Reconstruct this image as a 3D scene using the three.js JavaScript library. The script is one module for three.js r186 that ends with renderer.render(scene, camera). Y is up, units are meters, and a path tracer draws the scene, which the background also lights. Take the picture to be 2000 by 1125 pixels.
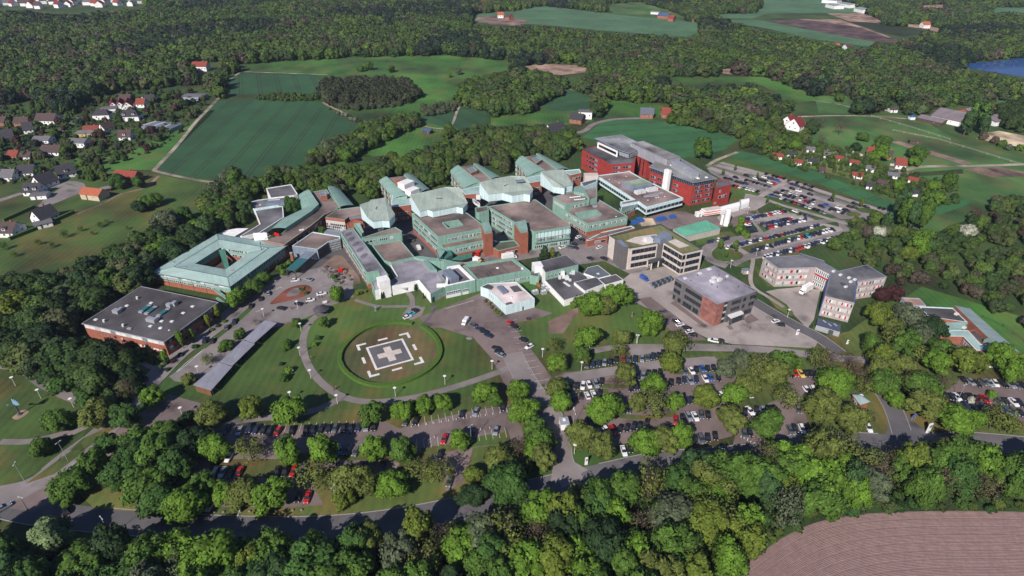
import * as THREE from 'three';
import { mergeGeometries } from 'three/addons/utils/BufferGeometryUtils.js';
import { MarchingCubes } from 'three/addons/objects/MarchingCubes.js';

// A hospital on a green hill seen from a drone. Metres; x to the side, -z away from the viewer, ground at y = 0.
const scene = new THREE.Scene();
const camera = new THREE.PerspectiveCamera(50.23, 16 / 9, 1, 6000);
{
const p = 31.7 * Math.PI / 180, r = .3 * Math.PI / 180, c = Math.cos(p), s = Math.sin(p);
camera.position.set(0, 155, 0);
camera.up.set(-Math.sin(r), Math.cos(r) * c, -Math.cos(r) * s);
camera.lookAt(0, 155 - s, -c);
}
const SUN = new THREE.Vector3(-Math.sin(.45) * Math.cos(.64), Math.sin(.64), Math.cos(.45) * Math.cos(.64));
{ // clear spring sky: deep blue overhead, pale at the rim, brighter round the sun
const w = 512, h = 256, d = new Float32Array(w * h * 4), v = new THREE.Vector3();
for (let j = 0; j < h; j++) for (let i = 0; i < w; i++) {
const el = (j + .5) / h * Math.PI - Math.PI / 2, az = ((i + .5) / w - .5) * 2 * Math.PI;
v.set(Math.cos(el) * Math.cos(az), Math.sin(el), Math.cos(el) * Math.sin(az));
const up = Math.max(0, v.y), k = Math.pow(1 - up, 3.5), g = Math.max(0, v.dot(SUN)), glow = .25 * Math.pow(g, 6) + .5 * Math.pow(g, 40), o = (j * w + i) * 4;
d[o] = .14 + .38 * k + glow; d[o + 1] = .29 + .4 * k + glow * .95; d[o + 2] = .72 + .26 * k + glow * .85; d[o + 3] = 1;
}
const t = new THREE.DataTexture(d, w, h, THREE.RGBAFormat, THREE.FloatType);
t.mapping = THREE.EquirectangularReflectionMapping; t.magFilter = THREE.LinearFilter; t.needsUpdate = true;
scene.background = t; scene.environment = t;
scene.backgroundIntensity = .29; scene.environmentIntensity = .29;
}
const sun = new THREE.DirectionalLight(0xfff6ee, 5.0);
sun.position.copy(SUN).multiplyScalar(600); sun.position.z -= 300; sun.target.position.set(0, 0, -300); sun.castShadow = true;
sun.shadow.mapSize.set(4096, 4096);
Object.assign(sun.shadow.camera, { left: -700, right: 700, top: 700, bottom: -700, near: 1, far: 2500 });
scene.add(sun, sun.target);
const renderer = new THREE.WebGLRenderer({ antialias: true });
renderer.toneMapping = THREE.LinearToneMapping;
renderer.toneMappingExposure = 1.14;
renderer.shadowMap.enabled = true;
scene.fog = new THREE.FogExp2(0xb9cbe6, .00006);

// ---------------------------------------------------------------- helpers
let seed_ = 12345;
const rnd = () => { seed_ = (seed_ + 0x6D2B79F5) | 0; let t = Math.imul(seed_ ^ (seed_ >>> 15), 1 | seed_); t = (t + Math.imul(t ^ (t >>> 7), 61 | t)) ^ t; return ((t ^ (t >>> 14)) >>> 0) / 4294967296; };
const reseed = (n) => { seed_ = n; };
const rr = (a, b) => a + (b - a) * rnd();
const pick = (a) => a[Math.floor(rnd() * a.length)];
const lerp = (a, b, t) => a + (b - a) * t, mix2 = (p, q, t) => [lerp(p[0], q[0], t), lerp(p[1], q[1], t)];
const dist2 = (p, q) => Math.hypot(p[0] - q[0], p[1] - q[1]);
const ORD = ['first', 'second', 'third', 'fourth', 'fifth', 'sixth', 'seventh', 'eighth', 'ninth', 'tenth', 'eleventh', 'twelfth', 'thirteenth', 'fourteenth', 'fifteenth', 'sixteenth', 'seventeenth', 'eighteenth', 'nineteenth', 'twentieth', 'twenty-first', 'twenty-second', 'twenty-third', 'twenty-fourth', 'twenty-fifth', 'twenty-sixth', 'twenty-seventh', 'twenty-eighth', 'twenty-ninth', 'thirtieth'];

// periodic value noise
const HASH = new Float32Array(65536); reseed(77); for (let i = 0; i < 65536; i++) HASH[i] = rnd();
function vn(x, y, per) {
const xi = Math.floor(x), yi = Math.floor(y), fx = x - xi, fy = y - yi, sx = fx * fx * (3 - 2 * fx), sy = fy * fy * (3 - 2 * fy);
const m = (k) => ((k % per) + per) % per, at = (a, b) => HASH[(m(a) * 251 + m(b) * 1031 + per * 7919) & 65535];
return lerp(lerp(at(xi, yi), at(xi + 1, yi), sx), lerp(at(xi, yi + 1), at(xi + 1, yi + 1), sx), sy);
}
function fbm(u, v, base, oct, gain = .5) { let a = 1, s = 0, n = 0, f = base; for (let i = 0; i < oct; i++) { s += a * vn(u * f, v * f, f); n += a; a *= gain; f *= 2; } return s / n; }
const toS = (c) => 255 * (c <= .0031308 ? c * 12.92 : 1.055 * Math.pow(c, 1 / 2.4) - .055);
function texture(n, metres, fn, color = true) { // fn(u, v) -> linear [r, g, b]
const d = new Uint8Array(n * n * 4);
for (let j = 0; j < n; j++) for (let i = 0; i < n; i++) { const c = fn((i + .5) / n, (j + .5) / n), o = (j * n + i) * 4; for (let k = 0; k < 3; k++) d[o + k] = Math.max(0, Math.min(255, color ? toS(c[k]) : c[k] * 255)); d[o + 3] = 255; }
const t = new THREE.DataTexture(d, n, n); t.wrapS = t.wrapT = THREE.RepeatWrapping; t.magFilter = THREE.LinearFilter; t.minFilter = THREE.LinearMipmapLinearFilter; t.generateMipmaps = true;
if (color) t.colorSpace = THREE.SRGBColorSpace;
t.repeat.set(1 / metres, 1 / metres); t.needsUpdate = true; return t;
}
const grey = (g) => [g, g, g];
const TX = {
mottle: texture(1024, 90, (u, v) => grey(.5 + .42 * (fbm(u, v, 6, 7, .62) - .5) * 2 * 1.5 + .1 * (rnd() - .5))),
fine: texture(512, 12, (u, v) => grey(.72 + .5 * (fbm(u, v, 8, 6, .75) - .5))),
clad: texture(256, 9, (u, v) => { const s = (u * 12) % 1, p = .74 + .3 * (vn(Math.floor(u * 12), 3, 12) - .5) * .5 + .2 * (fbm(u, v, 4, 4) - .5); return grey(s < .09 ? p * .72 : p); }),
seam: texture(512, 40, (u, v) => { const s = (u * 60) % 1, p = .76 + .5 * (fbm(u, v, 5, 6, .65) - .5) + .12 * (vn(Math.floor(u * 60), Math.floor(v * 5), 60) - .5); return grey(s < .14 ? p * .8 : p); }),
brick: texture(512, 8, (u, v) => { const row = Math.floor(v * 64), k = (u * 32 + (row % 2) * .5) % 1, j = (v * 64) % 1; const p = .68 + .34 * (vn(Math.floor(u * 32 + (row % 2) * .5), row, 64) - .5) + .3 * (fbm(u, v, 3, 4) - .5); return k < .07 || j < .14 ? [p * .9, p * 1.1, p * 1.12] : grey(p); }),
tile: texture(256, 6, (u, v) => { const j = (v * 18) % 1, p = .7 + .3 * (vn(Math.floor(u * 24), Math.floor(v * 18), 72) - .5) + .25 * (fbm(u, v, 3, 4) - .5); return grey(j < .16 ? p * .7 : p); }),
lawn: texture(1024, 190, (u, v) => { const a = fbm(u, v, 5, 7, .58), b = fbm(u + .37, v + .11, 11, 6, .6), dry = Math.max(0, Math.min(1, (b - .47) * 5)); const g = .62 + 1.5 * (a - .5) + .26 * (rnd() - .5) + .05 * Math.sin(u * Math.PI * 2 * 60); return [g * lerp(.72, 1.25, dry), g * lerp(1, .93, dry), g * lerp(.62, .75, dry)]; }),
crop: texture(1024, 108, (u, v) => { const k = (v * 6) % 1, lane = Math.abs(k - .4) < .03 || Math.abs(k - .56) < .03, a = fbm(u, v, 4, 7, .6), row = .97 + .06 * Math.sin(v * Math.PI * 2 * 240); const g = (.62 + .55 * (a - .5) + .08 * (rnd() - .5)) * row; return lane && vn(u * 64, Math.floor(v * 6) * 9 + 1, 64) > .12 ? [g * .9, g * .5, g * .6] : [g, g, g]; }),
pave: texture(1024, 60, (u, v) => { const a = fbm(u, v, 4, 7, .62), st = Math.max(0, fbm(u + .5, v, 9, 5, .55) - .55) * 1.5; return grey(.7 + .75 * (a - .5) - st * .8 + .08 * (rnd() - .5)); }),
};
const MAT = {};
function mat(name, rgb, o = {}) {
if (MAT[name]) return MAT[name];
const { tx, gain, ...rest } = o, m = new THREE.MeshStandardMaterial({ roughness: .85, ...rest });
m.name = name; const mean = { mottle: .5, fine: .72, clad: .71, seam: .74, brick: .66, tile: .66, lawn: .62, crop: .62, pave: .66 }[tx] ?? 1;
m.color.setRGB(...rgb.map((c) => c / mean)); if (tx) m.map = TX[tx];
return MAT[name] = m;
}
// a mesh of triangles gathered in world metres
class Geo {
constructor() { this.p = []; this.u = []; }
tri(a, b, c, ua, ub, uc) { this.p.push(...a, ...b, ...c); this.u.push(...(ua ?? [a[0], a[2]]), ...(ub ?? [b[0], b[2]]), ...(uc ?? [c[0], c[2]])); return this; }
quad(a, b, c, d, ua, ub, uc, ud) { return this.tri(a, b, c, ua, ub, uc).tri(a, c, d, ua, uc, ud); }
wall(p, q, y0, y1, s0 = 0) { const L = dist2(p, q); return this.quad([p[0], y0, p[1]], [q[0], y0, q[1]], [q[0], y1, q[1]], [p[0], y1, p[1]], [s0, y0], [s0 + L, y0], [s0 + L, y1], [s0, y1]); }
walls(pts, y0, y1, closed = true) { let s = 0; for (let i = 0; i < pts.length - (closed ? 0 : 1); i++) { const q = pts[(i + 1) % pts.length]; this.wall(pts[i], q, y0, y1, s); s += dist2(pts[i], q); } return this; }
flat(pts, y, holes = []) {
const c = pts.map((p) => new THREE.Vector2(...p)), hs = holes.map((h) => h.map((p) => new THREE.Vector2(...p))), all = [...pts, ...holes.flat()], yy = typeof y === 'function' ? y : () => y;
for (const f of THREE.ShapeUtils.triangulateShape(c, hs)) {
let [a, b, d] = f.map((k) => all[k]);
if ((b[0] - a[0]) * (d[1] - a[1]) - (d[0] - a[0]) * (b[1] - a[1]) > 0) [b, d] = [d, b];
this.tri([a[0], yy(a), a[1]], [b[0], yy(b), b[1]], [d[0], yy(d), d[1]]);
}
return this;
}
box(x, y, z, w, h, d, turn = 0) { // y is the bottom
const c = Math.cos(turn), s = Math.sin(turn), P = (i, j) => [x + i * w / 2 * c + j * d / 2 * s, z - i * w / 2 * s + j * d / 2 * c], pts = [P(-1, 1), P(1, 1), P(1, -1), P(-1, -1)];
return this.walls(pts, y, y + h).flat(pts, y + h);
}
bar(a, b, w, h) { // a beam between two 3D points
const dx = b[0] - a[0], dz = b[2] - a[2], L = Math.hypot(dx, dz) || 1, n = L > .01 ? [-dz / L * w / 2, dx / L * w / 2] : [w / 2, 0];
const q = (p, s, t) => [p[0] + n[0] * s, p[1] + t, p[2] + n[1] * s];
if (L <= .02) return this.box(a[0], Math.min(a[1], b[1]), a[2], w, Math.abs(b[1] - a[1]), w);
for (const [s0, t0, s1, t1] of [[-1, 0, 1, 0], [1, 0, 1, h], [1, h, -1, h], [-1, h, -1, 0]]) this.quad(q(a, s0, t0), q(b, s0, t0), q(b, s1, t1), q(a, s1, t1), [0, 0], [L, 0], [L, w], [0, w]);
this.quad(q(a, -1, 0), q(a, 1, 0), q(a, 1, h), q(a, -1, h)); return this.quad(q(b, 1, 0), q(b, -1, 0), q(b, -1, h), q(b, 1, h));
}
add(g) { this.p.push(...g.p); this.u.push(...g.u); return this; }
geometry(at = [0, 0, 0]) {
const p = Float32Array.from(this.p); for (let i = 0; i < p.length; i += 3) { p[i] -= at[0]; p[i + 1] -= at[1]; p[i + 2] -= at[2]; }
const g = new THREE.BufferGeometry(); g.setAttribute('position', new THREE.BufferAttribute(p, 3)); g.setAttribute('uv', new THREE.BufferAttribute(Float32Array.from(this.u), 2)); g.computeVertexNormals(); return g;
}
}
const area2 = (pts) => pts.reduce((s, p, i) => { const q = pts[(i + 1) % pts.length]; return s + p[0] * q[1] - q[0] * p[1]; }, 0);
const ccw = (pts) => (area2(pts) > 0 ? [...pts].reverse() : pts); // seen from above
function inset(pts, d) { // pts counter-clockwise from above; positive d moves inwards
const n = pts.length, out = [];
for (let i = 0; i < n; i++) {
const a = pts[(i + n - 1) % n], b = pts[i], c = pts[(i + 1) % n], l1 = dist2(a, b), l2 = dist2(b, c);
const n1 = [(b[1] - a[1]) / l1, -(b[0] - a[0]) / l1], n2 = [(c[1] - b[1]) / l2, -(c[0] - b[0]) / l2], k = Math.max(.35, 1 + n1[0] * n2[0] + n1[1] * n2[1]);
out.push([b[0] + (n1[0] + n2[0]) * d / k, b[1] + (n1[1] + n2[1]) * d / k]);
}
return out;
}
const centre = (pts) => [pts.reduce((s, p) => s + p[0], 0) / pts.length, pts.reduce((s, p) => s + p[1], 0) / pts.length];
function inside(p, poly) { let r = false; for (let i = 0, j = poly.length - 1; i < poly.length; j = i++) { const [xi, zi] = poly[i], [xj, zj] = poly[j]; if ((zi > p[1]) !== (zj > p[1]) && p[0] < (xj - xi) * (p[1] - zi) / (zj - zi) + xi) r = !r; } return r; }
const used = {};
function numbered(name) { const n = used[name] = (used[name] ?? -1) + 1; return n ? name + '_' + String(n).padStart(3, '0') : name; }
function tag(o, label, category, group, kind) { o.userData = { ...(label && { label }), ...(category && { category }), ...(group && { group }), ...(kind && { kind }) }; return o; }
function shade(o) { o.castShadow = o.receiveShadow = true; return o; }
function thing(name, label, category, at = [0, 0], turn = 0, group, y = 0) { const o = new THREE.Group(); o.name = numbered(name); o.position.set(at[0], y, at[1]); o.rotation.y = turn; scene.add(o); return tag(o, label, category, group); }
function part(parent, name, geo, m, label) { // geo in world metres under an unturned thing, or a ready geometry in local metres
const g = geo instanceof Geo ? geo.geometry([parent.position.x + (parent.parent && parent.parent !== scene ? parent.parent.position.x : 0), 0, parent.position.z + (parent.parent && parent.parent !== scene ? parent.parent.position.z : 0)]) : geo;
const o = shade(new THREE.Mesh(g, m)); o.name = name; if (label) o.userData.label = label; parent.add(o); return o;
}
function sheet(name, pts, y, m, kind = 'structure', label) { if (/meadow|pasture|far_field|bare_field|lake/.test(name)) OPEN.push(pts); const o = shade(new THREE.Mesh(new Geo().flat(pts, y).geometry(), m)); o.name = numbered(name); scene.add(o); tag(o, label, null, null, kind); return o; }
function smooth(pts, step = 4, closed = false) {
const c = new THREE.CatmullRomCurve3(pts.map((p) => new THREE.Vector3(p[0], 0, p[1])), closed, 'centripetal'), n = Math.max(6, Math.ceil(c.getLength() / step));
const out = c.getSpacedPoints(n).map((p) => [p.x, p.z]); if (closed) out.pop(); return out;
}
function ribbonGeo(line, w, y, g = new Geo()) { // line already smooth
let s = 0; const n = line.length, side = (i) => { const a = line[Math.max(0, i - 1)], b = line[Math.min(n - 1, i + 1)], l = dist2(a, b) || 1; return [-(b[1] - a[1]) / l * w / 2, (b[0] - a[0]) / l * w / 2]; };
for (let i = 0; i < n - 1; i++) {
const a = line[i], b = line[i + 1], u = side(i), v = side(i + 1), L = dist2(a, b);
g.quad([a[0] + u[0], y, a[1] + u[1]], [b[0] + v[0], y, b[1] + v[1]], [b[0] - v[0], y, b[1] - v[1]], [a[0] - u[0], y, a[1] - u[1]]); s += L;
}
return g;
}
const offsetLine = (line, d) => line.map((p, i) => { const a = line[Math.max(0, i - 1)], b = line[Math.min(line.length - 1, i + 1)], l = dist2(a, b) || 1; return [p[0] - (b[1] - a[1]) / l * d, p[1] + (b[0] - a[0]) / l * d]; });
function road(name, pts, w, y, m, kerb = 0) {
const line = smooth(pts), o = shade(new THREE.Mesh(ribbonGeo(line, w, y).geometry(), m)); o.name = numbered(name); scene.add(o); tag(o, null, null, null, 'structure');
if (kerb) { const g = new Geo(); for (const s of [-1, 1]) { const l = offsetLine(line, s * (w / 2 + .12)); for (let i = 0; i < l.length - 1; i++) if (!MOUTHS.some((m2) => inside(l[i], m2))) g.bar([l[i][0], .01, l[i][1]], [l[i + 1][0], .01, l[i + 1][1]], .24, y + .09); } const k = shade(new THREE.Mesh(g.geometry(), mat('kerb stone', [.3, .28, .27], { tx: 'fine' }))); k.name = 'kerb'; o.add(k); }
return o;
}
const UNIT = new THREE.BoxGeometry(1, 1, 1);

// ---------------------------------------------------------------- ground, fields, roads
const M = {
rough: mat('rough grass', [.042, .07, .02], { tx: 'lawn' }), lawn: mat('mown lawn', [.072, .096, .028], { tx: 'lawn' }), dry: mat('dry lawn', [.1, .105, .035], { tx: 'lawn' }), meadow: mat('meadow', [.058, .125, .03], { tx: 'lawn' }), pasture: mat('pasture', [.07, .125, .045], { tx: 'lawn' }),
wheat: mat('young wheat', [.025, .083, .03], { tx: 'crop' }), wheat2: mat('pale young wheat', [.034, .13, .042], { tx: 'crop' }), farGreen: mat('far spring crop', [.07, .16, .075], { tx: 'crop' }),
forestFloor: mat('woodland floor', [.02, .03, .011], { tx: 'lawn' }), soil: mat('bare soil', [.2, .135, .105], { tx: 'mottle' }), darkSoil: mat('dark soil', [.1, .06, .058], { tx: 'mottle' }), paleSoil: mat('pale soil', [.3, .2, .15], { tx: 'mottle' }), sand: mat('sand', [.5, .4, .27], { tx: 'mottle' }),
asphalt: mat('asphalt', [.105, .1, .108], { tx: 'pave' }), pinkPave: mat('reddish block paving', [.165, .125, .12], { tx: 'pave' }), greyPave: mat('grey block paving', [.2, .175, .172], { tx: 'pave' }), palePave: mat('pale block paving', [.3, .262, .245], { tx: 'pave' }), path: mat('footpath paving', [.19, .165, .16], { tx: 'pave' }), gravelPath: mat('farm track', [.3, .26, .2], { tx: 'mottle' }),
white: mat('white road paint', [.62, .61, .6], { tx: 'fine' }), redBark: mat('red bark mulch', [.2, .062, .038], { tx: 'mottle' }), kerb: mat('kerb stone', [.3, .28, .27], { tx: 'fine' }),
water: mat('lake water', [.035, .1, .3], { roughness: .09, metalness: 0 }),
};
{
const o = shade(new THREE.Mesh(new THREE.PlaneGeometry(7000, 6000).rotateX(-Math.PI / 2).translate(0, -.03, -1700), M.rough)); o.name = 'ground';
const uv = o.geometry.attributes.uv; for (let i = 0; i < uv.count; i++) uv.setXY(i, uv.getX(i) * 7000, uv.getY(i) * 6000);
scene.add(o); tag(o, null, null, null, 'structure');
}
const OPEN = [], MOUTHS = [[[129.2,-158.7],[151,-158.9],[146.2,-143.5],[117.2,-143.3]], [[12.8,-139.3],[25.8,-143.8],[30.8,-130.1],[11.3,-124.2]], [[-173,-134.9],[-128.2,-135.2],[-123.1,-119.3],[-162.7,-121.3]]]; // kerbs stop at the road mouths
function field(name, pts, y, m, turn) { // uv turned so that the tramlines run along it
OPEN.push(pts); const g = new Geo().flat(pts, y), c = Math.cos(turn ?? 0), s = Math.sin(turn ?? 0);
if (turn !== undefined) for (let i = 0; i < g.u.length; i += 2) { const x = g.p[i / 2 * 3], z = g.p[i / 2 * 3 + 2]; g.u[i] = x * c + z * s; g.u[i + 1] = -x * s + z * c; }
const o = shade(new THREE.Mesh(g.geometry(), m)); o.name = numbered(name); scene.add(o); tag(o, null, null, null, 'structure'); return o;
}
// woodland floors and meadows
sheet('meadow', [[-175.2,-397.2],[-146.6,-419.5],[-105,-433],[-76,-440],[-40,-487],[-53,-517],[-105,-519],[-124,-485],[-124.2,-417.7]], .01, M.meadow);
sheet('meadow', [[-168,-559],[-143,-571],[-121,-555],[-85,-535],[-63,-544],[-47,-582],[-48,-630],[-1,-686],[-1,-765],[-78,-799],[-189,-784],[-268,-758],[-320,-740],[-310,-704],[-213,-691],[-188,-613],[-119,-599],[-116,-581]], .01, M.meadow);
sheet('meadow', [[-114,-439],[-89,-495],[-42,-487],[-41,-450],[-82,-427]], .02, M.meadow);
sheet('meadow', [[-19,-536],[36,-558],[76,-558],[69,-522],[38,-510],[-18,-503]], .02, M.meadow);
sheet('meadow', [[92,-594],[137,-577],[148,-542],[123,-526],[79,-531]], .02, M.meadow);
sheet('meadow', [[-358.5,-380.8],[-333.9,-404.6],[-290.5,-403.3],[-245.5,-398.1],[-203.8,-378.5],[-175.3,-378.9],[-166.3,-346.2],[-187.9,-331.2],[-196.4,-317.3],[-212.3,-298],[-220.3,-269.7],[-250,-256.8],[-283.8,-249.3]], .02, M.lawn);
sheet('meadow', [[-327,-434],[-284,-437],[-253,-449],[-276,-552],[-267,-552],[-248.4,-403.9],[-294,-403.2]], .03, M.meadow);
sheet('pasture', [[219,-525],[272,-546],[359,-547],[354,-493],[361,-470],[423,-448],[353.3,-337.9],[280.5,-344.3],[317.6,-414.1],[265,-403.5],[229,-445]], .01, M.pasture);
sheet('pasture', [[295,-611],[327,-616],[322,-575],[302,-551],[274,-551]], .01, M.pasture);
sheet('pasture', [[166,-690],[273,-692],[292,-643],[293,-596],[271,-588],[254,-669],[176,-662]], .01, M.meadow);
sheet('pasture', [[218.3,-351.1],[273.1,-398.8],[319.9,-406.2],[419.7,-419.6],[345.9,-304.3],[264.3,-318.8],[231.4,-312.5]], .006, M.pasture);
sheet('allotment_plots', [[189,-446],[205,-463],[224,-466],[243,-459],[254,-447],[262,-434],[267.7,-415.3],[275.7,-403.6],[289.3,-390.7],[290.6,-374.8],[264.9,-354.8],[247.5,-364.2],[237.1,-382.8],[224.1,-399.1],[209.4,-414.5],[194,-431]], .012, mat('garden plots', [.095, .115, .05], { tx: 'lawn' }));
sheet('far_field', [[-68,-1145],[-3,-1185],[55,-1254],[117,-1202],[254,-1110],[299,-1068],[284,-990],[247,-937],[150,-977],[46,-1040],[-68,-1056]], .04, M.farGreen);
sheet('far_field', [[174,-1288],[248,-1321],[281,-1195],[292,-1089],[252,-1099],[175,-1154]], .08, M.pasture);
sheet('bare_field', [[-74,-1099],[-33,-1135],[23,-1080],[14,-1019],[-34,-1037]], .1, M.soil);
sheet('far_field', [[541,-1470],[624,-1455],[662,-1370],[632,-1183],[577,-1181],[448,-1176],[401,-1115],[340,-1113],[354,-1160],[430,-1175]], .04, M.farGreen);
field('bare_field', [[419,-1094],[475,-1107],[538,-1114],[544,-946],[537,-898],[498,-912],[458,-986]], .06, M.darkSoil);
field('bare_field', [[553,-1180],[623,-1182],[607,-1068],[551,-1087]], .07, M.paleSoil);
field('bare_field', [[477,-1112],[544,-1109],[547,-1026],[537,-898],[544,-946],[532,-1045]], .09, M.paleSoil);
field('crop_field', [[539,-1098],[580,-1078],[633,-983],[559,-946],[547,-1026]], .06, M.forestFloor);
field('bare_field', [[607,-1073],[653,-1059],[668,-966],[638,-992]], .07, M.paleSoil);
field('crop_field', [[337,-1102],[411,-1093],[458,-986],[502,-904],[476,-867],[429,-918],[390,-1012]], .05, M.farGreen);
field('far_field', [[899,-1273],[1018,-1263],[957,-1158],[864,-1204]], .05, M.farGreen);
field('bare_field', [[782,-1297],[842,-1307],[816,-1262],[767,-1261]], .05, M.paleSoil);
field('sand_pit', [[6,-732],[35,-754],[65,-749],[95,-728],[84,-710],[55,-697],[27,-692]], .05, M.paleSoil);
field('sand_pit', [[232,-737],[257,-732],[246,-701],[228,-711]], .05, M.paleSoil);
field('bare_field', [[382,-546],[420,-563],[480,-592],[506,-579],[462,-564],[409,-547]], .05, M.soil);
field('crop_field', [[419,-577],[470,-603],[537,-620],[527,-593],[457,-578]], .06, M.farGreen);
field('riding_arena', [[371,-482],[388,-497],[403,-503],[419,-486],[406,-461],[389,-464],[380,-473]], .06, M.sand);
field('bare_field', [[318.8,-410.1],[345.9,-418.5],[355,-410.6],[365.9,-401.1],[336.2,-398.8]], .06, M.soil);
field('bare_field', [[318.3,-413.4],[332.8,-418],[339.7,-403.3],[328.7,-398.1]], .07, M.paleSoil);
field('bare_field', [[297,-473],[305,-475],[332,-426],[324,-421]], .04, M.soil);
// crop fields with tramlines
const cropA = [[-276,-585],[-235,-591],[-180,-581],[-168,-559],[-128,-513],[-128,-485],[-147,-477],[-151,-450],[-142.4,-412.4],[-154.3,-397.5],[-166.1,-386.2],[-195,-385.8],[-235.1,-398.3],[-249.1,-403.9],[-254,-437],[-259,-475],[-273,-554]];
field('crop_field', cropA, .03, M.wheat, Math.atan2([-209.1,-406.4][1] - [-221,-579][1], [-209.1,-406.4][0] - [-221,-579][0]));
field('crop_field', [[-309,-696],[-213,-689],[-188,-609],[-240,-608],[-282,-603]], .03, M.wheat, 1.2);
field('crop_field', [[-82,-527],[-46,-568],[-18,-547],[-24,-513],[-45,-500],[-60,-507]], .03, M.wheat, .9);
field('crop_field', [[24,-598],[48,-638],[81,-603],[72,-563],[43,-553],[27,-563]], .03, M.wheat, -.6);
field('crop_field', [[55,-480],[77,-524],[115,-534],[148,-511],[180,-480],[162,-453],[122,-430],[93,-454]], .03, M.wheat2, -.25);
field('crop_field', [[155,-437],[171,-451],[188,-437],[208.5,-412.5],[239.8,-349.9],[261.2,-348.6],[292.5,-363.2],[282.2,-351.9],[240.1,-328],[226.4,-342.1],[203,-382.3],[179.6,-412.1]], .04, M.wheat2, -.45);
sheet('grass_bank', [[141,-424],[156,-440],[180.6,-415.1],[203.8,-384.1],[228.7,-343.7],[221.8,-339.1],[197.9,-370.2],[157.3,-409.7]], .05, M.lawn);
road('field_track', [[-247.9,-402.9],[-225.1,-391.8],[-193.2,-381.3],[-163.8,-384.4],[-152.8,-392.8],[-138.8,-407.4]], 3, .07, M.gravelPath);
road('field_track', [[-247.9,-402.9],[-256,-454],[-269,-519],[-278,-577],[-284,-607],[-297,-657],[-302,-704]], 3, .07, M.gravelPath);
road('field_track', [[-302,-704],[-249,-697],[-202,-691]], 2.5, .07, M.gravelPath);
road('field_track', [[-178,-579],[-145,-538],[-128,-513]], 2.5, .07, M.gravelPath);
road('field_track', [[-88,-517],[-56,-501],[-46,-573],[-26,-562],[-14,-545]], 2.2, .07, M.gravelPath);
road('field_track', [[51,-642],[81,-603]], 2.5, .07, M.gravelPath);
road('field_track', [[252,-541],[294,-545],[325,-542],[344,-536]], 3, .07, M.gravelPath);
road('field_track', [[288,-596],[306,-582],[315,-566]], 2.5, .07, M.gravelPath);
road('field_track', [[297,-698],[312,-693],[333,-679]], 3, .07, M.gravelPath);
road('field_track', [[271.8,-409.4],[290.8,-417.7],[329,-420],[376,-425]], 4, .07, M.gravelPath);
road('field_track', [[137.5,-416.5],[148,-429],[169,-447]], 3, .08, M.gravelPath);
road('lane', [[45,-488],[58,-496],[69,-516],[88,-530],[120,-534]], 5, .09, M.path);
road('lane', [[234,-456],[255,-434],[266.6,-413.3],[274,-403.6]], 5, .08, M.path);
road('dirt_track', [[-257.8,-331.7],[-251.2,-346.7],[-247.3,-362.6],[-238.6,-371.1],[-239.3,-392.5]], 2, .06, M.soil);
road('residential_street', [[-319.6,-345.8],[-309.6,-363.4],[-296.1,-370.3],[-294.3,-380.8],[-279.6,-373.1],[-289.1,-367]], 5, .07, M.greyPave);
road('residential_street', [[-366,-487],[-371,-512],[-375,-532]], 5, .07, M.asphalt);
sheet('driveway', [[-290.7,-351.8],[-292.8,-377.6],[-279.2,-371.8],[-274.4,-363],[-280.4,-346.1],[-287.9,-340.3]], .08, M.greyPave);
// lake
sheet('lake', [[528,-761],[551,-770],[582,-779],[637,-805],[707,-813],[699,-727],[583,-654],[562,-699],[549,-713],[528,-739]], .05, M.water);
// near ground: lawns
sheet('lawn', [[-112.3,-168.7],[-111.5,-195.8],[-102,-217.2],[-97.9,-233.3],[-85.1,-237.7],[-73.3,-249.1],[-39.4,-251.7],[-0,-261.8],[63.5,-262.5],[61,-234.8],[84.2,-200.8],[52.1,-197.1],[12.1,-184.1],[.2,-178],[-44.4,-166.5],[-62.9,-166.4],[-79,-158.4],[-107.8,-158.2]], .02, M.lawn);
sheet('lawn', [[-246.9,-194.6],[-198.1,-183.9],[-157.3,-165.6],[-151.2,-171.1],[-145.4,-146],[-158.9,-128.9],[-211.2,-141]], .02, M.lawn);
sheet('lawn', [[13.1,-210.8],[53.6,-218.6],[88.4,-200.8],[156.6,-219.6],[178.8,-236],[224.3,-205.5],[229.8,-153.3],[170,-143.6],[115.7,-136.8],[52,-147.3],[17.5,-147.1],[11.8,-178.1]], .01, M.dry);
sheet('lawn', [[88.4,-320.7],[138.8,-350.1],[156.9,-366.3],[151.9,-392.5],[146.3,-397],[135.6,-350.1],[102.7,-331.2]], .03, M.lawn);
sheet('lawn', [[-135.1,-129.1],[-110.5,-183.1],[.2,-190.2],[10.4,-142.6],[-15,-120.3],[-74.2,-114.7],[-121.8,-119.7]], .01, M.dry);
sheet('lawn', [[122,-295.8],[140.9,-302],[157.9,-302.2],[138.7,-253.5],[123.8,-253.4]], .03, M.dry);
sheet('lawn', [[139.7,-211.9],[184.7,-247],[170,-219.7],[145.9,-197.9],[134.9,-201.2]], .025, M.lawn);
sheet('lawn', [[174,-235.9],[198.4,-254.1],[229.7,-228.1],[224.6,-192],[202.7,-201.8],[202.4,-236.2]], .025, M.meadow);
sheet('grass_bank', [[145,-374.6],[152.5,-373],[162.5,-359.9],[190.1,-333],[188.2,-330.1],[165.5,-350.4],[159.5,-355],[147.4,-353.3],[138.8,-350.1],[131.6,-347]], .045, M.lawn);
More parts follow.
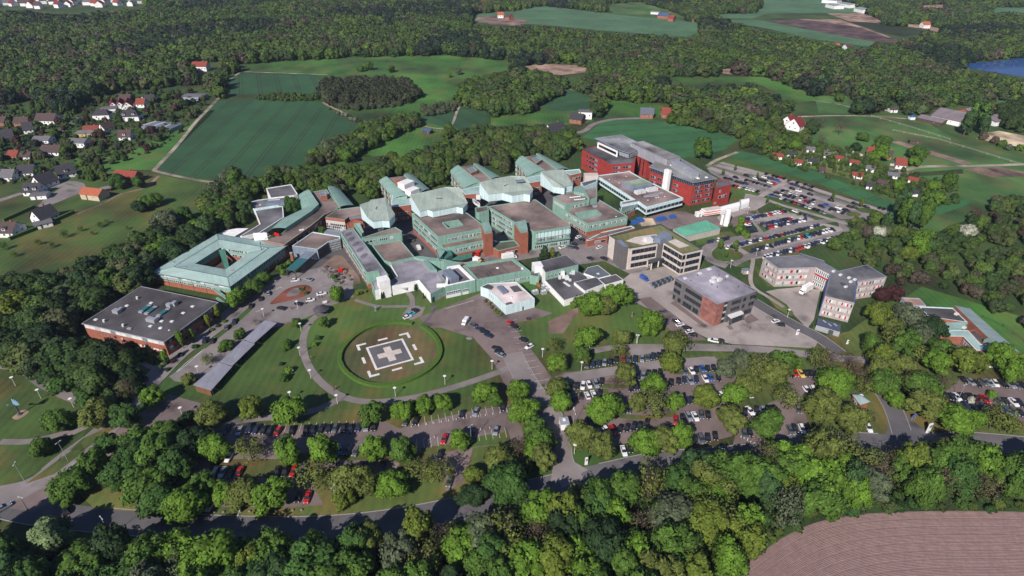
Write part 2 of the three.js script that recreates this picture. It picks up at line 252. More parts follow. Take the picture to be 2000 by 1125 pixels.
// big street along the wood
const highStreet = [[-210.2,-140],[-167.3,-127.3],[-144.6,-121.7],[-127.7,-119.3],[-105.4,-117.3],[-82.2,-116],[-59.7,-116],[-44.9,-117.3],[-30.2,-119.9],[-15.2,-123.7],[.3,-128.4],[14.9,-132.8],[30.1,-137.3],[49.3,-142.4],[68.4,-144.5],[86.4,-147.1],[98,-150.5],[114.4,-152],[133.3,-151.2],[158.5,-152.3],[190.6,-148.3]];
road('main_road', highStreet, 8.4, .06, M.asphalt, 1);
// approach road on the near side, drop-off loop in front of the entrance
road('side_road', [[-163.1,-126],[-150.7,-130.9],[-145.7,-143.7],[-141.5,-154.3],[-140.7,-165.8],[-138.1,-182.9],[-135.7,-198.9],[-128.5,-217],[-122.8,-237.4],[-116.3,-253.3],[-108.2,-263.2]], 8, .07, M.greyPave, 1);
sheet('forecourt', [[-118.1,-237.4],[-114.2,-258.2],[-105.1,-265.8],[-93.7,-271.1],[-78.4,-261],[-74.3,-242.2],[-84,-233.5],[-91.2,-226],[-100.3,-225.9],[-108.4,-223],[-116.7,-221]], .075, M.greyPave);
road('side_road', [[-85.6,-239.9],[-92.1,-229.2],[-103.2,-221.1],[-110.8,-217.1]], 7, .08, M.greyPave);
sheet('paved_strip', [[-132.7,-184.2],[-130.3,-189.8],[-125.5,-204.1],[-120.3,-219.9],[-114.6,-243],[-105.7,-233.8],[-102.3,-220.8],[-108.6,-221.8],[-112.6,-208],[-116.8,-193.3],[-121.3,-180],[-129.3,-181.5]], .066, M.greyPave);
sheet('traffic_island', smooth([[-110.9,-235.6],[-109.7,-242.7],[-107.5,-248.6],[-104.2,-251.6],[-99.3,-252.7],[-95.9,-250],[-95.2,-246.7],[-96.5,-242.9],[-101.3,-239.7],[-106.8,-236.8]], 1, true), .14, M.redBark);
sheet('gravel_bed', smooth([[-105.4,-242.1],[-105.3,-247.3],[-103,-249.9],[-100.9,-248.6],[-100.1,-244.8],[-101.6,-242.8]], 1, true), .17, M.greyPave);
sheet('road_arm', [[-142.1,-135.1],[-139.1,-153.1],[-128,-174.1],[-112.3,-168.7],[-116.8,-158.2],[-125,-153.2],[-132.6,-141.6],[-133.1,-131.1],[-144.3,-121.4],[-154.8,-123.2]], .066, M.pinkPave);
sheet('grass_strip', [[-147.8,-146],[-146.6,-151.4],[-140.7,-157.3],[-138.3,-156.1],[-140.7,-151.8],[-143.1,-146]], .09, M.dry);
sheet('grass_strip', [[-153.1,-131.8],[-145.8,-149.2],[-142.4,-145.7],[-146.5,-135.8]], .09, M.dry);
sheet('grass_bank', [[-132.5,-128.9],[-126.7,-135.9],[-115.2,-132.8],[-110,-122.6],[-114.3,-121.8],[-126.5,-122.8]], .075, M.dry);
road('footpath', [[-202.5,-190.1],[-192.9,-188],[-179.4,-179.5],[-165.2,-172.4],[-154.3,-168.4],[-140.7,-165.8]], 3, .08, M.path);
road('footpath', [[-199.8,-195],[-184.3,-184],[-170.3,-177.6],[-156.5,-170.5]], 2.6, .085, M.path);
road('footpath', [[-173.7,-149.7],[-163.5,-150],[-155.2,-153.4],[-149.3,-155.4],[-149.6,-160.5]], 2.6, .06, M.path);
sheet('statue_bed', smooth([[-177.8,-161.5],[-177.4,-162.7],[-177.1,-164.9],[-175.1,-165.3],[-173.6,-164],[-174,-161.9],[-175.2,-160.3]], 1, true), .06, M.paleSoil);
// footpaths through the lawn
const lawnPath = [[-84,-233.5],[-88.7,-221.2],[-87.8,-208.1],[-82.5,-194.4],[-73.6,-181.9],[-62.7,-173.2],[-52.6,-170.5],[-37.8,-172.6],[-23.1,-178.4],[-7.8,-186.4],[.2,-191.5]];
road('footpath', lawnPath, 3, .07, M.path);
road('footpath', [[-62.6,-172.9],[-70.4,-166.3],[-80.5,-163],[-96,-160.3],[-106.2,-154.5]], 3, .075, M.path);
road('footpath', [[-72.9,-239.7],[-67.2,-236.7],[-61.8,-234.4],[-55.1,-234.3],[-46.8,-234.4],[-42.1,-233.9]], 2, .07, M.path);
road('footpath', [[-49.3,-246.3],[-46.7,-241.5],[-45.5,-234.4]], 2.4, .075, M.path);
road('footpath', [[-157.2,-198.3],[-145.5,-191.4],[-136.1,-186.9]], 2, .09, M.path);
road('footpath', [[-137.2,-188],[-135.9,-193.5],[-133.7,-202.1],[-130.8,-212.1],[-126.9,-221],[-125.5,-227]], 1.7, .09, M.path);
// courtyard in front of the vehicle hall
sheet('yard', [[-41.4,-225.6],[-36.8,-228.9],[-30.3,-234],[-14.5,-246.4],[-5.8,-234.2],[9.4,-234.4],[18.5,-229.4],[9.1,-224.1],[.1,-221.2],[16.1,-184.1],[8,-178.1],[-1.7,-178],[-8.1,-196.6],[-16.2,-210.5],[-31,-217.9],[-35.5,-217.8]], .05, M.pinkPave);
sheet('yard', [[-.1,-300.4],[27.6,-294.7],[50.1,-297.9],[63.6,-295.1],[83.3,-283.8],[60.9,-262.4],[47.6,-277.9],[28.6,-272.4],[16,-283.1],[-25.7,-266.6],[-34.4,-277],[-11,-288.4]], .03, M.greyPave);
sheet('helipad_path', [[-44,-206.5],[-41.4,-212.4],[-38.7,-218.4],[-35,-227.3],[-37.6,-233.9],[-33.8,-236.7],[-34.9,-233.3],[-36.1,-224.1],[-41.7,-214.7],[-43,-208.8]], .09, M.asphalt);
sheet('parking_bay', [[-49.7,-227.2],[-47,-233.8],[-39.5,-233.9],[-40.4,-226.6],[-44.4,-223.4]], .085, M.greyPave);
sheet('bare_patch', [[15.9,-223],[30,-234.6],[30.1,-230.4],[26.3,-223.1],[22,-213.8],[15.5,-213.7],[16.2,-219.1]], .05, M.soil);
// around the white and the grey office blocks
sheet('plaza', [[49.4,-252.6],[58.8,-264.9],[78.3,-272.9],[106.8,-262.9],[114.2,-239.7],[125.2,-219.3],[130.3,-210.3],[125.8,-204.6],[92.5,-207.1],[82.9,-211.4],[68.6,-226.6],[57,-239.1]], .045, M.palePave);
sheet('parking_lane', [[58.9,-241.8],[65,-243.6],[75,-224.7],[82.4,-209.6],[71.5,-209.5]], .06, M.pinkPave);
sheet('forecourt', [[121,-248.9],[122.7,-246],[126.9,-237.5],[126.9,-228.8],[128.7,-218.7],[134.4,-225.6],[147.9,-250.6],[138.9,-253.5],[135.2,-252.4],[127.7,-251.2]], .05, M.palePave);
road('side_road', [[112.1,-240.5],[116.5,-232.8],[125.2,-219.3],[130.9,-211.8],[134.9,-201.2]], 6, .08, M.asphalt, 1);
sheet('flower_bed', [[120.1,-243.1],[121.9,-246],[125.7,-237.5],[127.5,-231.4],[125.9,-228.1],[123.9,-228.8],[120.9,-234.7]], .08, M.dry);
road('footpath', [[48.4,-200.5],[63.9,-204.1],[85.2,-204.3],[102,-203.7],[118,-201.1],[133.4,-197.8],[149.2,-196.3]], 4.5, .055, M.greyPave);
road('footpath', [[33,-201.7],[40.5,-203.9],[51.3,-205],[62,-205.1],[77,-205.6],[89.7,-205]], 3.4, .058, M.path);
road('side_road', [[142.7,-191.4],[140.9,-179.1],[139.5,-167.9],[134.7,-151.2]], 6.4, .07, M.asphalt, 1);
sheet('junction', [[127.7,-151.8],[134.9,-162.1],[139.4,-169.5],[143,-167.7],[143.5,-162.2],[145,-156.5],[143.9,-153.5]], .075, M.asphalt);
road('side_road', [[.1,-200.1],[4.2,-187.1],[8.9,-175.2],[14.1,-164.3],[16.2,-154.2],[16.4,-142.6],[18.4,-136.2],[19.8,-133.1]], 8, .065, M.greyPave, 1);
sheet('junction', [[12.6,-134],[15.1,-148.3],[17.6,-149.2],[19,-143.6],[25,-138.8],[21.5,-136.6],[12.5,-133.6]], .07, M.greyPave);
sheet('yard', [[-123.3,-299],[-105.9,-318.4],[-89.8,-325.4],[-74.4,-339.9],[-45.1,-355.6],[-13.6,-372.4],[20.3,-390.6],[45.4,-364.8],[47,-320.2],[67.4,-301.2],[61.8,-283.6],[21.4,-283.1],[-26.1,-271.8],[-48.3,-282.4],[-67.4,-299.6],[-75.9,-261],[-88.6,-251.3],[-105.1,-265.8]], .02, mat('dark yard asphalt', [.085, .08, .085], { tx: 'pave' }));
// construction pit before the entrance, building yard behind the white block
sheet('excavation', [[-100.5,-265.9],[-96.8,-271.1],[-93,-282.7],[-88.7,-282],[-75.3,-260.5],[-73.3,-254.3],[-81.3,-250.8],[-91.3,-263.9]], .06, M.soil);
sheet('building_yard', [[70.5,-322.4],[78.9,-333.8],[85.8,-337.7],[103.6,-340.6],[110.5,-332.9],[122.6,-333],[134.9,-341],[152.6,-360.7],[146.1,-328.2],[129.3,-319.4],[102.5,-317.9],[91.4,-315.4]], .04, M.pinkPave);
sheet('sand_heap_bed', [[74.4,-329.9],[82.6,-330],[83.1,-321.3],[74.1,-318.8]], .07, M.sand);
// car parks
const lotMid = [[136.1,-329.5],[148.2,-336.8],[165.7,-344.4],[167.3,-337],[178.4,-334.3],[187,-328.7],[192.4,-330.2],[192.8,-319.2],[192.7,-314],[189.7,-310.1],[167.7,-298.7],[153.1,-290.3],[133.7,-283.2],[110.8,-276.4],[105.3,-279.6],[102.3,-286.3],[103.6,-293.2],[108.2,-298],[124.6,-304.3],[140.5,-310.8],[139.8,-322.6],[140.4,-328.1]];
sheet('parking_lot', lotMid, .05, M.palePave);
road('parking_lane', [[109.8,-273.2],[104.7,-277.4],[102.5,-285.1],[105.2,-293.2],[111.5,-298],[125.8,-304.3],[140.3,-310.1],[158,-317.5],[179.1,-325.8],[192.4,-328.8]], 5.5, .06, M.greyPave);
road('parking_lane', [[112.4,-274.8],[118.1,-279.8],[127.5,-285.4],[142.2,-290.1],[162,-298.6],[180.5,-308.7],[190.4,-313.9],[191.7,-321.9],[192.4,-328.8]], 5.5, .062, M.greyPave);
road('parking_lane', [[143.6,-326.8],[141.6,-310.8]], 5, .063, M.greyPave);
road('parking_lane', [[138.5,-329.5],[148.9,-335.3],[163.5,-338.4],[168.6,-335.6],[177.9,-330]], 4, .061, M.palePave);
sheet('grass_strip', [[122.9,-293.4],[142.4,-303.3],[161.3,-311],[179.8,-321.8],[181.6,-319.1],[163.2,-308.5],[142.4,-298.4],[126.2,-286.5]], .09, M.lawn);
sheet('grass_strip', smooth([[105.5,-286.3],[108.8,-292.1],[112.4,-295.1],[117,-292.2],[120.2,-289.9],[122,-285.3],[119,-280.9],[111.2,-278],[106,-280.2]], 2, true), .1, M.lawn);
sheet('grass_strip', [[141.6,-322.7],[142.7,-324],[147,-316],[142.1,-312.1]], .09, M.lawn);
sheet('grass_strip', [[181.5,-324.5],[190.3,-326.7],[188.1,-319.8],[185.1,-321.8]], .09, M.lawn);
sheet('grass_strip', [[177.8,-335.7],[188.2,-330.1],[177.3,-328.6]], .09, M.lawn);
sheet('grass_strip', [[192.3,-323.3],[195.3,-322],[201.1,-319.3],[194.9,-308.9],[192.8,-316.6]], .09, M.lawn);
sheet('grass_strip', [[102.8,-307.8],[109.6,-311.7],[123.9,-313.2],[125.6,-305.6],[107.1,-298],[99.7,-295.5]], .05, M.lawn);
sheet('verge', [[117.4,-277.6],[126.7,-283.2],[133.2,-283.2],[130.7,-274.5],[123.5,-273.4],[114.7,-272.2]], .045, M.lawn);
road('footpath', [[125.9,-281.5],[116.3,-253.3],[120.5,-244.1],[124.5,-235.4]], 2, .1, M.palePave);
sheet('forecourt', [[149.6,-367.9],[156.6,-361.4],[162.7,-356.7],[153,-347.2],[146,-341.1],[126.4,-329.4],[121.2,-323.8],[121.1,-332.1],[131,-340.9],[140.4,-347.1]], .05, M.palePave);
const lotFar = [[136.7,-413.4],[150,-426],[174.7,-402.2],[192.2,-387.5],[212.1,-363.7],[229.5,-342.2],[226.4,-336.3],[222.1,-336.2],[205.2,-330.3],[193.1,-330.2],[191.3,-335.9],[163.7,-363.1],[145.1,-381.5],[136.9,-403.6]];
sheet('parking_lot', lotFar, .05, M.greyPave);
for (const [a, b, n] of [[[138.9,-413.5], [167.7,-378.3], 1], [[145.6,-419.3], [183.6,-388.3], 1], [[165.7,-368.9], [193.3,-340.2], 1], [[176.5,-378.4], [209.3,-344.2], 1]]) road('bay_strip', [a, mix2(a, b, .5), b], 4.6, .06, M.palePave);
for (const [a, b] of [[[141.5,-417.6], [175.1,-380.2]], [[185.3,-383.8], [213.7,-348]], [[163.5,-366.4], [168.1,-368.1]]]) road('grass_strip', [a, mix2(a, b, .5), b], 1.6, .1, M.lawn);
road('bay_strip', [[150,-424],[174.4,-401.2],[184.6,-391.1]], 4.6, .061, M.palePave);
road('bay_strip', [[186.7,-389.3],[204.4,-366.9],[226.7,-339.2]], 4.6, .061, M.palePave);
road('footpath', [[156.8,-362.2],[169.2,-374.9],[183.2,-387.4]], 3.5, .11, M.palePave);
road('footpath', [[150.3,-366.2],[160.4,-357.4],[165.5,-350.4],[178.4,-338.6],[187,-330.1],[192.9,-324.6],[199.3,-319.3]], 3.2, .11, M.palePave);
sheet('grass_strip', smooth([[209.3,-344.2],[216.7,-346.5],[222,-342.1],[218.7,-339.1],[210.9,-339.7]], 2, true), .12, M.lawn);
sheet('grass_strip', smooth([[200,-337.4],[205.1,-340.4],[209.3,-337.5],[205.9,-334.3],[200.5,-334.5]], 2, true), .12, M.lawn);
sheet('parking_bay', [[201.5,-328.9],[214.8,-337.6],[222,-334.8],[219.2,-330.5],[209.3,-327.6],[200.1,-324.7]], .07, M.greyPave);
// long car parks before the wood
sheet('parking_lot', [[-104,-152.9],[-101,-157.9],[-89.2,-158],[-70.9,-158.2],[-49.1,-159.9],[-44.4,-160.4],[-39.1,-156.9],[-36.4,-139.4],[-43.5,-130.9],[-49.3,-136.7],[-73.4,-142.7],[-98.9,-142.5],[-97.3,-136.4],[-94.3,-134.7],[-76.3,-134.8],[-66.1,-136.6],[-56.9,-124.4],[-67.5,-123.6],[-83.3,-123.5],[-91.9,-123.4],[-100.9,-134.6],[-104.8,-143.4]], .045, M.pinkPave);
sheet('parking_lot', [[-46.5,-157.7],[-38.3,-157.2],[-18.3,-164.7],[-.6,-169.8],[-.2,-164.8],[3.9,-157.5],[4.1,-151.1],[-2.3,-150.1],[-12.9,-148.1],[-14.7,-133.8],[-20.3,-129.7],[-22.6,-139.8],[-29.6,-146.1],[-43.9,-144.1]], .05, M.pinkPave);
sheet('grass_strip', [[-94.1,-140.8],[-80,-141.8],[-69,-145.5],[-67.3,-145.5],[-49.8,-145.6],[-37.4,-145.7],[-36.9,-143],[-59.4,-141.9],[-70.7,-139.6],[-79.1,-139.1],[-92.7,-139]], .1, M.dry);
sheet('grass_strip', [[-30.5,-147.9],[-20.1,-149.9],[-13.1,-152.9],[-2.4,-155.5],[-2,-158.5],[0,-151.5],[-2.3,-150.1],[-11.5,-148.6],[-21.9,-146.1],[-29.2,-143.3]], .1, M.lawn);
sheet('parking_lot', [[12.8,-182.3],[20.3,-187.8],[40,-191.2],[62.2,-195.9],[79.5,-198.7],[84.8,-196.8],[88.5,-195.5],[88.8,-188.4],[86.5,-183.5],[79,-175.2],[78.6,-161.1],[76.4,-154.1],[61.1,-149.3],[57.6,-156.9],[35,-149.1],[19.7,-153.7],[18.9,-167],[12.8,-172.4]], .05, M.pinkPave);
road('parking_lane', [[13.6,-181.7],[24.1,-185.1],[40.6,-189.3],[61.8,-193.9],[82.9,-196.1]], 5, .06, M.greyPave);
sheet('parking_lot', [[83,-164.9],[103.9,-175.3],[109.2,-189.4],[121,-189.5],[121.1,-185.4],[107.8,-174.3],[103.9,-152.9],[75.4,-150]], .05, M.pinkPave);
sheet('parking_lot', [[174.6,-185.3],[196.2,-180.8],[201.6,-178.8],[190,-160.7],[180.1,-162.5],[173.4,-171.7],[162.1,-176]], .05, M.pinkPave);
for (const pts of [[[21.4,-181.7],[35.4,-180.1],[51,-179.6]], [[21.4,-176.4],[36.6,-177.1]], [[37.8,-163.9],[47.9,-163],[59.4,-165.1]], [[63.8,-188.2],[85,-189],[86.6,-187.8]]]) road('grass_strip', pts, 2.2, .1, M.dry);
// bay lines and short posts' bases
{
const g = new Geo(), lines = (a, b, n, len, flip = 1) => { const L = dist2(a, b), d = [(b[0] - a[0]) / L, (b[1] - a[1]) / L], m = [-d[1] * flip, d[0] * flip]; for (let i = 0; i <= n; i++) { const p = mix2(a, b, i / n); const q = [p[0] + m[0] * len, p[1] + m[1] * len]; ribbonGeo([p, mix2(p, q, .5), q], .11, .115, g); } };
lines([-35,-157.5], [-1.4,-165.4], 14, 4.6, -1); lines([-32.4,-151.8], [-2.4,-157.5], 13, 4.6);
lines([150,-425], [184.5,-390.7], 34, 4.6); lines([187,-388.4], [226.3,-338.5], 46, 4.6);
lines([-99.5,-153.4], [-47.8,-156.8], 20, 4.6, -1);
lines([-2.6,-222.8], [9.5,-178.1], 11, 5, -1);
const o = shade(new THREE.Mesh(g.geometry(), M.white)); o.name = 'bay_markings'; scene.add(o); tag(o, null, null, null, 'structure');
}
{ // road arrows and the hatched strip on the approach road
const g = new Geo(); for (const l of [[[-131.2,-187],[-130.1,-192.1],[-128.3,-197.1],[-126.5,-202.2]], [[-131.2,-187],[-130.2,-188.7],[-126.5,-202.2]], [[-112.4,-247.9],[-111.2,-250.5],[-110,-249.9]], [[-115.1,-229.2],[-113.6,-230.4]], [[-30.4,-232.5],[-25.2,-235.5],[-17.9,-239.5]]]) ribbonGeo(smooth(l, 1.5), .22, .125, g);
const o = shade(new THREE.Mesh(g.geometry(), M.white)); o.name = 'road_markings'; scene.add(o); tag(o, null, null, null, 'structure');
}
{ // ploughed field with curved ridges in the near corner
const rim = smooth([[52,-95.8],[59.9,-101.7],[69.7,-108],[79.1,-113.9],[90.1,-118.8],[102.1,-121.6],[118.2,-123],[137.1,-123.5],[155.6,-123.2],[171.9,-122.2]], 1.2), inner = smooth([[69.6,-78.4],[81.7,-83.3],[93.4,-86.4],[104.8,-88.3],[115.9,-89.4],[126.7,-89.7],[137,-89.5],[145.8,-89],[152,-88.5]], 1), n = rim.length, rows = 76, g = new Geo();
const at = (i, v, h) => { const p = rim[i], q = inner[Math.min(inner.length - 1, Math.round(i / (n - 1) * (inner.length - 1)))], m = mix2(p, q, v); return [m[0], h, m[1]]; };
reseed(5);
const hs = []; for (let k = 0; k <= rows * 2; k++) hs.push(Array.from({ length: n }, () => (k % 2 ? .05 : .15 + (k % 12 === 0 ? -.08 : 0)) + rr(-.02, .02)));
for (let k = 0; k < rows * 2; k++) for (let i = 0; i < n - 1; i++) g.quad(at(i, k / rows / 2, hs[k][i]), at(i, (k + 1) / rows / 2, hs[k + 1][i]), at(i + 1, (k + 1) / rows / 2, hs[k + 1][i + 1]), at(i + 1, k / rows / 2, hs[k][i + 1]));
const o = shade(new THREE.Mesh(g.geometry(), mat('ploughed soil', [.225, .15, .14], { tx: 'fine', roughness: 1 }))); o.name = 'ploughed_field'; scene.add(o); tag(o, null, null, null, 'structure');
}
{ // helipad
const pad = ccw([[-60.4,-203.2],[-46.1,-209.8],[-39.3,-195.3],[-53.5,-188.6]]), c = centre(pad), ring = inset(pad, .9), h = .1;
const bed = smooth([[-52.9,-218.3],[-62.2,-215.2],[-68.2,-208.6],[-69.8,-199.6],[-67.8,-192.7],[-63.6,-187.2],[-57.9,-182.8],[-50.8,-180.4],[-44,-181],[-37.6,-184.4],[-32.5,-190.4],[-30.6,-196.7],[-31.8,-204.4],[-36.2,-212.4],[-40.3,-217.2],[-45.8,-218.3]], 1.5, true);
sheet('helipad_bed', bed, .06, mat('dry heath bed', [.1, .08, .045], { tx: 'lawn' }));
const o = thing('helipad', 'square tarmac helipad with a pale cross inside the round hedge', 'helipad', c);
part(o, 'pad_surface', new Geo().flat(inset(ccw([[-45.5,-209.7],[-43.7,-208.8],[-44,-206.5],[-39.3,-195.3],[-43.5,-194],[-53.5,-188.6],[-60.4,-203.2]]), .05), h), M.asphalt);
const white = mat('white pad slabs', [.66, .64, .62], { tx: 'fine' });
part(o, 'square_line', new Geo().flat(pad, h + .03, [ring]), white);
const q = (a, b) => { const u = mix2(pad[0], pad[1], a), v = mix2(pad[3], pad[2], a); return mix2(u, v, b); };
const s0 = .19, s1 = .405, e = .81, f = .595;
part(o, 'cross', new Geo().flat([[s1, s0], [f, s0], [f, s1], [e, s1], [e, f], [f, f], [f, e], [s1, e], [s1, f], [s0, f], [s0, s1], [s1, s1]].map(([a, b]) => q(a, b)), h + .035), mat('pale cross slabs', [.56, .49, .44], { tx: 'fine' }));
const B = .26, W = .07, lo = -.21, hi = 1.21;
const strip = (a0, b0, a1, b1) => new Geo().flat([[a0, b0], [a1, b0], [a1, b1], [a0, b1]].map(([a, b]) => q(a, b)), h + .03);
for (const [cx, cz, sx, sz] of [[lo, lo, 1, 1], [hi, lo, -1, 1], [lo, hi, 1, -1], [hi, hi, -1, -1]])
part(o, 'corner_mark', new Geo().flat([[0, 0], [B, 0], [B, W], [W, W], [W, B], [0, B]].map(([a, b]) => q(cx + sx * a, cz + sz * b)), h + .03), white);
for (const [a0, b0, a1, b1] of [[.37, lo, .63, lo + W], [.37, hi - W, .63, hi], [lo, .37, lo + W, .63], [hi - W, .37, hi, .63]]) part(o, 'edge_mark', strip(a0, b0, a1, b1), white);
}

// ---------------------------------------------------------------- buildings
const K = {
mint: mat('mint metal cladding', [.2, .345, .285], { tx: 'clad' }), mintPale: mat('pale mint cladding', [.54, .69, .71], { tx: 'clad' }), mintRoof: mat('pale mint metal roof', [.32, .45, .42], { tx: 'seam', roughness: .6 }), mintGreen: mat('mint green metal roof', [.215, .345, .3], { tx: 'seam', roughness: .65 }), deepGreen: mat('deep green metal roof', [.05, .17, .13], { tx: 'seam' }), teal: mat('green shed roof', [.12, .4, .27], { tx: 'seam' }),
brick: mat('orange red brick', [.3, .098, .06], { tx: 'brick' }), red: mat('deep red brick', [.3, .032, .026], { tx: 'brick' }), gravel: mat('brown gravel roof', [.2, .15, .135], { tx: 'mottle' }), dust: mat('rosy gravel roof', [.24, .175, .165], { tx: 'mottle' }), bitumen: mat('dark roofing felt', [.07, .066, .07], { tx: 'mottle' }), felt: mat('grey roofing felt', [.13, .125, .14], { tx: 'mottle' }), lilac: mat('pale lilac roofing sheet', [.27, .25, .29], { tx: 'mottle', roughness: .6 }), sedum: mat('brown sedum roof', [.16, .13, .08], { tx: 'lawn' }),
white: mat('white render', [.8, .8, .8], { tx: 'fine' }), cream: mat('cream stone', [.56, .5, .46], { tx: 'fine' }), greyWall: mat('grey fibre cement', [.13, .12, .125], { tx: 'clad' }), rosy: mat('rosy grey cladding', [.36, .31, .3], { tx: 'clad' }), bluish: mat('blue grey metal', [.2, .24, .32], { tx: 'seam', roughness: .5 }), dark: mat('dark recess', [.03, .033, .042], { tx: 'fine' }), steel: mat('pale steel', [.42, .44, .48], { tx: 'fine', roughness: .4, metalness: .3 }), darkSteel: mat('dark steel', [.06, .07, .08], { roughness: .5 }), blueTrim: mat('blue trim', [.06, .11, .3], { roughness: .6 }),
frame: mat('white window frame', [.68, .7, .7], { roughness: .5 }), glass: mat('dark window glass', [.022, .028, .038], { roughness: .12 }), skyGlass: mat('pale window glass', [.2, .24, .29], { roughness: .15 }), blind: mat('window with lowered blind', [.45, .46, .46], { roughness: .6 }), redPanel: mat('crimson panel', [.42, .012, .03], { roughness: .5 }), whitePanel: mat('white panel', [.66, .67, .68], { roughness: .5 }), tealGlass: mat('green canopy glass', [.03, .16, .17], { roughness: .12 }), red2: mat('signal red', [.6, .02, .012], { roughness: .5 }), yellow: mat('yellow paint', [.7, .42, .02], { roughness: .5 }), tarp: mat('blue tarpaulin', [.025, .1, .36], { roughness: .6 }), tent: mat('white tent cloth', [.72, .73, .75], { roughness: .7 }),
};
const ang = (p, q) => Math.atan2(-(q[1] - p[1]), q[0] - p[0]);
const B = (name, label, pts, group) => thing(name, label, 'building', centre(pts), 0, group);
// a flat-roofed body: walls, an upstanding rim and the sunken roof
function block(b, raw, y0, y1, wall, roof, o = {}) {
const pts = ccw(raw), rim = inset(pts, o.rim ?? .45), drop = o.drop ?? .35, out = o.over ? inset(pts, o.over) : pts, foot = o.foot ?? 0;
if (foot) { part(b, o.footName ?? 'plinth', new Geo().walls(inset(out, .03), y0, y0 + foot), o.footMat ?? K.brick); }
part(b, 'wall', new Geo().walls(out, y0 + foot, o.over ? y1 - (o.slab ?? .5) : y1), wall);
const cope = new Geo().flat(pts, y1, [rim]); cope.walls([...rim].reverse(), y1 - drop, y1);
if (o.over) { cope.walls(pts, y1 - (o.slab ?? .5), y1); cope.flat(pts, y1 - (o.slab ?? .5)); }
part(b, 'roof_edge', cope, o.cope ?? wall);
const holes = (o.holes ?? []).map(ccw), r = part(b, 'roof', new Geo().flat(rim, y1 - drop, holes), roof);
for (const h of holes) { const g = new Geo().walls([...h].reverse(), y1 - 3.4, y1 + .3); g.flat(h, y1 - 3.4); part(b, 'light_well', g, o.well ?? K.mintGreen); const in2 = inset(h, -.5); part(b, 'well_rim', new Geo().flat(in2, y1 + .3, [h]).walls(in2, y1 - drop, y1 + .3), o.well ?? K.mint); }
return r;
}
const paneMats = [K.glass, K.glass, K.glass, K.skyGlass, K.blind];
// n windows in a row on the wall from p to q; f0 and f1 say where the row starts and ends on it
function wins(b, p, q, f0, f1, n, y, h, o = {}) {
const L = dist2(p, q), step = L * (f1 - f0) / n, w = step * (o.fill ?? .86), t = ang(p, q);
for (let i = 0; i < n; i++) {
if (o.skip?.includes(i)) continue;
const c = mix2(p, q, f0 + (f1 - f0) * (i + .5) / n), f = shade(new THREE.Mesh(UNIT, o.frame ?? K.frame));
f.name = 'window'; f.position.set(c[0] - b.position.x, y + h / 2, c[1] - b.position.z); f.rotation.y = t; f.scale.set(w, h, o.deep ?? .14); b.add(f);
const g = shade(new THREE.Mesh(UNIT, o.pane ?? (o.panes ? o.panes[i % o.panes.length] : paneMats[Math.floor(HASH[(i * 37 + Math.round(c[0] * 13 + y * 7 + c[1])) & 65535] * 4.6)]))); g.name = 'pane'; g.scale.set(1 - (o.edge ?? .2) / w, 1 - (o.edge ?? .2) / h, 1.5); f.add(g);
}
}
const panel = (b, name, p, q, f0, f1, y, h, m, deep = .18, label) => { const c = mix2(p, q, (f0 + f1) / 2), f = shade(new THREE.Mesh(UNIT, m)); f.name = name; f.position.set(c[0] - b.position.x, y + h / 2, c[1] - b.position.z); f.rotation.y = ang(p, q); f.scale.set(dist2(p, q) * Math.abs(f1 - f0), h, deep); if (label) f.userData.label = label; b.add(f); return f; };
const unit = (b, name, c, y, w, h, d, turn, m) => { const f = shade(new THREE.Mesh(UNIT, m)); f.name = name; f.position.set(c[0] - b.position.x, y + h / 2, c[1] - b.position.z); f.rotation.y = turn; f.scale.set(w, h, d); b.add(f); return f; };
const DOME = new THREE.SphereGeometry(.5, 12, 6, 0, Math.PI * 2, 0, Math.PI / 2), PIPE = new THREE.CylinderGeometry(.5, .5, 1, 10);
const dome = (b, c, y, r, m = K.whitePanel, name = 'roof_dome') => { const f = shade(new THREE.Mesh(DOME, m)); f.name = name; f.position.set(c[0] - b.position.x, y, c[1] - b.position.z); f.scale.set(r * 2, r, r * 2); b.add(f); };
const vent = (b, c, y, r, h, m = K.steel) => { const f = shade(new THREE.Mesh(PIPE, m)); f.name = 'vent_pipe'; f.position.set(c[0] - b.position.x, y + h / 2, c[1] - b.position.z); f.scale.set(r * 2, h, r * 2); b.add(f); };
const slope = (b, name, a, ya, c, yc, m, bulge = 0) => { // a roof plane between two lines [p, q], with an optional belly
const g = new Geo(), n = bulge ? 4 : 1, P = (k, t) => { const m2 = mix2(a[k], c[k], t); return [m2[0], lerp(ya, yc, t) + bulge * Math.sin(t * Math.PI), m2[1]]; };
for (let i = 0; i < n; i++) { const L = dist2(a[0], a[1]), W = dist2(a[0], c[0]); g.quad(P(0, i / n), P(1, i / n), P(1, (i + 1) / n), P(0, (i + 1) / n), [0, i / n * W], [L, i / n * W], [L, (i + 1) / n * W], [0, (i + 1) / n * W]); }
return part(b, name, g, m);
};

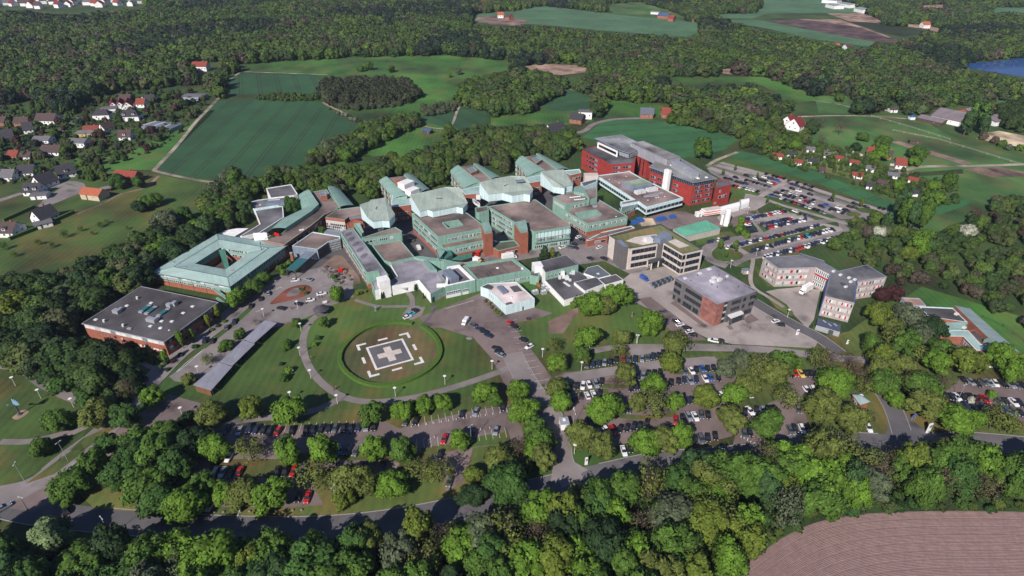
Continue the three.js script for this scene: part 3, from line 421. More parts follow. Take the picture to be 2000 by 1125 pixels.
{ // black roofed hall
const R = [[-179.1,-209.3],[-169.8,-239.1],[-128.9,-226],[-138.7,-196.8]], [A, Bk, C, D] = R, b = B('brick_hall', 'brick hall with a wide flat black roof beside the approach road', R), t = ang(A, D);
block(b, R, 0, 7.3, K.brick, K.bitumen, { over: .4, slab: .35, cope: K.steel, drop: .12, rim: .25 });
const W = inset(ccw(R), .38), near = (p) => W.reduce((m, q) => (dist2(p, q) < dist2(p, m) ? q : m)), a = near(A), d = near(D), c = near(C);
wins(b, a, d, .01, .99, 15, 5.1, 1.75, { fill: .97, edge: .12, panes: [K.whitePanel, K.whitePanel, K.blind, K.whitePanel, K.whitePanel, K.skyGlass] });
wins(b, a, d, .16, .5, 4, 3.0, 1.1, { fill: .35, frame: K.darkSteel }); wins(b, a, d, .3, .52, 2, .9, 1.2, { fill: .3, frame: K.darkSteel }); wins(b, a, d, .52, .64, 1, .2, 2.6, { fill: 1, frame: K.darkSteel, pane: K.glass, edge: .3 });
for (const [f0, f1] of [[.665, .69], [.71, .74], [.78, .81], [.83, .9], [.915, .97]]) panel(b, 'sign_board', a, d, f0, f1, 1.6, f0 < .75 ? 1 : .7, K.whitePanel);
panel(b, 'downpipe', a, d, .755, .76, .2, 6.4, K.steel, .3);
wins(b, d, c, .02, .98, 20, 4.8, 1.8, { fill: .9, frame: K.darkSteel }); wins(b, d, c, .04, .98, 14, 1.2, 1.5, { fill: .6, frame: K.darkSteel });
panel(b, 'sign_board', d, c, .05, .1, 2.0, 1.5, K.whitePanel);
for (const [p, q] of [[[-158.8,-217.2], [-157.4,-223.1]], [[-155.7,-216], [-154.2,-221.9]], [[-149.8,-214.4], [-147.9,-220.2]]]) for (let i = 0; i < 5; i++) { const m = mix2(p, q, (i + .5) / 5); unit(b, 'skylight', m, 7.2, dist2(p, q) / 5 * .92, .7, 1.8, ang(p, q), i % 4 ? K.tealGlass : K.steel); }
for (const [p, w, h, d2] of [[[-168.8,-217.6], 3, 1.5, 2], [[-167.9,-219.3], 1.2, 1.4, 1.2], [[-151.6,-211.6], 2.6, 1.5, 2], [[-149.5,-210.7], 2, 1.7, 1.6], [[-148.9,-211.8], 1.4, 1.6, 1.4], [[-148.7,-222.5], 2.2, 1.6, 1.6], [[-146.8,-223.5], 1.6, 1.9, 1.8], [[-157.1,-205.7], 2, .5, 1]]) { const u = unit(b, 'roof_unit', p, 7.2, w, h, d2, t, K.steel); }
for (const p of [[-167.4,-222.8], [-158,-225.1], [-146.6,-211.2], [-142.3,-211.1], [-140.4,-217.4], [-138.7,-222.5], [-149.5,-207.6], [-174.7,-212.1]]) unit(b, 'skylight', p, 7.15, 1.5, .35, 1.1, t, K.whitePanel);
for (const p of [[-170.4,-210.7], [-160.7,-207.5], [-165.8,-228.5]]) { vent(b, p, 7.2, .5, 1.1, K.whitePanel); }
dome(b, [-144.8,-206.5], 7.2, .9); dome(b, [-140.6,-205], 7.2, .4);
}
{ // square building with hipped green roof round a courtyard
const E = [[-172.2,-252.8],[-157.7,-293.9],[-116,-281.4],[-129.6,-240]], Rg = [[-162.2,-255.6],[-152.7,-284.5],[-123.3,-275.3],[-132.7,-246.1]], I = [[-154.6,-260.7],[-149.2,-277.1],[-132.5,-272.5],[-137.6,-255.3]], b = B('courtyard_building', 'square building with pale green hipped roof round a dark courtyard', E);
const W = inset(ccw(E), .7), near = (p) => W.reduce((m, q) => (dist2(p, q) < dist2(p, m) ? q : m)), [A, Bk, C, D] = E.map(near);
part(b, 'brick_base', new Geo().walls(W, 0, 2.6), K.brick); part(b, 'wall', new Geo().walls(inset(W, .04), 2.6, 6.4), K.mint);
for (let k = 0; k < 4; k++) { const l = (k + 1) % 4; slope(b, 'roof_slope', [E[k], E[l]], 6.5, [Rg[k], Rg[l]], 8.1, K.mintRoof); slope(b, 'roof_slope', [I[k], I[l]], 7, [Rg[k], Rg[l]], 8.1, K.mintRoof); }
const g = new Geo(); for (let k = 0; k < 4; k++) { const l = (k + 1) % 4; g.bar([E[k][0], 6.35, E[k][1]], [E[l][0], 6.35, E[l][1]], .35, .2); g.bar([Rg[k][0], 8.04, Rg[k][1]], [Rg[l][0], 8.04, Rg[l][1]], .3, .14); g.bar([E[k][0], 6.5, E[k][1]], [Rg[k][0], 8.05, Rg[k][1]], .2, .08); } part(b, 'gutter', g, mat('dark green gutter', [.06, .12, .13], {}));
const IW = inset(ccw(I), -.8); part(b, 'courtyard_wall', new Geo().walls([...IW].reverse(), 3.2, 6.9), K.mint); part(b, 'courtyard_base', new Geo().walls([...IW].reverse(), 0, 3.2), K.brick); part(b, 'courtyard_floor', new Geo().flat(IW, .08), M.darkSoil);
part(b, 'soffit', new Geo().flat(ccw(E), 6.33, [W]), K.mintPale);
const nI = (p) => IW.reduce((m, q) => (dist2(p, q) < dist2(p, m) ? q : m)), ii = I.map(nI); wins(b, ii[1], ii[2], .04, .96, 16, 5.4, 1.1); wins(b, ii[1], ii[2], .04, .96, 12, 2.6, 1.2); wins(b, ii[2], ii[3], .04, .96, 12, 5.2, 1.2);
const sl = [[-149.7,-276],[-146.7,-277],[-140.6,-264.7],[-142.1,-263.7]]; part(b, 'stair_roof', new Geo().flat(sl, (p) => (p[1] < sl[2][1] ? 6.4 : 1.6)).walls(ccw(sl), 0, 1.6), K.deepGreen);
wins(b, A, D, .02, .8, 28, 2.9, .95, { fill: .78 }); wins(b, A, D, .02, .98, 16, 5.0, 1.0, { fill: .97, panes: [K.blind, K.skyGlass, K.whitePanel, K.blind] });
panel(b, 'balcony_rail', A, D, .03, .95, 4.55, .12, K.steel, .9); for (const f of [.17, .34, .5, .67]) panel(b, 'downpipe', A, D, f, f + .004, .3, 5.9, K.darkSteel, .3);
wins(b, D, C, .03, .97, 30, 4.4, 1.3, { fill: .8 }); wins(b, D, C, .03, .97, 26, 1.2, 1.3, { fill: .7 });
const st = [[-137,-240.5],[-132.1,-241.4],[-129.6,-237.3],[-129.3,-233.3],[-134.6,-235.6]]; part(b, 'outside_stair', new Geo().bar([...mix2(st[0], st[0], 0), 0].length ? [st[0][0], 4.3, st[0][1]] : 0, [st[2][0], .4, st[2][1]], 1.4, .5).bar([st[4][0], 3.2, st[4][1]], [st[3][0], .2, st[3][1]], 1.2, .4), K.mint);
for (const p of [[-129.1,-279.6], [-126.7,-273.9]]) vent(b, p, 7.5, .2, 1.8, K.darkSteel); for (const p of [[-157.4,-255.6], [-133.3,-252.7], [-166,-261]]) unit(b, 'roof_unit', p, 7.2, 1.6, .9, .9, .5, K.steel);
}
{ // north-west wing with white rims and green mansards
const b = B('curved_wing', 'low wing of dark flat roofs with a rounded white edged end', [[-150.3,-328.1],[-129.9,-317.2],[-144.6,-292.6]]);
block(b, [[-153.2,-357.1],[-139.7,-363.9],[-130.9,-348.3],[-132.7,-346.2],[-145.4,-342.2]], 0, 6.4, K.white, K.felt, { cope: K.white });
const curve = [[-157.4,-336],[-152.6,-340],[-137.9,-346],[-135.2,-333.4],[-142.4,-330.7],[-150.1,-327],[-153.4,-330.2],[-155.8,-332.7]]; block(b, curve, 0, 6, K.mintPale, K.felt, { cope: K.mintPale });
wins(b, curve[5], curve[7], 0, 1, 3, 2.6, 2, { fill: .95 }); wins(b, curve[0], curve[7], 0, 1, 2, 2.6, 2, { fill: .95 });
block(b, [[-151,-329.2],[-135.6,-333.9],[-130.1,-318.3],[-137,-298.6],[-144.6,-293.6],[-145.9,-294.3],[-140.5,-309.2]], 0, 5, K.white, K.felt, { cope: K.white, foot: 2.5 });
unit(b, 'roof_unit', [-139.8,-334.2], 5.6, 11, 2, 4, .15, K.bluish); unit(b, 'roof_unit', [-142.2,-338.8], 5.6, 7, 1, 1.6, .15, K.whitePanel); dome(b, [-148.8,-333.7], 5.6, .6);
const b2 = B('mansard_wing', 'brick wing with brown flat roof between two green mansards', [[-120.6,-347.5],[-100.2,-327],[-109.4,-301.7],[-119.5,-282.3]]);
const flat = [[-122.2,-349.1],[-114.4,-353.2],[-99.8,-327.3],[-101,-323.5],[-105.9,-317.2],[-109.6,-302.3],[-117.1,-279.8],[-128.6,-284],[-123.1,-290.3],[-121.6,-297.9],[-114.3,-318.9],[-110.6,-328.4]]; block(b2, flat, 0, 7.6, K.brick, K.gravel, { cope: K.mint });
wins(b2, flat[6], flat[5], .03, .97, 18, 4, 1.6, { frame: K.darkSteel }); wins(b2, flat[5], flat[4], .05, .95, 10, 4, 1.8);
const me = [[-129.2,-344.6],[-120.8,-324.3],[-127.9,-312],[-130,-298.8]], mr = [[-123.6,-348.3],[-111.6,-326.5],[-113.3,-316.4],[-121,-294.9]];
for (let k = 0; k < 3; k++) slope(b2, 'roof_slope', [me[k], me[k + 1]], 7.4, [mr[k], mr[k + 1]], 9.6, K.mintGreen, .3);
part(b2, 'gable_wall', new Geo().walls(mr, 7.2, 9.6, false).walls(me, 0, 7.4, false), K.mint);
slope(b2, 'roof_slope', [[-113.6,-353.8],[-98.6,-323.3]], 9.4, [[-108.5,-358.2],[-93,-331.8]], 6.6, K.mintGreen, .5); part(b2, 'gable_wall', new Geo().walls([[-113.6,-353.8],[-98.6,-323.3]], 7.2, 9.4, false), K.mint);
const bx = [[-115.5,-341.9],[-112.6,-344.3],[-109.9,-338.1],[-113.3,-336.7]]; block(b2, bx, 7, 10, K.brick, K.skyGlass, { cope: K.steel });
for (const p of [[-125.2,-290.8], [-123.6,-289.8]]) unit(b2, 'roof_unit', p, 7.2, 1.4, 1.6, 1.2, .4, K.red2); unit(b2, 'roof_sign_box', [-131.5,-286.9], 6.5, 7, 4.2, .5, .1, K.white); unit(b2, 'skylight', [-113.4,-297.5], 7.2, 2.6, .4, 1.3, .4, K.whitePanel);
part(b2, 'roof_frame', new Geo().bar([...[-132,-292.6].slice(0, 1), 8.2, [-132,-292.6][1]], [[-126.9,-288.4][0], 8.2, [-126.9,-288.4][1]], .3, .3).bar([[-128.6,-284.2][0], 8.2, [-128.6,-284.2][1]], [[-126.9,-288.4][0], 8.2, [-126.9,-288.4][1]], .3, .3), K.whitePanel);
const t = thing('curved_tent_roof', 'white curved roof beside the square green roofed building', 'canopy', centre([[-161,-301.2],[-146.8,-307.9],[-150.6,-298.4]])); part(t, 'roof', new Geo().flat([[-161,-301.2],[-158.5,-305.3],[-153.1,-307.8],[-146.8,-307.9],[-150.6,-298.4],[-156.7,-299.5]], 3).walls(ccw([[-161,-301.2],[-158.5,-305.3],[-153.1,-307.8],[-146.8,-307.9],[-150.6,-298.4],[-156.7,-299.5]]), 0, 3), K.white); part(t, 'low_roof', new Geo().flat([[-168.5,-292.8],[-165,-299.1],[-161.1,-298.5],[-166.5,-290.6]], 2.6).walls(ccw([[-168.5,-292.8],[-165,-299.1],[-161.1,-298.5],[-166.5,-290.6]]), 0, 2.6), K.white); part(t, 'wall', new Geo().wall([-171.5,-304.1], [-165.4,-304.8], 0, 3.2), K.brick);
}
{ // entrance hall and octagon
const R = [[-113.8,-281.2],[-107.6,-297.6],[-91.6,-292.4],[-90.9,-289.7],[-96.2,-286],[-99.6,-277.4]], b = B('entrance_hall', 'entrance hall with brown roof and white gridded glass front', R);
block(b, R, 0, 6.2, K.bluish, K.gravel, { cope: K.mintPale });
for (let r = 0; r < 4; r++) { wins(b, R[3], R[4], .02, .98, 9, .4 + r * 1.3, 1.25, { fill: .97, pane: K.glass }); wins(b, R[4], R[5], .02, .98, 10, .4 + r * 1.3, 1.25, { fill: .97, pane: K.glass, frame: K.darkSteel }); }
const O = [[-104.3,-311.7],[-100.3,-322.1],[-88.2,-326.5],[-84.1,-315.6],[-91.3,-312.5],[-92.7,-308.6]], b2 = B('octagon_hall', 'brown roofed hall with brick band above tall white window grid', O);
block(b2, O, 0, 8.2, K.brick, K.gravel, { cope: K.mint }); for (let r = 0; r < 4; r++) wins(b2, O[0], O[5], .01, .99, 10, .6 + r * 1.5, 1.4, { fill: .97, pane: r > 2 ? K.blind : undefined });
const low = [[-103.6,-303.1],[-102.6,-307.1],[-90.8,-303.8],[-93.9,-299.4]]; part(b2, 'low_glass_roof', new Geo().flat(low, 3.2).walls(ccw(low), 0, 3.2), K.skyGlass);
part(b2, 'roof_pipe', new Geo().bar([[-90,-308.5][0], 8.8, [-90,-308.5][1]], [[-82.9,-310.3][0], 8.8, [-82.9,-310.3][1]], 1, 1), K.bluish); block(b2, [[-90.2,-302.5],[-87.8,-307.2],[-82,-306.1],[-81.1,-301.5],[-86.7,-295.9]], 0, 8.8, K.brick, K.brick); block(b2, [[-85.4,-299.7],[-82.5,-300.8],[-78,-289.9],[-78.6,-287.3],[-83,-295.3]], 0, 10.2, K.mint, K.mintRoof);
const c = thing('entrance_canopy', 'green glass canopy on steel posts over the entrance drive', 'canopy', centre([[-110.6,-260.4],[-106,-259.1],[-100.2,-279.3],[-104.7,-281.2]])), q = [[-110.6,-260.4],[-105.9,-259.1],[-100.2,-279.3],[-105.5,-280.7]], g = new Geo();
const cols = 9; for (let i = 0; i < cols; i++) for (let j = 0; j < 3; j++) { const P = (u, v) => { const m = mix2(mix2(q[0], q[1], v), mix2(q[3], q[2], v), u); return [m[0], 4.4, m[1]]; }; const pg = new Geo().quad(P((i + .04) / cols, (j + .05) / 3), P((i + .96) / cols, (j + .05) / 3), P((i + .96) / cols, (j + .95) / 3), P((i + .04) / cols, (j + .95) / 3)); part(c, 'pane', pg, i > 4 ? K.skyGlass : K.tealGlass); }
for (const [k, l] of [[0, 1], [1, 2], [2, 3], [3, 0]]) g.bar([q[k][0], 4.05, q[k][1]], [q[l][0], 4.05, q[l][1]], .3, .3); for (let i = 1; i < cols; i++) { const s = mix2(q[0], q[3], i / cols), e = mix2(q[1], q[2], i / cols); g.bar([s[0], 4.15, s[1]], [e[0], 4.15, e[1]], .14, .2); } part(c, 'frame', g, K.darkSteel);
for (const p of [q[0], q[1], mix2(q[1], q[2], .5), mix2(q[0], q[3], .5)]) part(c, 'post', new Geo().box(p[0], 0, p[1], .3, 4.1, .3), K.darkSteel);
const br = thing('brick_pier', 'square orange brick pier beside the glass canopy', 'pier', [-113.1,-276.6]); part(br, 'pier', new Geo().box(...[-113.1,-276.6].slice(0, 1), 0, [-113.1,-276.6][1], 1.2, 4.6, 1), K.brick); part(br, 'cap', new Geo().box([-113.1,-276.6][0], 4.6, [-113.1,-276.6][1], 1.5, .2, 1.3), K.mint);
}
// the big attic roofs: back and front edge of the roof at their own heights, slanted mint walls over a dark recess
function towerTop(b, back, yb, front, yf, y0, under) {
const pts = [...back.map((p) => [...p, yb]), ...front.map((p) => [...p, yf])], e = area2(pts) > 0 ? pts.reverse() : pts, n = e.length, g = new Geo(), at = (p) => e.reduce((m, q) => (dist2(p, q) < dist2(p, m) ? q : m))[2];
for (let i = 0; i < n; i++) { const p = e[i], q = e[(i + 1) % n], L = dist2(p, q); g.quad([p[0], y0, p[1]], [q[0], y0, q[1]], [q[0], q[2], q[1]], [p[0], p[2], p[1]], [0, 0], [L, 0], [L, 3], [0, 3]); }
part(b, 'attic_wall', g, K.mintPale);
const e2 = e.map((p) => [p[0], p[1]]), r = new Geo().flat(inset(e2, -.25), (p) => at(p) + .02); part(b, 'attic_roof', r, mat('weathered pale mint roof', [.29, .35, .315], { tx: 'seam' }));
const L = mix2(back[0], front[0], .45), R = mix2(back.at(-1), front.at(-1), .45), yr = lerp(yb, yf, .45); part(b, 'roof_ridge', new Geo().bar([L[0], yr, L[1]], [R[0], yr, R[1]], .3, .16), K.felt);
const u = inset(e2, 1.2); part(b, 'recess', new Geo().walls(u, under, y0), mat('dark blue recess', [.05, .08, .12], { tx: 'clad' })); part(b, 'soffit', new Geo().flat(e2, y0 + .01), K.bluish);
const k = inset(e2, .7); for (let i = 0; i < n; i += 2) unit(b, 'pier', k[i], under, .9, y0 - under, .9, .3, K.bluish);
}
{ // service wing with long lilac roof, vehicle hall and garage doors
const L = [[-91,-292.1],[-85.5,-297.3],[-57.8,-247.5],[-61.2,-246],[-63.6,-251.2],[-68.5,-249.5]], b = B('long_wing', 'long mint clad wing with a lilac roof and oval dark patches', L);
block(b, L, 0, 9, K.mint, K.lilac, { foot: 2.6 });
for (let r = 0; r < 3; r++) wins(b, L[0], L[5], .04, .97, 26, 1.0 + r * 2.8, 1.3, { fill: .9 });
for (const p of [[-86.2,-290.3], [-83.5,-284.7], [-80,-279], [-76.5,-272.8], [-73.2,-266.7]]) { const s = smooth(Array.from({ length: 8 }, (_, k) => [p[0] + 1.5 * Math.cos(k * .785) - .7 * Math.sin(k * .785), p[1] + 2.6 * Math.sin(k * .785) + .4 * Math.cos(k * .785)]), .6, true); part(b, 'dark_patch', new Geo().flat(s, 8.68), K.felt); }
panel(b, 'roof_ridge', [-74.7,-262.5], [-67.5,-265], 0, 1, 8.6, .4, K.lilac, .4);
unit(b, 'roof_hatch', [-59.6,-243.7], 0, 4.6, 9.4, 5, ang(L[0], L[5]), K.white);
const b2 = B('service_block', 'white and mint low block with pale lilac roofs and vehicle doors', [[-63.3,-240.2],[-37.2,-237.7],[-46,-262.8]]), P = [[-63.2,-239.7],[-66.2,-246.9],[-62,-252.4],[-59.1,-245.8],[-54.6,-252.5],[-60.2,-264.8],[-47.9,-270.6],[-41.1,-267.4],[-35.8,-257.9],[-31.8,-259.7],[-31,-244],[-37.2,-237.2],[-44,-249.2],[-56.9,-243.2]];
block(b2, P, 0, 5.3, K.white, K.lilac, { cope: K.mint, rim: .35 });
panel(b2, 'mint_front', P[10], P[11], 0, 1, 0, 5.25, K.mint, .16); panel(b2, 'mint_front', P[0], P[1], 0, 1, 0, 5.25, K.mint, .16);
const G = [[-30.8,-241.2],[-17.2,-247.2],[-25.9,-261.8],[-31.7,-259.5]]; block(b2, G, 0, 6.7, K.mint, K.felt, { rim: 1.1, drop: 1.2, cope: K.white });
for (const [f0, f1, h] of [[.02, .5, 3.3], [.56, .76, 3]]) { const d = panel(b2, 'garage_door', G[0], G[1], f0, f1, .1, h, K.frame, .22); for (let i = 0; i < 8; i++) for (let j = 0; j < 2; j++) { const x = shade(new THREE.Mesh(UNIT, j ? K.glass : K.skyGlass)); x.name = 'pane'; x.position.set(-.5 + (i + .5) / 8, .1 + j * .24, 0); x.scale.set(.1, .2, 1.3); d.add(x); } }
const d0 = P[10], d1 = P[11]; for (const [f0, f1] of [[.08, .5], [.78, .93]]) panel(b2, 'garage_door', d0, d1, f0, f1, .1, 2.7, f0 < .5 ? K.steel : K.dark, .3);
unit(b2, 'cooling_unit', [-28.9,-250.3], 5.6, 4, 2.8, 9, ang(G[1], G[2]) + Math.PI / 2, K.bluish); unit(b2, 'duct', [-33.8,-249.9], 5.4, 2, 1.4, 5, ang(G[1], G[2]) + Math.PI / 2, K.steel); unit(b2, 'white_screen', [-32.5,-243.3], 5, .4, 1.9, 5, ang(P[10], G[0]), K.white);
part(b2, 'outside_stair', new Geo().bar([[-59.5,-250.3][0], 4.4, [-59.5,-250.3][1]], [[-49.7,-245.5][0], 2.4, [-49.7,-245.5][1]], 1.8, .4), K.steel);
block(b2, [[-72.7,-283],[-58.9,-288.8],[-49,-270.5],[-59.5,-264.2],[-63.6,-266.5]], 0, 6.1, K.mint, K.gravel, {}); block(b2, [[-49.4,-270.3],[-47,-271.3],[-34.3,-268],[-25.4,-264.5],[-31.8,-260.4],[-34.1,-265.8],[-40.9,-266.2],[-47.6,-269.1]], 0, 6.2, K.mint, K.mintGreen, { rim: .2, drop: .02 });
part(b2, 'roof_wedge', new Geo().flat([[-44.2,-265.8],[-42.4,-267.2],[-36.3,-256.9],[-39.4,-256.7]], 6.4).walls(ccw([[-44.2,-265.8],[-42.4,-267.2],[-36.3,-256.9],[-39.4,-256.7]]), 5, 6.4), K.mintGreen);
for (const p of [[-61.1,-243], [-60.2,-243.4], [-57.5,-245.8], [-46.3,-250.4], [-45.7,-251.3], [-41.4,-243.6]]) { /* columnar evergreens are planted below */ }
const T = [[-78.1,-284.4],[-62.7,-297.1],[-58.3,-292.3],[-58.3,-290.4],[-76.9,-282.8]]; const b3 = B('attic_block', 'mint block below the smallest of the big attic roofs', T);
block(b3, T, 0, 9.6, K.mint, K.gravel, {}); wins(b3, T[4], T[3], .05, .32, 3, 6.9, 1.4); wins(b3, T[4], T[3], .36, .62, 5, 6.9, 1.4); wins(b3, T[4], T[3], .68, .78, 2, 6.9, 1.6);
towerTop(b3, [[-82.3,-305.4],[-77.8,-310],[-77.7,-312.1],[-70.8,-315]], 18.6, [[-63.6,-303],[-65.1,-294.9],[-69.1,-295.3],[-73.4,-293.8],[-77.1,-298.7]], 14.2, 10.2, 9.2);
}
{ // three treatment blocks with big attic roofs
const R = [[-55.5,-309.4],[-25,-310],[-16.9,-297.4],[-15.8,-290.4],[-37.9,-280.5]], b = B('treatment_block', 'mint treatment block with a square light well in its brown roof', R);
block(b, R, 0, 12.2, K.mint, K.gravel, { foot: 3.2, holes: [[[-36.8,-296.9],[-29.3,-300],[-26.5,-294.6],[-33.7,-290.9]]] });
for (let r = 0; r < 3; r++) wins(b, R[0], R[4], .06, .97, 22, 2.2 + r * 3.2, 1.5, { fill: .9 });
wins(b, R[4], R[3], .2, .27, 1, 8.6, 1.6); wins(b, R[4], R[3], .3, .55, 8, 8.6, 1.6); wins(b, R[4], R[3], .6, .83, 7, 8.6, 1.6); wins(b, R[4], R[3], .87, .99, 4, 8.6, 1.6);
const S = [[-36.1,-278],[-14.2,-286.3],[-13.6,-283.2],[-29.6,-276.4],[-34.6,-275.5]]; block(b, [[-38.7,-285.2],[-16.1,-294.7],[-13.9,-286.3],[-29.8,-278.6],[-35.2,-276.9]], 0, 7.6, K.mint, K.gravel, { foot: 3 }); const s0 = [-29.8,-278.6], s1 = [-13.9,-286.3]; wins(b, s0, s1, .05, .4, 7, 4.4, 1.5); wins(b, s0, s1, .46, .86, 8, 4.4, 1.5); wins(b, s0, s1, .9, .99, 2, 4.4, 1.5);
const w = [[-38.6,-277.7],[-36.2,-278.8],[-33.8,-272.9],[-35.8,-265.6]]; part(b, 'green_wedge', new Geo().flat(w, (p) => (p[0] < w[2][0] - 2 ? 6.5 : 8)).walls(ccw(w), 0, 6.5), K.mintGreen); const w2 = [[-35.7,-272.9],[-32.6,-281],[-30.1,-272.9],[-33.5,-268.7]]; part(b, 'dark_wedge', new Geo().flat(w2, 6).walls(ccw(w2), 0, 6), K.deepGreen);
part(b, 'loading_canopy', new Geo().flat([[-31,-272.6],[-27.7,-276.3],[-21.2,-279.1],[-20.2,-275.3],[-25.3,-272.1]], 3.6).walls(ccw([[-31,-272.6],[-27.7,-276.3],[-21.2,-279.1],[-20.2,-275.3],[-25.3,-272.1]]), 3.2, 3.6), K.deepGreen);
towerTop(b, [[-56,-312.8],[-48.9,-316.7],[-46.9,-318.1],[-37.7,-324],[-29.7,-323.1]], 21.4, [[-25,-314.5],[-27,-307.8],[-30.7,-309.7],[-43.1,-303.4],[-46.1,-305.8],[-49.8,-303.3]], 16, 12.3, 11.6);
const T = [[-16.8,-292.7],[-12.1,-294],[-10.1,-283.7],[-14.2,-281.4]]; const tb = B('brick_stair_tower', 'orange brick stair tower with mint cap beside the light well block', T); block(tb, T, 0, 13.2, K.brick, K.mintGreen, { drop: .05 }); part(tb, 'cap_roof', new Geo().add((() => { const g = new Geo(), t = ccw(T); g.walls(inset(t, .3), 13, 14.6).flat(inset(t, .3), 14.6); return g; })()), K.mintGreen);
}
{
const R = [[-14.2,-321.4],[13.4,-331.7],[30.8,-299.8],[31,-295.9],[11.6,-289.4],[.8,-301.4]], b = B('central_block', 'central mint block with a plain brown roof and slanted glazed front', R);
block(b, R, 0, 11, K.mint, K.gravel, {});
for (const [y, h] of [[8.2, 1.5], [5.0, 1.6], [2.0, 1.7]]) wins(b, R[0], R[5], .03, .95, 20, y, h, { fill: .92 });
const f0 = R[4], f1 = R[3]; wins(b, f0, f1, .05, .98, 22, 4.9, 1.4, { fill: .9 }); wins(b, f0, f1, .02, .98, 18, 1.0, 1.6, { fill: .9 });
for (let i = 0; i < 10; i++) panel(b, 'facade_fin', f0, f1, .06 + i * .1, .068 + i * .1, 4.4, 6, K.mintGreen, .9); panel(b, 'walkway', f0, f1, .02, 1, 4.3, .25, K.mintGreen, 2.2); panel(b, 'sun_screen', f0, f1, .05, 1, 7.0, 2.6, K.mintPale, .7);
const A = [[-21.2,-319.4],[-14.3,-322.3],[-13.2,-316],[-18.4,-313],[-20.1,-313]]; block(b, A, 0, 11, K.mint, K.gravel, {}); wins(b, A[0], A[2], .1, .95, 6, 8.2, 1.4); for (let i = 0; i < 6; i++) unit(b, 'roof_unit', mix2([-22.6,-328.8], [-19.2,-323.2], i / 5), 10.6, 1.3, .9, 4, .1, K.whitePanel);
unit(b, 'roof_stair', [-19.9,-332.7], 10.6, 2.6, 2.4, 2, 0, K.whitePanel);
towerTop(b, [[-19,-333.4],[-12.9,-337.2],[-10.6,-339.7],[-1.3,-344.1],[7,-343.1]], 20.4, [[11.9,-334.5],[10,-327.1],[6.4,-328.5],[-.3,-325.8],[-5.9,-329.8],[-13.8,-327.4]], 15.8, 11.2, 10.5); unit(b, 'skylight', [4.3,-338.8], 19.2, 5, .5, 3, .2, K.skyGlass);
const T = [[1,-295.2],[7.4,-298],[8.3,-286],[4.3,-284.3]], tb = B('brick_stair_tower', 'orange brick stair tower with mint cap beside the slanted glazed front', T); block(tb, T, 0, 12.4, K.brick, K.mintGreen, { drop: .05 }); part(tb, 'cap_roof', (() => { const t = inset(ccw(T), .3); return new Geo().walls(t, 12, 13.9).flat(t, 13.9); })(), K.mintGreen);
const Y = [[-11.4,-285.5],[-10.5,-290.6],[1.2,-293],[4.3,-286.2],[-7.1,-280.5]]; const yb = B('low_annex', 'low annex with mossy green flat roof between two brick towers', Y); block(yb, Y, 0, 4.2, K.brick, mat('mossy roof', [.1, .12, .085], { tx: 'mottle' }), { cope: K.mint, rim: .6 }); wins(yb, Y[4], Y[3], .3, .9, 3, .5, 2.2);
}
{
const U = [[23.8,-335.2],[35.2,-343.3],[51.5,-350.7],[49.6,-334.2],[30.6,-324.2]], b = B('stepped_block', 'stepped mint block with two sunken brown roofs and brick base', U);
block(b, U, 0, 11, K.mint, K.dust, {}); wins(b, U[4], U[3], .22, .35, 3, 8, 1.5); wins(b, U[4], U[3], .4, .65, 6, 8, 1.5); wins(b, U[4], U[3], .7, .8, 3, 8, 1.5); wins(b, U[0], U[4], .1, .9, 8, 7.6, 1.6, { pane: K.blind });
for (let r = 0; r < 2; r++) for (let i = 0; i < 6; i++) dome(b, mix2([34.1,-335.3], [39.6,-336.7], i / 5).map((v, k) => v + (k ? r * 3.4 : r * 2.4)), 10.7, .7);
const S = [[30.1,-323.2],[34.1,-326.2],[50.7,-341],[65,-315.9],[41.3,-305.8]]; block(b, S, 0, 7.8, K.mint, K.dust, { foot: 2.8, holes: [[[36.2,-319.6],[47.9,-323.8],[50.1,-318.1],[38.6,-312.3]]] });
wins(b, S[4], S[3], .03, .26, 5, 5, 1.4); wins(b, S[4], S[3], .29, .52, 6, 5, 1.4); wins(b, S[4], S[3], .55, .74, 6, 5, 1.4); wins(b, S[4], S[3], .77, .98, 7, 5, 1.4); wins(b, S[0], S[4], .05, .95, 20, 5, 1.4); wins(b, S[0], S[4], .05, .95, 12, 1, 1.4);
unit(b, 'roof_unit', [47.9,-328.8], 7.6, 2.6, 1, 1.6, .2, K.steel); dome(b, [58.5,-316.1], 7.5, .5);
const Lw = [[39.5,-294.4],[49.5,-304.4],[66.9,-312.6],[68.5,-309.6],[52,-300],[40.4,-293.4]]; block(b, Lw, 0, 3.6, K.brick, K.dust, { cope: K.mintPale }); const Lf = [[40.1,-299.8],[52.5,-304.4],[51.9,-298.2],[42.5,-295.1],[39.6,-295.5]]; block(b, Lf, 0, 3.7, K.brick, K.dust, { cope: K.brick }); wins(b, Lf[3], Lf[2], .2, .9, 2, 1, 1.5);
part(b, 'green_wedge', new Geo().flat([[36.8,-347.8],[42.6,-348.6],[43.4,-341.6],[44.7,-330.5],[42.4,-337.1],[36.4,-340]], 12.5).walls(ccw([[36.8,-347.8],[42.6,-348.6],[43.4,-341.6],[44.7,-330.5],[42.4,-337.1],[36.4,-340]]), 8, 12.5), K.mintGreen);
towerTop(b, [[17,-352.4],[24.2,-355.4],[30.9,-356]], 20, [[36.3,-347.1],[35.8,-343.5],[31.3,-340.8],[30.6,-338.3],[24.2,-341.3]], 15.2, 11.2, 10.5);
}
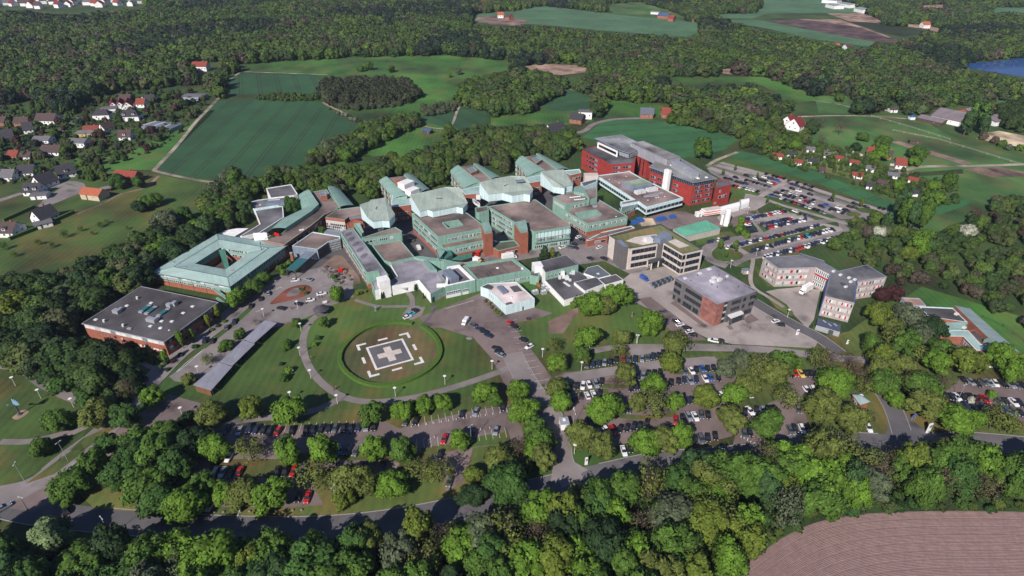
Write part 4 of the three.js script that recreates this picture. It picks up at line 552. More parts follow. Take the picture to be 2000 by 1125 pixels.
{ // brown roofed block with pale blue bands
const R = [[54.4,-377.3],[77.1,-385.6],[82.9,-373.8],[102.4,-341.9],[77.8,-327.6],[74.5,-335.7],[63.8,-330.9],[63.6,-335.6],[72.3,-339.5]], b = B('banded_block', 'brown roofed block with pale mint bands and long window strips', R);
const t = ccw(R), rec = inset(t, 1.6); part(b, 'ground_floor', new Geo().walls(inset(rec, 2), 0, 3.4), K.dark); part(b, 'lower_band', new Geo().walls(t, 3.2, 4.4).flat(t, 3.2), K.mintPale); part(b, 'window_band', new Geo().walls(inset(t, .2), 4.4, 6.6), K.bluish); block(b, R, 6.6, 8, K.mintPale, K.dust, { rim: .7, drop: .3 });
const W = (i, j, n) => wins(b, R[i], R[j], .01, .99, n, 4.6, 1.9, { fill: .94, pane: K.glass, frame: K.mintPale, deep: .3 }); W(0, 8, 16); W(4, 3, 9); W(5, 4, 4); W(7, 6, 2);
const p = [[68.1,-359.1],[81.3,-365.9],[86.8,-357.6],[73.5,-351.5]]; block(b, p, 7.7, 10.8, K.bluish, mat('mossy plant roof', [.2, .26, .19], { tx: 'mottle' }), { cope: K.steel });
for (const [s, e] of [[[75.3,-348.4], [80.2,-350.8]], [[83,-352.3], [88.3,-354.8]]]) for (let i = 0; i < 6; i++) unit(b, 'cooling_unit', mix2(s, e, i / 5), 7.7, 1.3, 1.7, 3.2, ang(s, e), K.whitePanel);
unit(b, 'roof_duct', [85.4,-346.6], 7.7, 14, .6, 1, ang([83,-352.3], [88.3,-354.8]), K.steel); unit(b, 'roof_duct', [83.8,-344.3], 7.7, 9, .5, .8, .25, K.steel);
for (const q of [[62,-371.6], [67.3,-365.5], [73.6,-376.9], [80.6,-338.8], [86.2,-342.4], [87.7,-343], [91.9,-344.4]]) dome(b, q, 7.7, .5);
const c = [[64.8,-339],[75,-343.3],[73.2,-335.1],[63.3,-325.2]]; block(b, c, 0, 6.2, K.mint, K.felt, { foot: 3 }); wins(b, c[3], c[2], .05, .95, 7, 3.6, 1.6); unit(b, 'roof_unit', [50.6,-375.4], 0, 9, 9.6, 5, .05, K.cream); block(b, [[43,-365.4],[54.3,-372.6],[53.7,-367.1],[44,-357.9]], 0, 8, K.mintPale, K.felt, {});
}
{ // deep red brick building
const L = [[48,-411.8],[57.7,-419.8],[72.1,-409.6],[83.9,-402.3],[80.3,-386.3],[64.1,-383],[58.7,-393.3]], b = B('red_brick_building', 'tall deep red brick building with grey penthouse roofs', L);
block(b, L, 0, 13.3, K.red, K.felt, { cope: K.red }); const rg = [K.glass, K.glass, K.skyGlass, K.glass], f = (i, j, f0, f1, n, y, h = 1.7) => wins(b, L[i], L[j], f0, f1, n, y, h, { fill: .96, panes: rg, frame: K.steel });
for (const y of [3.4, 6.8, 10]) { f(0, 6, .28, .36, 1, y); f(0, 6, .42, .85, 3, y); f(5, 4, .1, .4, 3, y); f(5, 4, .5, .85, 3, y); }
const P = [[57.8,-426.3],[78.2,-435],[86.9,-418.7],[90.2,-407],[77.6,-394.2],[71.2,-401.7]]; const t = inset(ccw(P), 1.2); part(b, 'penthouse_wall', new Geo().walls(t, 13, 16.6), K.greyWall); block(b, P, 16.5, 17, K.bluish, mat('pale grey roof sheet', [.27, .275, .29], { tx: 'mottle' }), { drop: .06 }); wins(b, P[4], P[3], .05, .7, 8, 13.6, 2.4, { pane: K.glass }); wins(b, P[5], P[4], .1, .95, 6, 13.6, 2.2, { pane: K.skyGlass });
const fr = new Geo(), fa = [59.4,-417], fb = [70,-399.1]; fr.bar([fa[0], 16, fa[1]], [fb[0], 16, fb[1]], .8, 1).bar([fa[0], 13, fa[1]], [fb[0], 13, fb[1]], .8, .8).box(fa[0], 11, fa[1], .9, 5.6, .9).box(fb[0], 8, fb[1], .9, 8.6, .9); part(b, 'white_frame', fr, K.white);
for (let i = 0; i < 22; i++) { const q = i < 14 ? mix2(L[0], L[6], i / 13) : mix2(L[0], L[1], (i - 13) / 8); unit(b, 'railing_post', q, 13.3, .16, 1.8, .16, 0, K.darkSteel); } panel(b, 'railing', L[0], L[6], 0, 1, 14.2, .15, K.darkSteel, .1); panel(b, 'railing', L[0], L[1], 0, 1, 14.2, .15, K.darkSteel, .1);
const sg = new Geo(); for (let i = 0; i < 4; i++) { const y = 11 - i * 2.8, a = [61,-397.5]; sg.bar([a[0] - 1.6, y, a[1] + .5], [a[0] + 2.2, y - 2.6, a[1] - .5], 1.2, .35); } part(b, 'outside_stair', sg, K.bluish);
const T = [[83.5,-403],[89.5,-408],[93.8,-395.1],[89.6,-393.3]]; block(b, T, 0, 16.4, K.red, K.felt, { cope: K.red }); wins(b, T[0], T[3], .3, .6, 1, 3, 9, { frame: K.red, pane: K.glass, fill: .5 }); wins(b, T[0], T[3], .68, .85, 1, 1, 11, { frame: K.red, pane: K.glass, fill: .6 });
const G = [[80.4,-408],[89.6,-412.4],[107.9,-381],[98.3,-375.8]]; part(b, 'plant_wall', new Geo().walls(ccw(G), 13, 19.6), mat('grey plant screen', [.3, .3, .34], { tx: 'seam' })); block(b, G, 19.4, 19.7, K.bluish, mat('weathered grey roof', [.23, .22, .21], { tx: 'mottle' }), { drop: .05 });
const W = [[86.7,-373.5],[92.7,-383.6],[110.7,-390],[124.8,-354.2],[108.7,-347.2]]; part(b, 'wall', new Geo().walls(inset(ccw(W), .9), 0, 12.6), K.red); part(b, 'window_band', new Geo().walls(inset(ccw(W), 1.4), 12.6, 15.2), K.greyWall); block(b, W, 15.2, 15.6, K.bluish, mat('grey green roof', [.2, .205, .2], { tx: 'mottle' }), { drop: .06 });
const V = inset(ccw(W), .88), nr = (p) => V.reduce((m, q) => (dist2(p, q) < dist2(p, m) ? q : m)), w0 = nr(W[0]), w4 = nr(W[4]), w3 = nr(W[3]);
for (const y of [2, 5.4, 8.8]) { for (const [f0, f1] of [[.04, .16], [.2, .36], [.58, .68]]) wins(b, w0, w4, f0, f1, 3, y, 1.7, { fill: .97, panes: rg, frame: K.steel }); } wins(b, w0, w4, .02, .98, 24, 12.8, 2.1, { fill: .9, frame: K.bluish, pane: K.glass });
for (const [y, rows] of [[1.4, [[.06, .42], [.52, .9]]], [4.6, [[.06, .16], [.25, .5], [.64, .94]]], [7.8, [[.1, .48], [.58, .98]]], [10.6, [[.1, .42], [.55, .9]]]]) for (const [f0, f1] of rows) wins(b, w4, w3, f0, f1, Math.max(2, Math.round((f1 - f0) * 12)), y, 1.7, { fill: .98, panes: rg, frame: K.steel }); wins(b, w4, w3, .04, .98, 11, 12.8, 2.1, { fill: .9, frame: K.bluish, pane: K.glass });
const Z = [[121.8,-346.1],[126.3,-360.2],[134,-360.9],[133.3,-351.9]]; block(b, Z, 0, 12.4, K.red, K.felt, { cope: K.red }); wins(b, Z[0], Z[3], .3, .42, 1, 8.8, 1.6); wins(b, Z[0], Z[3], .3, .85, 3, 5, 1.8); wins(b, Z[0], Z[3], .1, .25, 1, 1.6, 1.4);
for (let i = 0; i < 10; i++) unit(b, 'railing_post', mix2(Z[0], Z[3], i / 9), 12.4, .16, 1.5, .16, 0, K.darkSteel);
for (const [p, h] of [[[94.4,-358.5], 19.6], [[95.9,-357.7], 19.2]]) unit(b, 'white_flue', p, 0, 2.2, h, 1.8, .5, K.white); unit(b, 'black_flue', [98.2,-359.8], 0, 1.6, 16, 1.4, .5, K.darkSteel);
unit(b, 'cooling_unit', [105.1,-368.1], 15.5, 12, 4, 5, ang(W[2], W[3]), K.steel); unit(b, 'cooling_unit', [109.6,-358.5], 15.5, 9, 3.4, 5, ang(W[2], W[3]), K.steel); for (const q of [[113.1,-354.2], [118.6,-355.8], [114.1,-362.7], [101.6,-376.2]]) dome(b, q, 15.5, 1.1);
const s2 = new Geo(), a = [103.2,-358.1]; for (let i = 0; i < 4; i++) s2.bar([a[0] - 2, 11.5 - i * 2.8, a[1] - .5], [a[0] + 2.2, 9.2 - i * 2.8, a[1] + .6], 1.2, .4); part(b, 'outside_stair', s2, K.bluish);
panel(b, 'letter_board', T[3], T[2], .1, .95, 14.2, .9, mat('rosy letters board', [.5, .2, .19], {}));
}
{ // white office block
const R = [[49.9,-283.2],[79.3,-297.9],[94.4,-268.9],[83.2,-264],[76.1,-276],[73.1,-274.4],[58.1,-269],[52.3,-278.7]], b = B('white_office_block', 'white L-shaped office block with dark windows and sedum roof', R);
block(b, R, 0, 12, K.cream, K.sedum, { rim: .6, cope: K.darkSteel, drop: .5 });
for (const y of [1, 4.8, 8.6]) { wins(b, R[6], R[5], .1, .96, 6, y, 2.3, { fill: .96, pane: K.glass, frame: K.darkSteel }); wins(b, R[4], R[3], .06, .82, 4, y, 2.4, { fill: .96, pane: K.glass, frame: K.darkSteel }); wins(b, R[3], R[2], .02, .16, 1, y, 2.4, { fill: .95, pane: K.glass, frame: K.darkSteel }); wins(b, R[3], R[2], .22, .9, 4, y, 2.3, { fill: .96, pane: K.glass, frame: K.darkSteel }); panel(b, 'corner_window', R[4], R[3], .84, 1, y, 2.4, K.glass, .5); }
part(b, 'gravel_bed', new Geo().flat([[57.5,-278.2],[63.3,-282.9],[74.9,-286.3],[73.6,-277.5],[65.5,-273.9],[60.2,-276.9]], 11.56), K.cream); part(b, 'gravel_bed', new Geo().flat([[79.1,-278],[83.5,-280.8],[88.8,-273.5],[83.3,-270.8]], 11.56), K.cream);
const S = [[51.8,-276.7],[55,-277.8],[58.2,-269.9],[55.1,-268.8]]; block(b, S, 0, 12.9, K.greyWall, K.bluish, { rim: .3 }); const S2 = [[72.9,-273.6],[74,-276.8],[76,-277.2],[75.9,-275]]; block(b, S2, 0, 12.4, K.greyWall, K.felt, {}); const v = [[71.8,-277.4],[78,-284.4],[81.4,-279.8],[74.1,-273.8]]; part(b, 'stair_head', new Geo().flat(v, 14.4).walls(ccw(v), 11.5, 14.4), K.bluish);
unit(b, 'roof_unit', [69.2,-277.6], 11.6, 3.2, 2, 3, .3, K.whitePanel); unit(b, 'roof_unit', [72.2,-279.5], 11.6, 2.6, 1.8, 2.6, .3, K.bluish); unit(b, 'roof_unit', [67.7,-278.8], 11.6, 2, 1.6, 2, .3, K.whitePanel);
const c = [[68.6,-272],[73.8,-275.7],[77.5,-274.1],[70.1,-269.3]]; part(b, 'porch_roof', new Geo().flat(c, 4).walls(ccw(c), 3.5, 4).flat(c, 3.5), K.darkSteel); for (const p of [c[0], c[3], mix2(c[3], c[2], .55)]) part(b, 'porch_post', new Geo().box(p[0], 0, p[1], .6, 3.5, .6), K.cream); panel(b, 'porch_glass', c[0], c[2], .2, .9, .2, 3.1, K.glass, .2);
}
{ // grey office block
const R = [[74.2,-241.7],[95.6,-252.7],[108.3,-230.1],[88,-219.7]], b = B('grey_office_block', 'grey three storey office block with a rosy brick corner', R), W = inset(ccw(R), .35), nr = (p) => W.reduce((m, q) => (dist2(p, q) < dist2(p, m) ? q : m)), [A, , C, D] = R.map(nr);
block(b, R, 0, 12, K.greyWall, K.lilac, { over: .35, slab: .5, cope: K.lilac, drop: .05 });
panel(b, 'brick_corner', A, D, .67, 1.0, 0, 11.45, mat('rosy brick', [.26, .105, .088], { tx: 'brick' }), .5); panel(b, 'brick_corner', D, C, -.005, .16, 0, 11.45, mat('rosy brick', []), .5);
const dk = { fill: .97, pane: K.glass, frame: K.darkSteel };
for (const y of [4.6, 8.2]) { wins(b, A, D, .0, .17, 2, y, 2, dk); wins(b, A, D, .27, .66, 7, y, 2, dk); } wins(b, A, D, .01, .07, 1, .9, 2.2, dk); wins(b, A, D, .13, .21, 1, .8, 2.2, dk); wins(b, A, D, .26, .47, 3, .6, 2.4, dk); wins(b, A, D, .5, .63, 2, .6, 2.4, dk);
wins(b, D, C, .17, .26, 1, .3, 11, { ...dk, fill: .9, pane: K.glass }); for (const y of [2.2, 5.6, 9]) panel(b, 'stair_pane', D, C, .18, .25, y, .9, K.blind, .5);
for (const y of [4.8, 8.4]) { wins(b, D, C, .38, .62, 3, y, 1.9, dk); wins(b, D, C, .68, .76, 1, y, 1.9, dk); wins(b, D, C, .86, 1, 2, y, 1.9, dk); } wins(b, D, C, .78, .98, 3, .8, 2.2, dk);
const c = [[94.8,-223.6],[101.8,-227.1],[102.3,-225],[95.7,-221.3]]; part(b, 'porch_roof', new Geo().flat(c, 3.7).walls(ccw(c), 3.1, 3.7), K.whitePanel); for (const p of [c[0], c[3], c[2]]) part(b, 'porch_post', new Geo().box(p[0], 0, p[1], .9, 3.1, .9), K.darkSteel); panel(b, 'porch_glass', c[3], c[2], .05, .95, .1, 3, K.glass, .2);
for (const [p, w, h] of [[[90.1,-238.2], 1.4, 1], [[91,-237.2], 1.3, 1], [[93.5,-238.5], 1.5, 1.6], [[92.2,-241.1], 2, .6], [[94.6,-239.5], 1.4, .8], [[78.8,-240.5], 1.4, .5], [[86.7,-245.2], 1.6, .5], [[92.1,-249.1], 1.9, .4], [[98.4,-242.2], 1, .9]]) unit(b, 'roof_unit', p, 11.9, w, h, w * .8, .5, K.whitePanel);
for (const p of [[96.7,-239.1], [89.4,-234.9], [94.9,-243.3], [91.3,-232.9], [100.8,-233.3], [85.2,-243.2], [80.8,-238.3]]) vent(b, p, 11.9, .18, .8, K.darkSteel); panel(b, 'roof_slot', [105.3,-233.5], [107.1,-230.7], 0, 1, 11.85, .15, K.dark, .5);
for (const [q, nm] of [[[[73.3,-238.5],[75.7,-240.1],[85.7,-220],[83.8,-218.9]], 'paving_strip'], [[[103,-225.5],[107.8,-230.1],[109.8,-225],[103.8,-221.8]], 'paving_patch'], [[[93.8,-220.1],[95.8,-220.9],[96.5,-217.9],[94.5,-217.1]], 'paving_patch']]) sheet(nm, q, .08, M.pinkPave);
}
{ // three-winged block with red panels
const R = [[123.1,-264.2],[141.2,-266.7],[142.8,-268.8],[151.5,-261.2],[150.7,-258.9],[154,-251.2],[170.4,-257.5],[174.1,-246],[158.2,-241.8],[148.4,-223.5],[137.9,-229],[148.6,-248.1],[144.9,-254.6],[126.5,-253.3]], b = B('red_panel_block', 'three-winged grey block with crimson window panels and blue trim', R);
block(b, R, 0, 10.3, K.rosy, mat('slate grey roof sheet', [.15, .15, .165], { tx: 'mottle' }), { rim: .3, drop: .15, cope: K.bluish });
const pale = mat('pale rosy panel', [.5, .46, .45], { roughness: .6 }), pn = [pale, K.whitePanel, pale, K.redPanel, K.skyGlass, pale, pale, K.glass, pale, K.whitePanel, K.redPanel, pale, pale], row = (i, j, f0, f1, n, y, k) => wins(b, R[i], R[j], f0, f1, n, y, 1.6, { fill: .97, edge: .1, panes: pn.map((_, m) => pn[(m * 2 + k) % pn.length]) });
[1.2, 4.4, 7.6].forEach((y, k) => { row(13, 12, .03, .4, 5, y, k); row(13, 12, .42, .82, 6, y, k + 3); row(10, 9, .08, .42, 6, y, k + 1); row(10, 9, .48, .97, 8, y, k + 4); row(8, 7, .03, .5, 9, y, k + 2); row(8, 7, .55, .95, 8, y, k + 5); row(0, 13, .15, .9, 8, y, k + 3); wins(b, R[12], R[11], .03, .97, 7, y, 2.2, { fill: .95, pane: K.glass, edge: .5 }); });
panel(b, 'red_band', R[12], R[11], .02, .98, 6.5, .7, K.redPanel, .3); panel(b, 'blue_trim', R[9], R[8], 0, 1, 9.4, .9, K.blueTrim, .4); panel(b, 'blue_trim', R[11], R[10], 0, 1, .2, 9.9, K.blueTrim, .3);
for (const p of [[155.9,-244.7], [157.8,-243.1], [155,-241.1], [153.1,-247.3], [151.3,-250.6], [150.7,-236.7]]) unit(b, 'roof_unit', p, 10.1, 1.4, .7, 1.1, .6, K.whitePanel); for (const p of [[150,-238.5], [150.3,-237.8]]) unit(b, 'roof_hatch', p, 10.1, .3, 1.2, 1.8, .6, K.darkSteel);
const s = thing('garden_shed_block', 'dark blue roofed container shed beside the three-winged block', 'shed', centre([[131.5,-217.7],[134.3,-222.7],[142.4,-218.4],[139.7,-212.9]])), q = [[131.5,-217.7],[134.4,-222.9],[142.3,-218.2],[139.5,-212.7]]; part(s, 'wall', new Geo().walls(ccw(q), 0, 2.6), K.steel); part(s, 'roof', new Geo().flat(ccw(q), 2.7).walls(ccw(q), 2.5, 2.7), mat('dark blue sheet roof', [.06, .075, .12], { tx: 'seam' })); for (const p of [[136.1,-220.2], [137.3,-217.7], [139.7,-217.7]]) unit(s, 'skylight', p, 2.65, .7, .12, 2, .2, K.steel); panel(s, 'door', q[0], q[3], .55, .75, .1, 2.1, K.darkSteel);
const hd = thing('clipped_hedge', 'narrow clipped hedge in front of the dark blue shed', 'hedge', centre([[130.2,-218.1],[139.8,-214]])); part(hd, 'foliage', new Geo().bar([[130.8,-218.7][0], 0, [130.8,-218.7][1]], [[140.2,-214.3][0], 0, [140.2,-214.3][1]], 1.2, 1.1), mat('hedge leaves', [.045, .1, .02], { tx: 'fine' }));
}
{ // low green-roofed building near the grove
const b = B('low_school_building', 'low building with dark flat roofs and mint edges behind the grove', [[182.9,-231.3],[197.1,-219.3],[196.4,-200.2]]);
block(b, [[179.2,-238.6],[187,-237.8],[186.5,-231.7],[178.8,-231.7]], 0, 3.8, mat('grey plaster', [.36, .36, .4], { tx: 'fine' }), mat('reddish gravel roof', [.26, .16, .13], { tx: 'mottle' }), { cope: K.steel }); wins(b, [179.2,-238.6], [178.8,-231.7], .15, .85, 2, 1.2, 1.5, { fill: .35 });
block(b, [[179.2,-232.2],[183.4,-231.7],[182.9,-223.3],[180.7,-222.2],[177.1,-226.1]], 0, 3.4, K.brick, K.mintGreen, { drop: .05 }); block(b, [[183.1,-231.4],[197.9,-230.3],[197.4,-218.8],[182.6,-222.8]], 0, 3.6, K.brick, K.bitumen, { cope: K.mintPale });
block(b, [[186.6,-218.8],[195,-219.5],[197.7,-218.9],[192.1,-214.3],[185.4,-214]], 0, 3.4, K.mint, K.mintRoof, { drop: .05 });
const L = [[183.3,-213.2],[193.8,-213.1],[192.9,-203.2],[197.6,-203.3],[196.4,-199.7],[188.3,-198.9],[188.9,-208.5],[179.5,-208.6]]; block(b, L, 0, 3.5, K.brick, K.mintRoof, { drop: .05, cope: K.mintPale }); block(b, [[193.7,-212.9],[197,-213.6],[197.4,-203.8],[192.9,-203.3]], 0, 3.55, K.brick, K.bitumen, {}); unit(b, 'roof_dormer', [197,-204.1], 3.4, 4, 1.6, 3, .4, K.mintGreen); for (const p of [[196.2,-225.2], [193.1,-214.8]]) unit(b, 'roof_unit', p, 3.3, 1.6, .8, 1.2, .4, K.whitePanel);
wins(b, L[6], L[5], .05, .95, 6, .8, 1.8); part(b, 'yard', new Geo().flat([[187,-210.5],[191.9,-212.5],[191.3,-203.6],[184.9,-202.3],[184.5,-206.7]], .06), M.pinkPave);
const r = [[197.6,-229.8],[196.4,-198.1]], e = [[205.8,-230.6],[205.7,-198.5]]; slope(b, 'shed_roof', r, 5.2, e, 3, mat('grey green sheet roof', [.25, .33, .33], { tx: 'seam' })); part(b, 'shed_wall', new Geo().walls(r, 0, 5.2, false), K.brick); part(b, 'shed_wall', new Geo().walls(e, 0, 3, false).wall(r[0], e[0], 0, 3).wall(r[1], e[1], 0, 3), K.brick);
}
{ // mint sheet shed, tents and containers in the building yard
const b = B('green_sheet_shed', 'long shed with bright green sheet roof behind the white block', [[89.2,-307.7],[110.5,-319.4],[116.1,-309.4],[93.8,-299]]), R = [[89.3,-307.7],[110.5,-319.4],[116.1,-309.4],[93.8,-299]]; part(b, 'wall', new Geo().walls(ccw(R), 0, 3.8), mat('pale concrete', [.42, .4, .37], { tx: 'fine' })); part(b, 'roof', new Geo().flat(ccw(R), 4).walls(ccw(R), 3.7, 4), K.teal);
const tent = (label, base, h, group) => { const q = base, t = thing('storage_tent', label, 'tent', centre(q), 0, group), r0 = mix2(q[0], q[3], .5), r1 = mix2(q[1], q[2], .5), g = new Geo(); const N = 6; for (const [p, o] of [[[q[0], q[1]], 0], [[q[3], q[2]], 1]]) for (let i = 0; i < N; i++) { const a = (i / N) * Math.PI / 2, c = ((i + 1) / N) * Math.PI / 2, P = (k, t2) => { const m = mix2(p[k], k ? r1 : r0, 1 - Math.cos(t2)); return [m[0], h * (.35 + .65 * Math.sin(t2)), m[1]]; }; g.quad(P(0, a), P(1, a), P(1, c), P(0, c)); if (!i) g.wall(p[0], p[1], 0, h * .35); for (const k of [0, 1]) { const A = P(k, a), C = P(k, c); g.quad([A[0], 0, A[2]], [C[0], 0, C[2]], C, A); } } part(t, 'cover', g, K.tent); return t; };
tent('long round topped white tent in the building yard', [[124.1,-339.4],[137.9,-347],[137.2,-341.8],[124.4,-335]], 4.4); tent('short white tent beside the long round topped one', [[139.4,-350.1],[145.3,-351.7],[144.7,-347.1],[138.6,-343.3]], 4.6);
const red = thing('site_trailer', 'white site trailer with red stripes beside the white tents', 'trailer', [119,-336.8]); const ta = ang([114.5,-335.5], [124,-338.9]); part(red, 'body', new Geo().box(...[[119,-336.8][0], .4, [119,-336.8][1]], 12, 2.9, 4.6, ta), K.white); for (const y of [.9, 2.2]) part(red, 'stripe', new Geo().box([119,-336.8][0], y, [119,-336.8][1], 12.1, .5, 4.7, ta), K.red2); part(red, 'roof', new Geo().box([119,-336.8][0], 3.3, [119,-336.8][1], 11.4, .2, 4.2, ta), K.cream);
[[[110.4,-333.5], 'larger white site cabin by the building yard'], [[113.4,-335.5], 'smaller white site cabin by the building yard']].forEach(([p, l], i) => { const t = thing('site_cabin', l, 'cabin', p, .2); const m = new THREE.Mesh(UNIT, K.white); m.scale.set(3.4 - i * .5, 2.6 - i * .3, 2.6); m.position.y = 1.3; m.name = 'body'; t.add(shade(m)); const d = new THREE.Mesh(UNIT, K.steel); d.scale.set(.9, 2, .1); d.position.set(.3, 1, 1.32); d.name = 'door'; t.add(shade(d)); });
const silo = (p, h, r, l) => { const t = thing('white_silo', l, 'silo', p), c = shade(new THREE.Mesh(PIPE, K.white)); c.scale.set(r * 2, h, r * 2); c.position.y = h / 2; c.name = 'tank'; t.add(c); const k = shade(new THREE.Mesh(DOME, K.white)); k.scale.set(r * 2, r, r * 2); k.position.y = h; k.name = 'cap'; t.add(k); }; silo([123.3,-321.1], 9.5, 1.7, 'tall white liquid gas silo beside the green sheet shed'); silo([120.9,-322.4], 5.5, .8, 'thin white silo next to the tall gas silo');
const tp = (p, w, d, l) => { const t = thing('covered_pallets', l, 'pallets', p, .35), b0 = shade(new THREE.Mesh(UNIT, K.tarp)); b0.scale.set(w, 1.6, d); b0.position.y = .9; b0.name = 'tarpaulin'; t.add(b0); const w0 = shade(new THREE.Mesh(UNIT, M.darkSoil)); w0.scale.set(w * .9, .25, d * .9); w0.position.y = .125; w0.name = 'pallet'; t.add(w0); const r0 = shade(new THREE.Mesh(UNIT, K.tarp)); r0.scale.set(w * .6, .5, d * .7); r0.position.y = 1.8; r0.name = 'top_load'; t.add(r0); }; tp([87,-327.5], 6.4, 2.6, 'long pallet stack under blue tarpaulin in the building yard'); tp([94.4,-330.4], 3.4, 2.2, 'shorter pallet stack under blue tarpaulin in the building yard'); tp([74.6,-326.1], 3, 4, 'blue wrapped load beside the scaffold'); tp([70.5,-322.4], 3, 2.6, 'blue wrapped load at the foot of the mint block');
}
{ // annexes: connecting block, dark roofed hall, pale mint annex
const C = [[-24.3,-262.4],[-20,-263.9],[.4,-270.9],[8.8,-257.4],[-16.8,-247.6]], b = B('connecting_block', 'long low block with brown felt roof and wide mint edges', C); block(b, C, 0, 5.8, K.mint, K.gravel, { rim: 1.6, drop: .7 }); wins(b, C[4], C[3], .28, .98, 24, 1.6, 1.3, { fill: .75 }); for (const f of [.33, .66]) panel(b, 'roof_strip', mix2(C[0], C[2], f), mix2(C[4], C[3], f), 0, 1, 5.1, .1, K.felt, .6); dome(b, [-7.1,-261.3], 5.1, .8); unit(b, 'roof_unit', [4.9,-260.3], 5.1, 1, 1, 1, 0, K.whitePanel);
block(b, [[-24.7,-268.4],[-18.1,-270.6],[-15.5,-268.5],[-20.4,-264.8]], 0, 4, K.brick, K.mintGreen, { cope: K.mint });
const H = [[13,-263.3],[27.1,-270.6],[32.3,-260.5],[15.8,-252.8]], h = B('dark_roofed_hall', 'mint hall with dark grey flat roof and small square windows', H); block(h, H, 0, 7.6, K.mint, mat('dark slate felt', [.095, .09, .098], { tx: 'mottle' }), { rim: .25, drop: .1, cope: K.steel }); panel(h, 'white_side', H[0], H[3], 0, 1, 0, 7.5, K.white, .2); wins(h, H[3], H[2], .03, .48, 4, 4.4, 1.3, { fill: .4 }); unit(h, 'stair_head', [12.4,-260.4], 0, 5, 7.9, 4.4, ang(H[0], H[3]), K.white); unit(h, 'door_box', [24.5,-256.1], 3, 1.6, 3.4, 1.2, .3, K.white);
block(h, [[8.8,-258.4],[13,-261.6],[13.3,-259.4],[12.8,-253.5],[8.6,-254.9]], 0, 4.8, K.mint, K.felt, {});
const A = [[15.7,-252.9],[27,-259.3],[32.2,-261.9],[34,-259.6],[41,-250.7],[33.7,-240.6],[23.8,-235.1]]; const a = B('low_dark_annex', 'low annex with dark grey roofs, white walls and roof fans', A); const slate = mat('dark slate felt', []); block(a, A, 0, 3.4, K.white, slate, { rim: .25, drop: .1, cope: K.steel }); block(a, [[29.3,-248.7],[40.4,-253.9],[43.2,-247.3],[33.7,-240.9]], 0, 4.8, K.white, slate, { rim: .2, drop: .1, cope: K.mintPale }); block(a, [[34.9,-258.6],[37.4,-264.2],[42.8,-266.7],[48,-257],[41.3,-253.8]], 0, 4, K.white, mat('teal grey felt', [.1, .115, .135], { tx: 'mottle' }), { rim: .2, drop: .1, cope: K.mintPale }); block(a, [[41.2,-253],[50.4,-257.4],[53.3,-252.2],[44,-247.4]], 0, 4.2, K.white, slate, { rim: .2, drop: .1, cope: K.white });
for (const [p, w, hh] of [[[22.9,-254.3], 1.1, 1.6], [[24.7,-255.3], 1.6, 1.6], [[26.3,-253.9], 1.8, 1.8], [[27.7,-252.5], 1.2, .9], [[29.7,-259.1], 1.6, 1.8], [[27.9,-259.1], 1.2, 1.2], [[36.8,-255.4], 1.2, .7], [[41.8,-258.2], 1.2, .8], [[44.5,-256], 1.4, .5], [[40.6,-254], 1.3, .5]]) unit(a, 'roof_fan', p, 3.3, w, hh, w, .3, K.whitePanel); panel(a, 'roof_light', [24.7,-250.9], [27.3,-247.2], 0, 1, 3.3, .4, K.whitePanel, 1);
const Pm = [[-14.7,-244],[-11.6,-247],[-4.8,-247.8],[2.2,-248.6],[10.3,-234.1],[-2.7,-228],[-7.4,-236.1],[-11.4,-241.8]], p = B('pale_mint_annex', 'small pale mint annex with whitish roof before the connecting block', Pm); block(p, Pm, 0, 4.9, K.mintPale, mat('whitish roof felt', [.5, .43, .42], { tx: 'mottle' }), { rim: .3, drop: .25 }); part(p, 'dark_roof_patch', new Geo().flat([[-14.6,-244.3],[-11.6,-247.3],[-8.4,-244.4],[-9.5,-241.7],[-11.4,-242.7]], 4.68), K.bitumen); part(p, 'dark_roof_patch', new Geo().flat([[-1.2,-244.5],[2.4,-245.9],[5,-240.9],[1,-239.6]], 4.69), K.bitumen); part(p, 'dark_roof_patch', new Geo().flat([[-2.9,-230.5],[-.4,-231.7],[.7,-230.1],[-2.5,-228.6]], 4.69), K.bitumen); unit(p, 'roof_barrel', [-4.5,-240.9], 4.6, 2.4, 1.3, 6, ang(Pm[5], Pm[6]) + Math.PI / 2, K.bluish); dome(p, [-.2,-235.3], 4.7, .7); wins(p, Pm[5], Pm[4], .56, .62, 1, .1, 2.2, { fill: 1 }); wins(p, Pm[6], Pm[7], .2, .8, 3, 2, 1.5, { fill: .3 });
const gw = thing('garden_wall', 'low orange brick garden wall beside the small lawn', 'wall', [10.4,-255.6]); part(gw, 'wall', new Geo().bar([[8.3,-259.4][0], 0, [8.3,-259.4][1]], [[13.5,-251.3][0], 0, [13.5,-251.3][1]], .35, 1.6), K.brick); sheet('lawn', [[3,-255],[8,-259.4],[13.3,-251.8],[9.7,-247.6],[6.4,-248.5]], .06, M.meadow);
[[[10.9,-245.8], 3, 'white air handling unit beside the small lawn'], [[15,-245.8], 2.6, 'white cooling unit nearest the low annex wall'], [[17.1,-248.6], 2.6, 'white cooling unit behind the one by the annex wall'], [[15.7,-250.9], 3, 'largest white cooling unit by the brick garden wall']].forEach(([q, s, l]) => { const t = thing('cooling_unit', l, 'cooling unit', q, .5), m = shade(new THREE.Mesh(UNIT, K.steel)); m.scale.set(s, 1.8, s * .7); m.position.y = 1; m.name = 'casing'; t.add(m); for (const k of [-.25, .25]) { const f = shade(new THREE.Mesh(PIPE, K.whitePanel)); f.scale.set(s * .4, .3, s * .4); f.position.set(k * s, 2, 0); f.name = 'fan'; t.add(f); } });
}
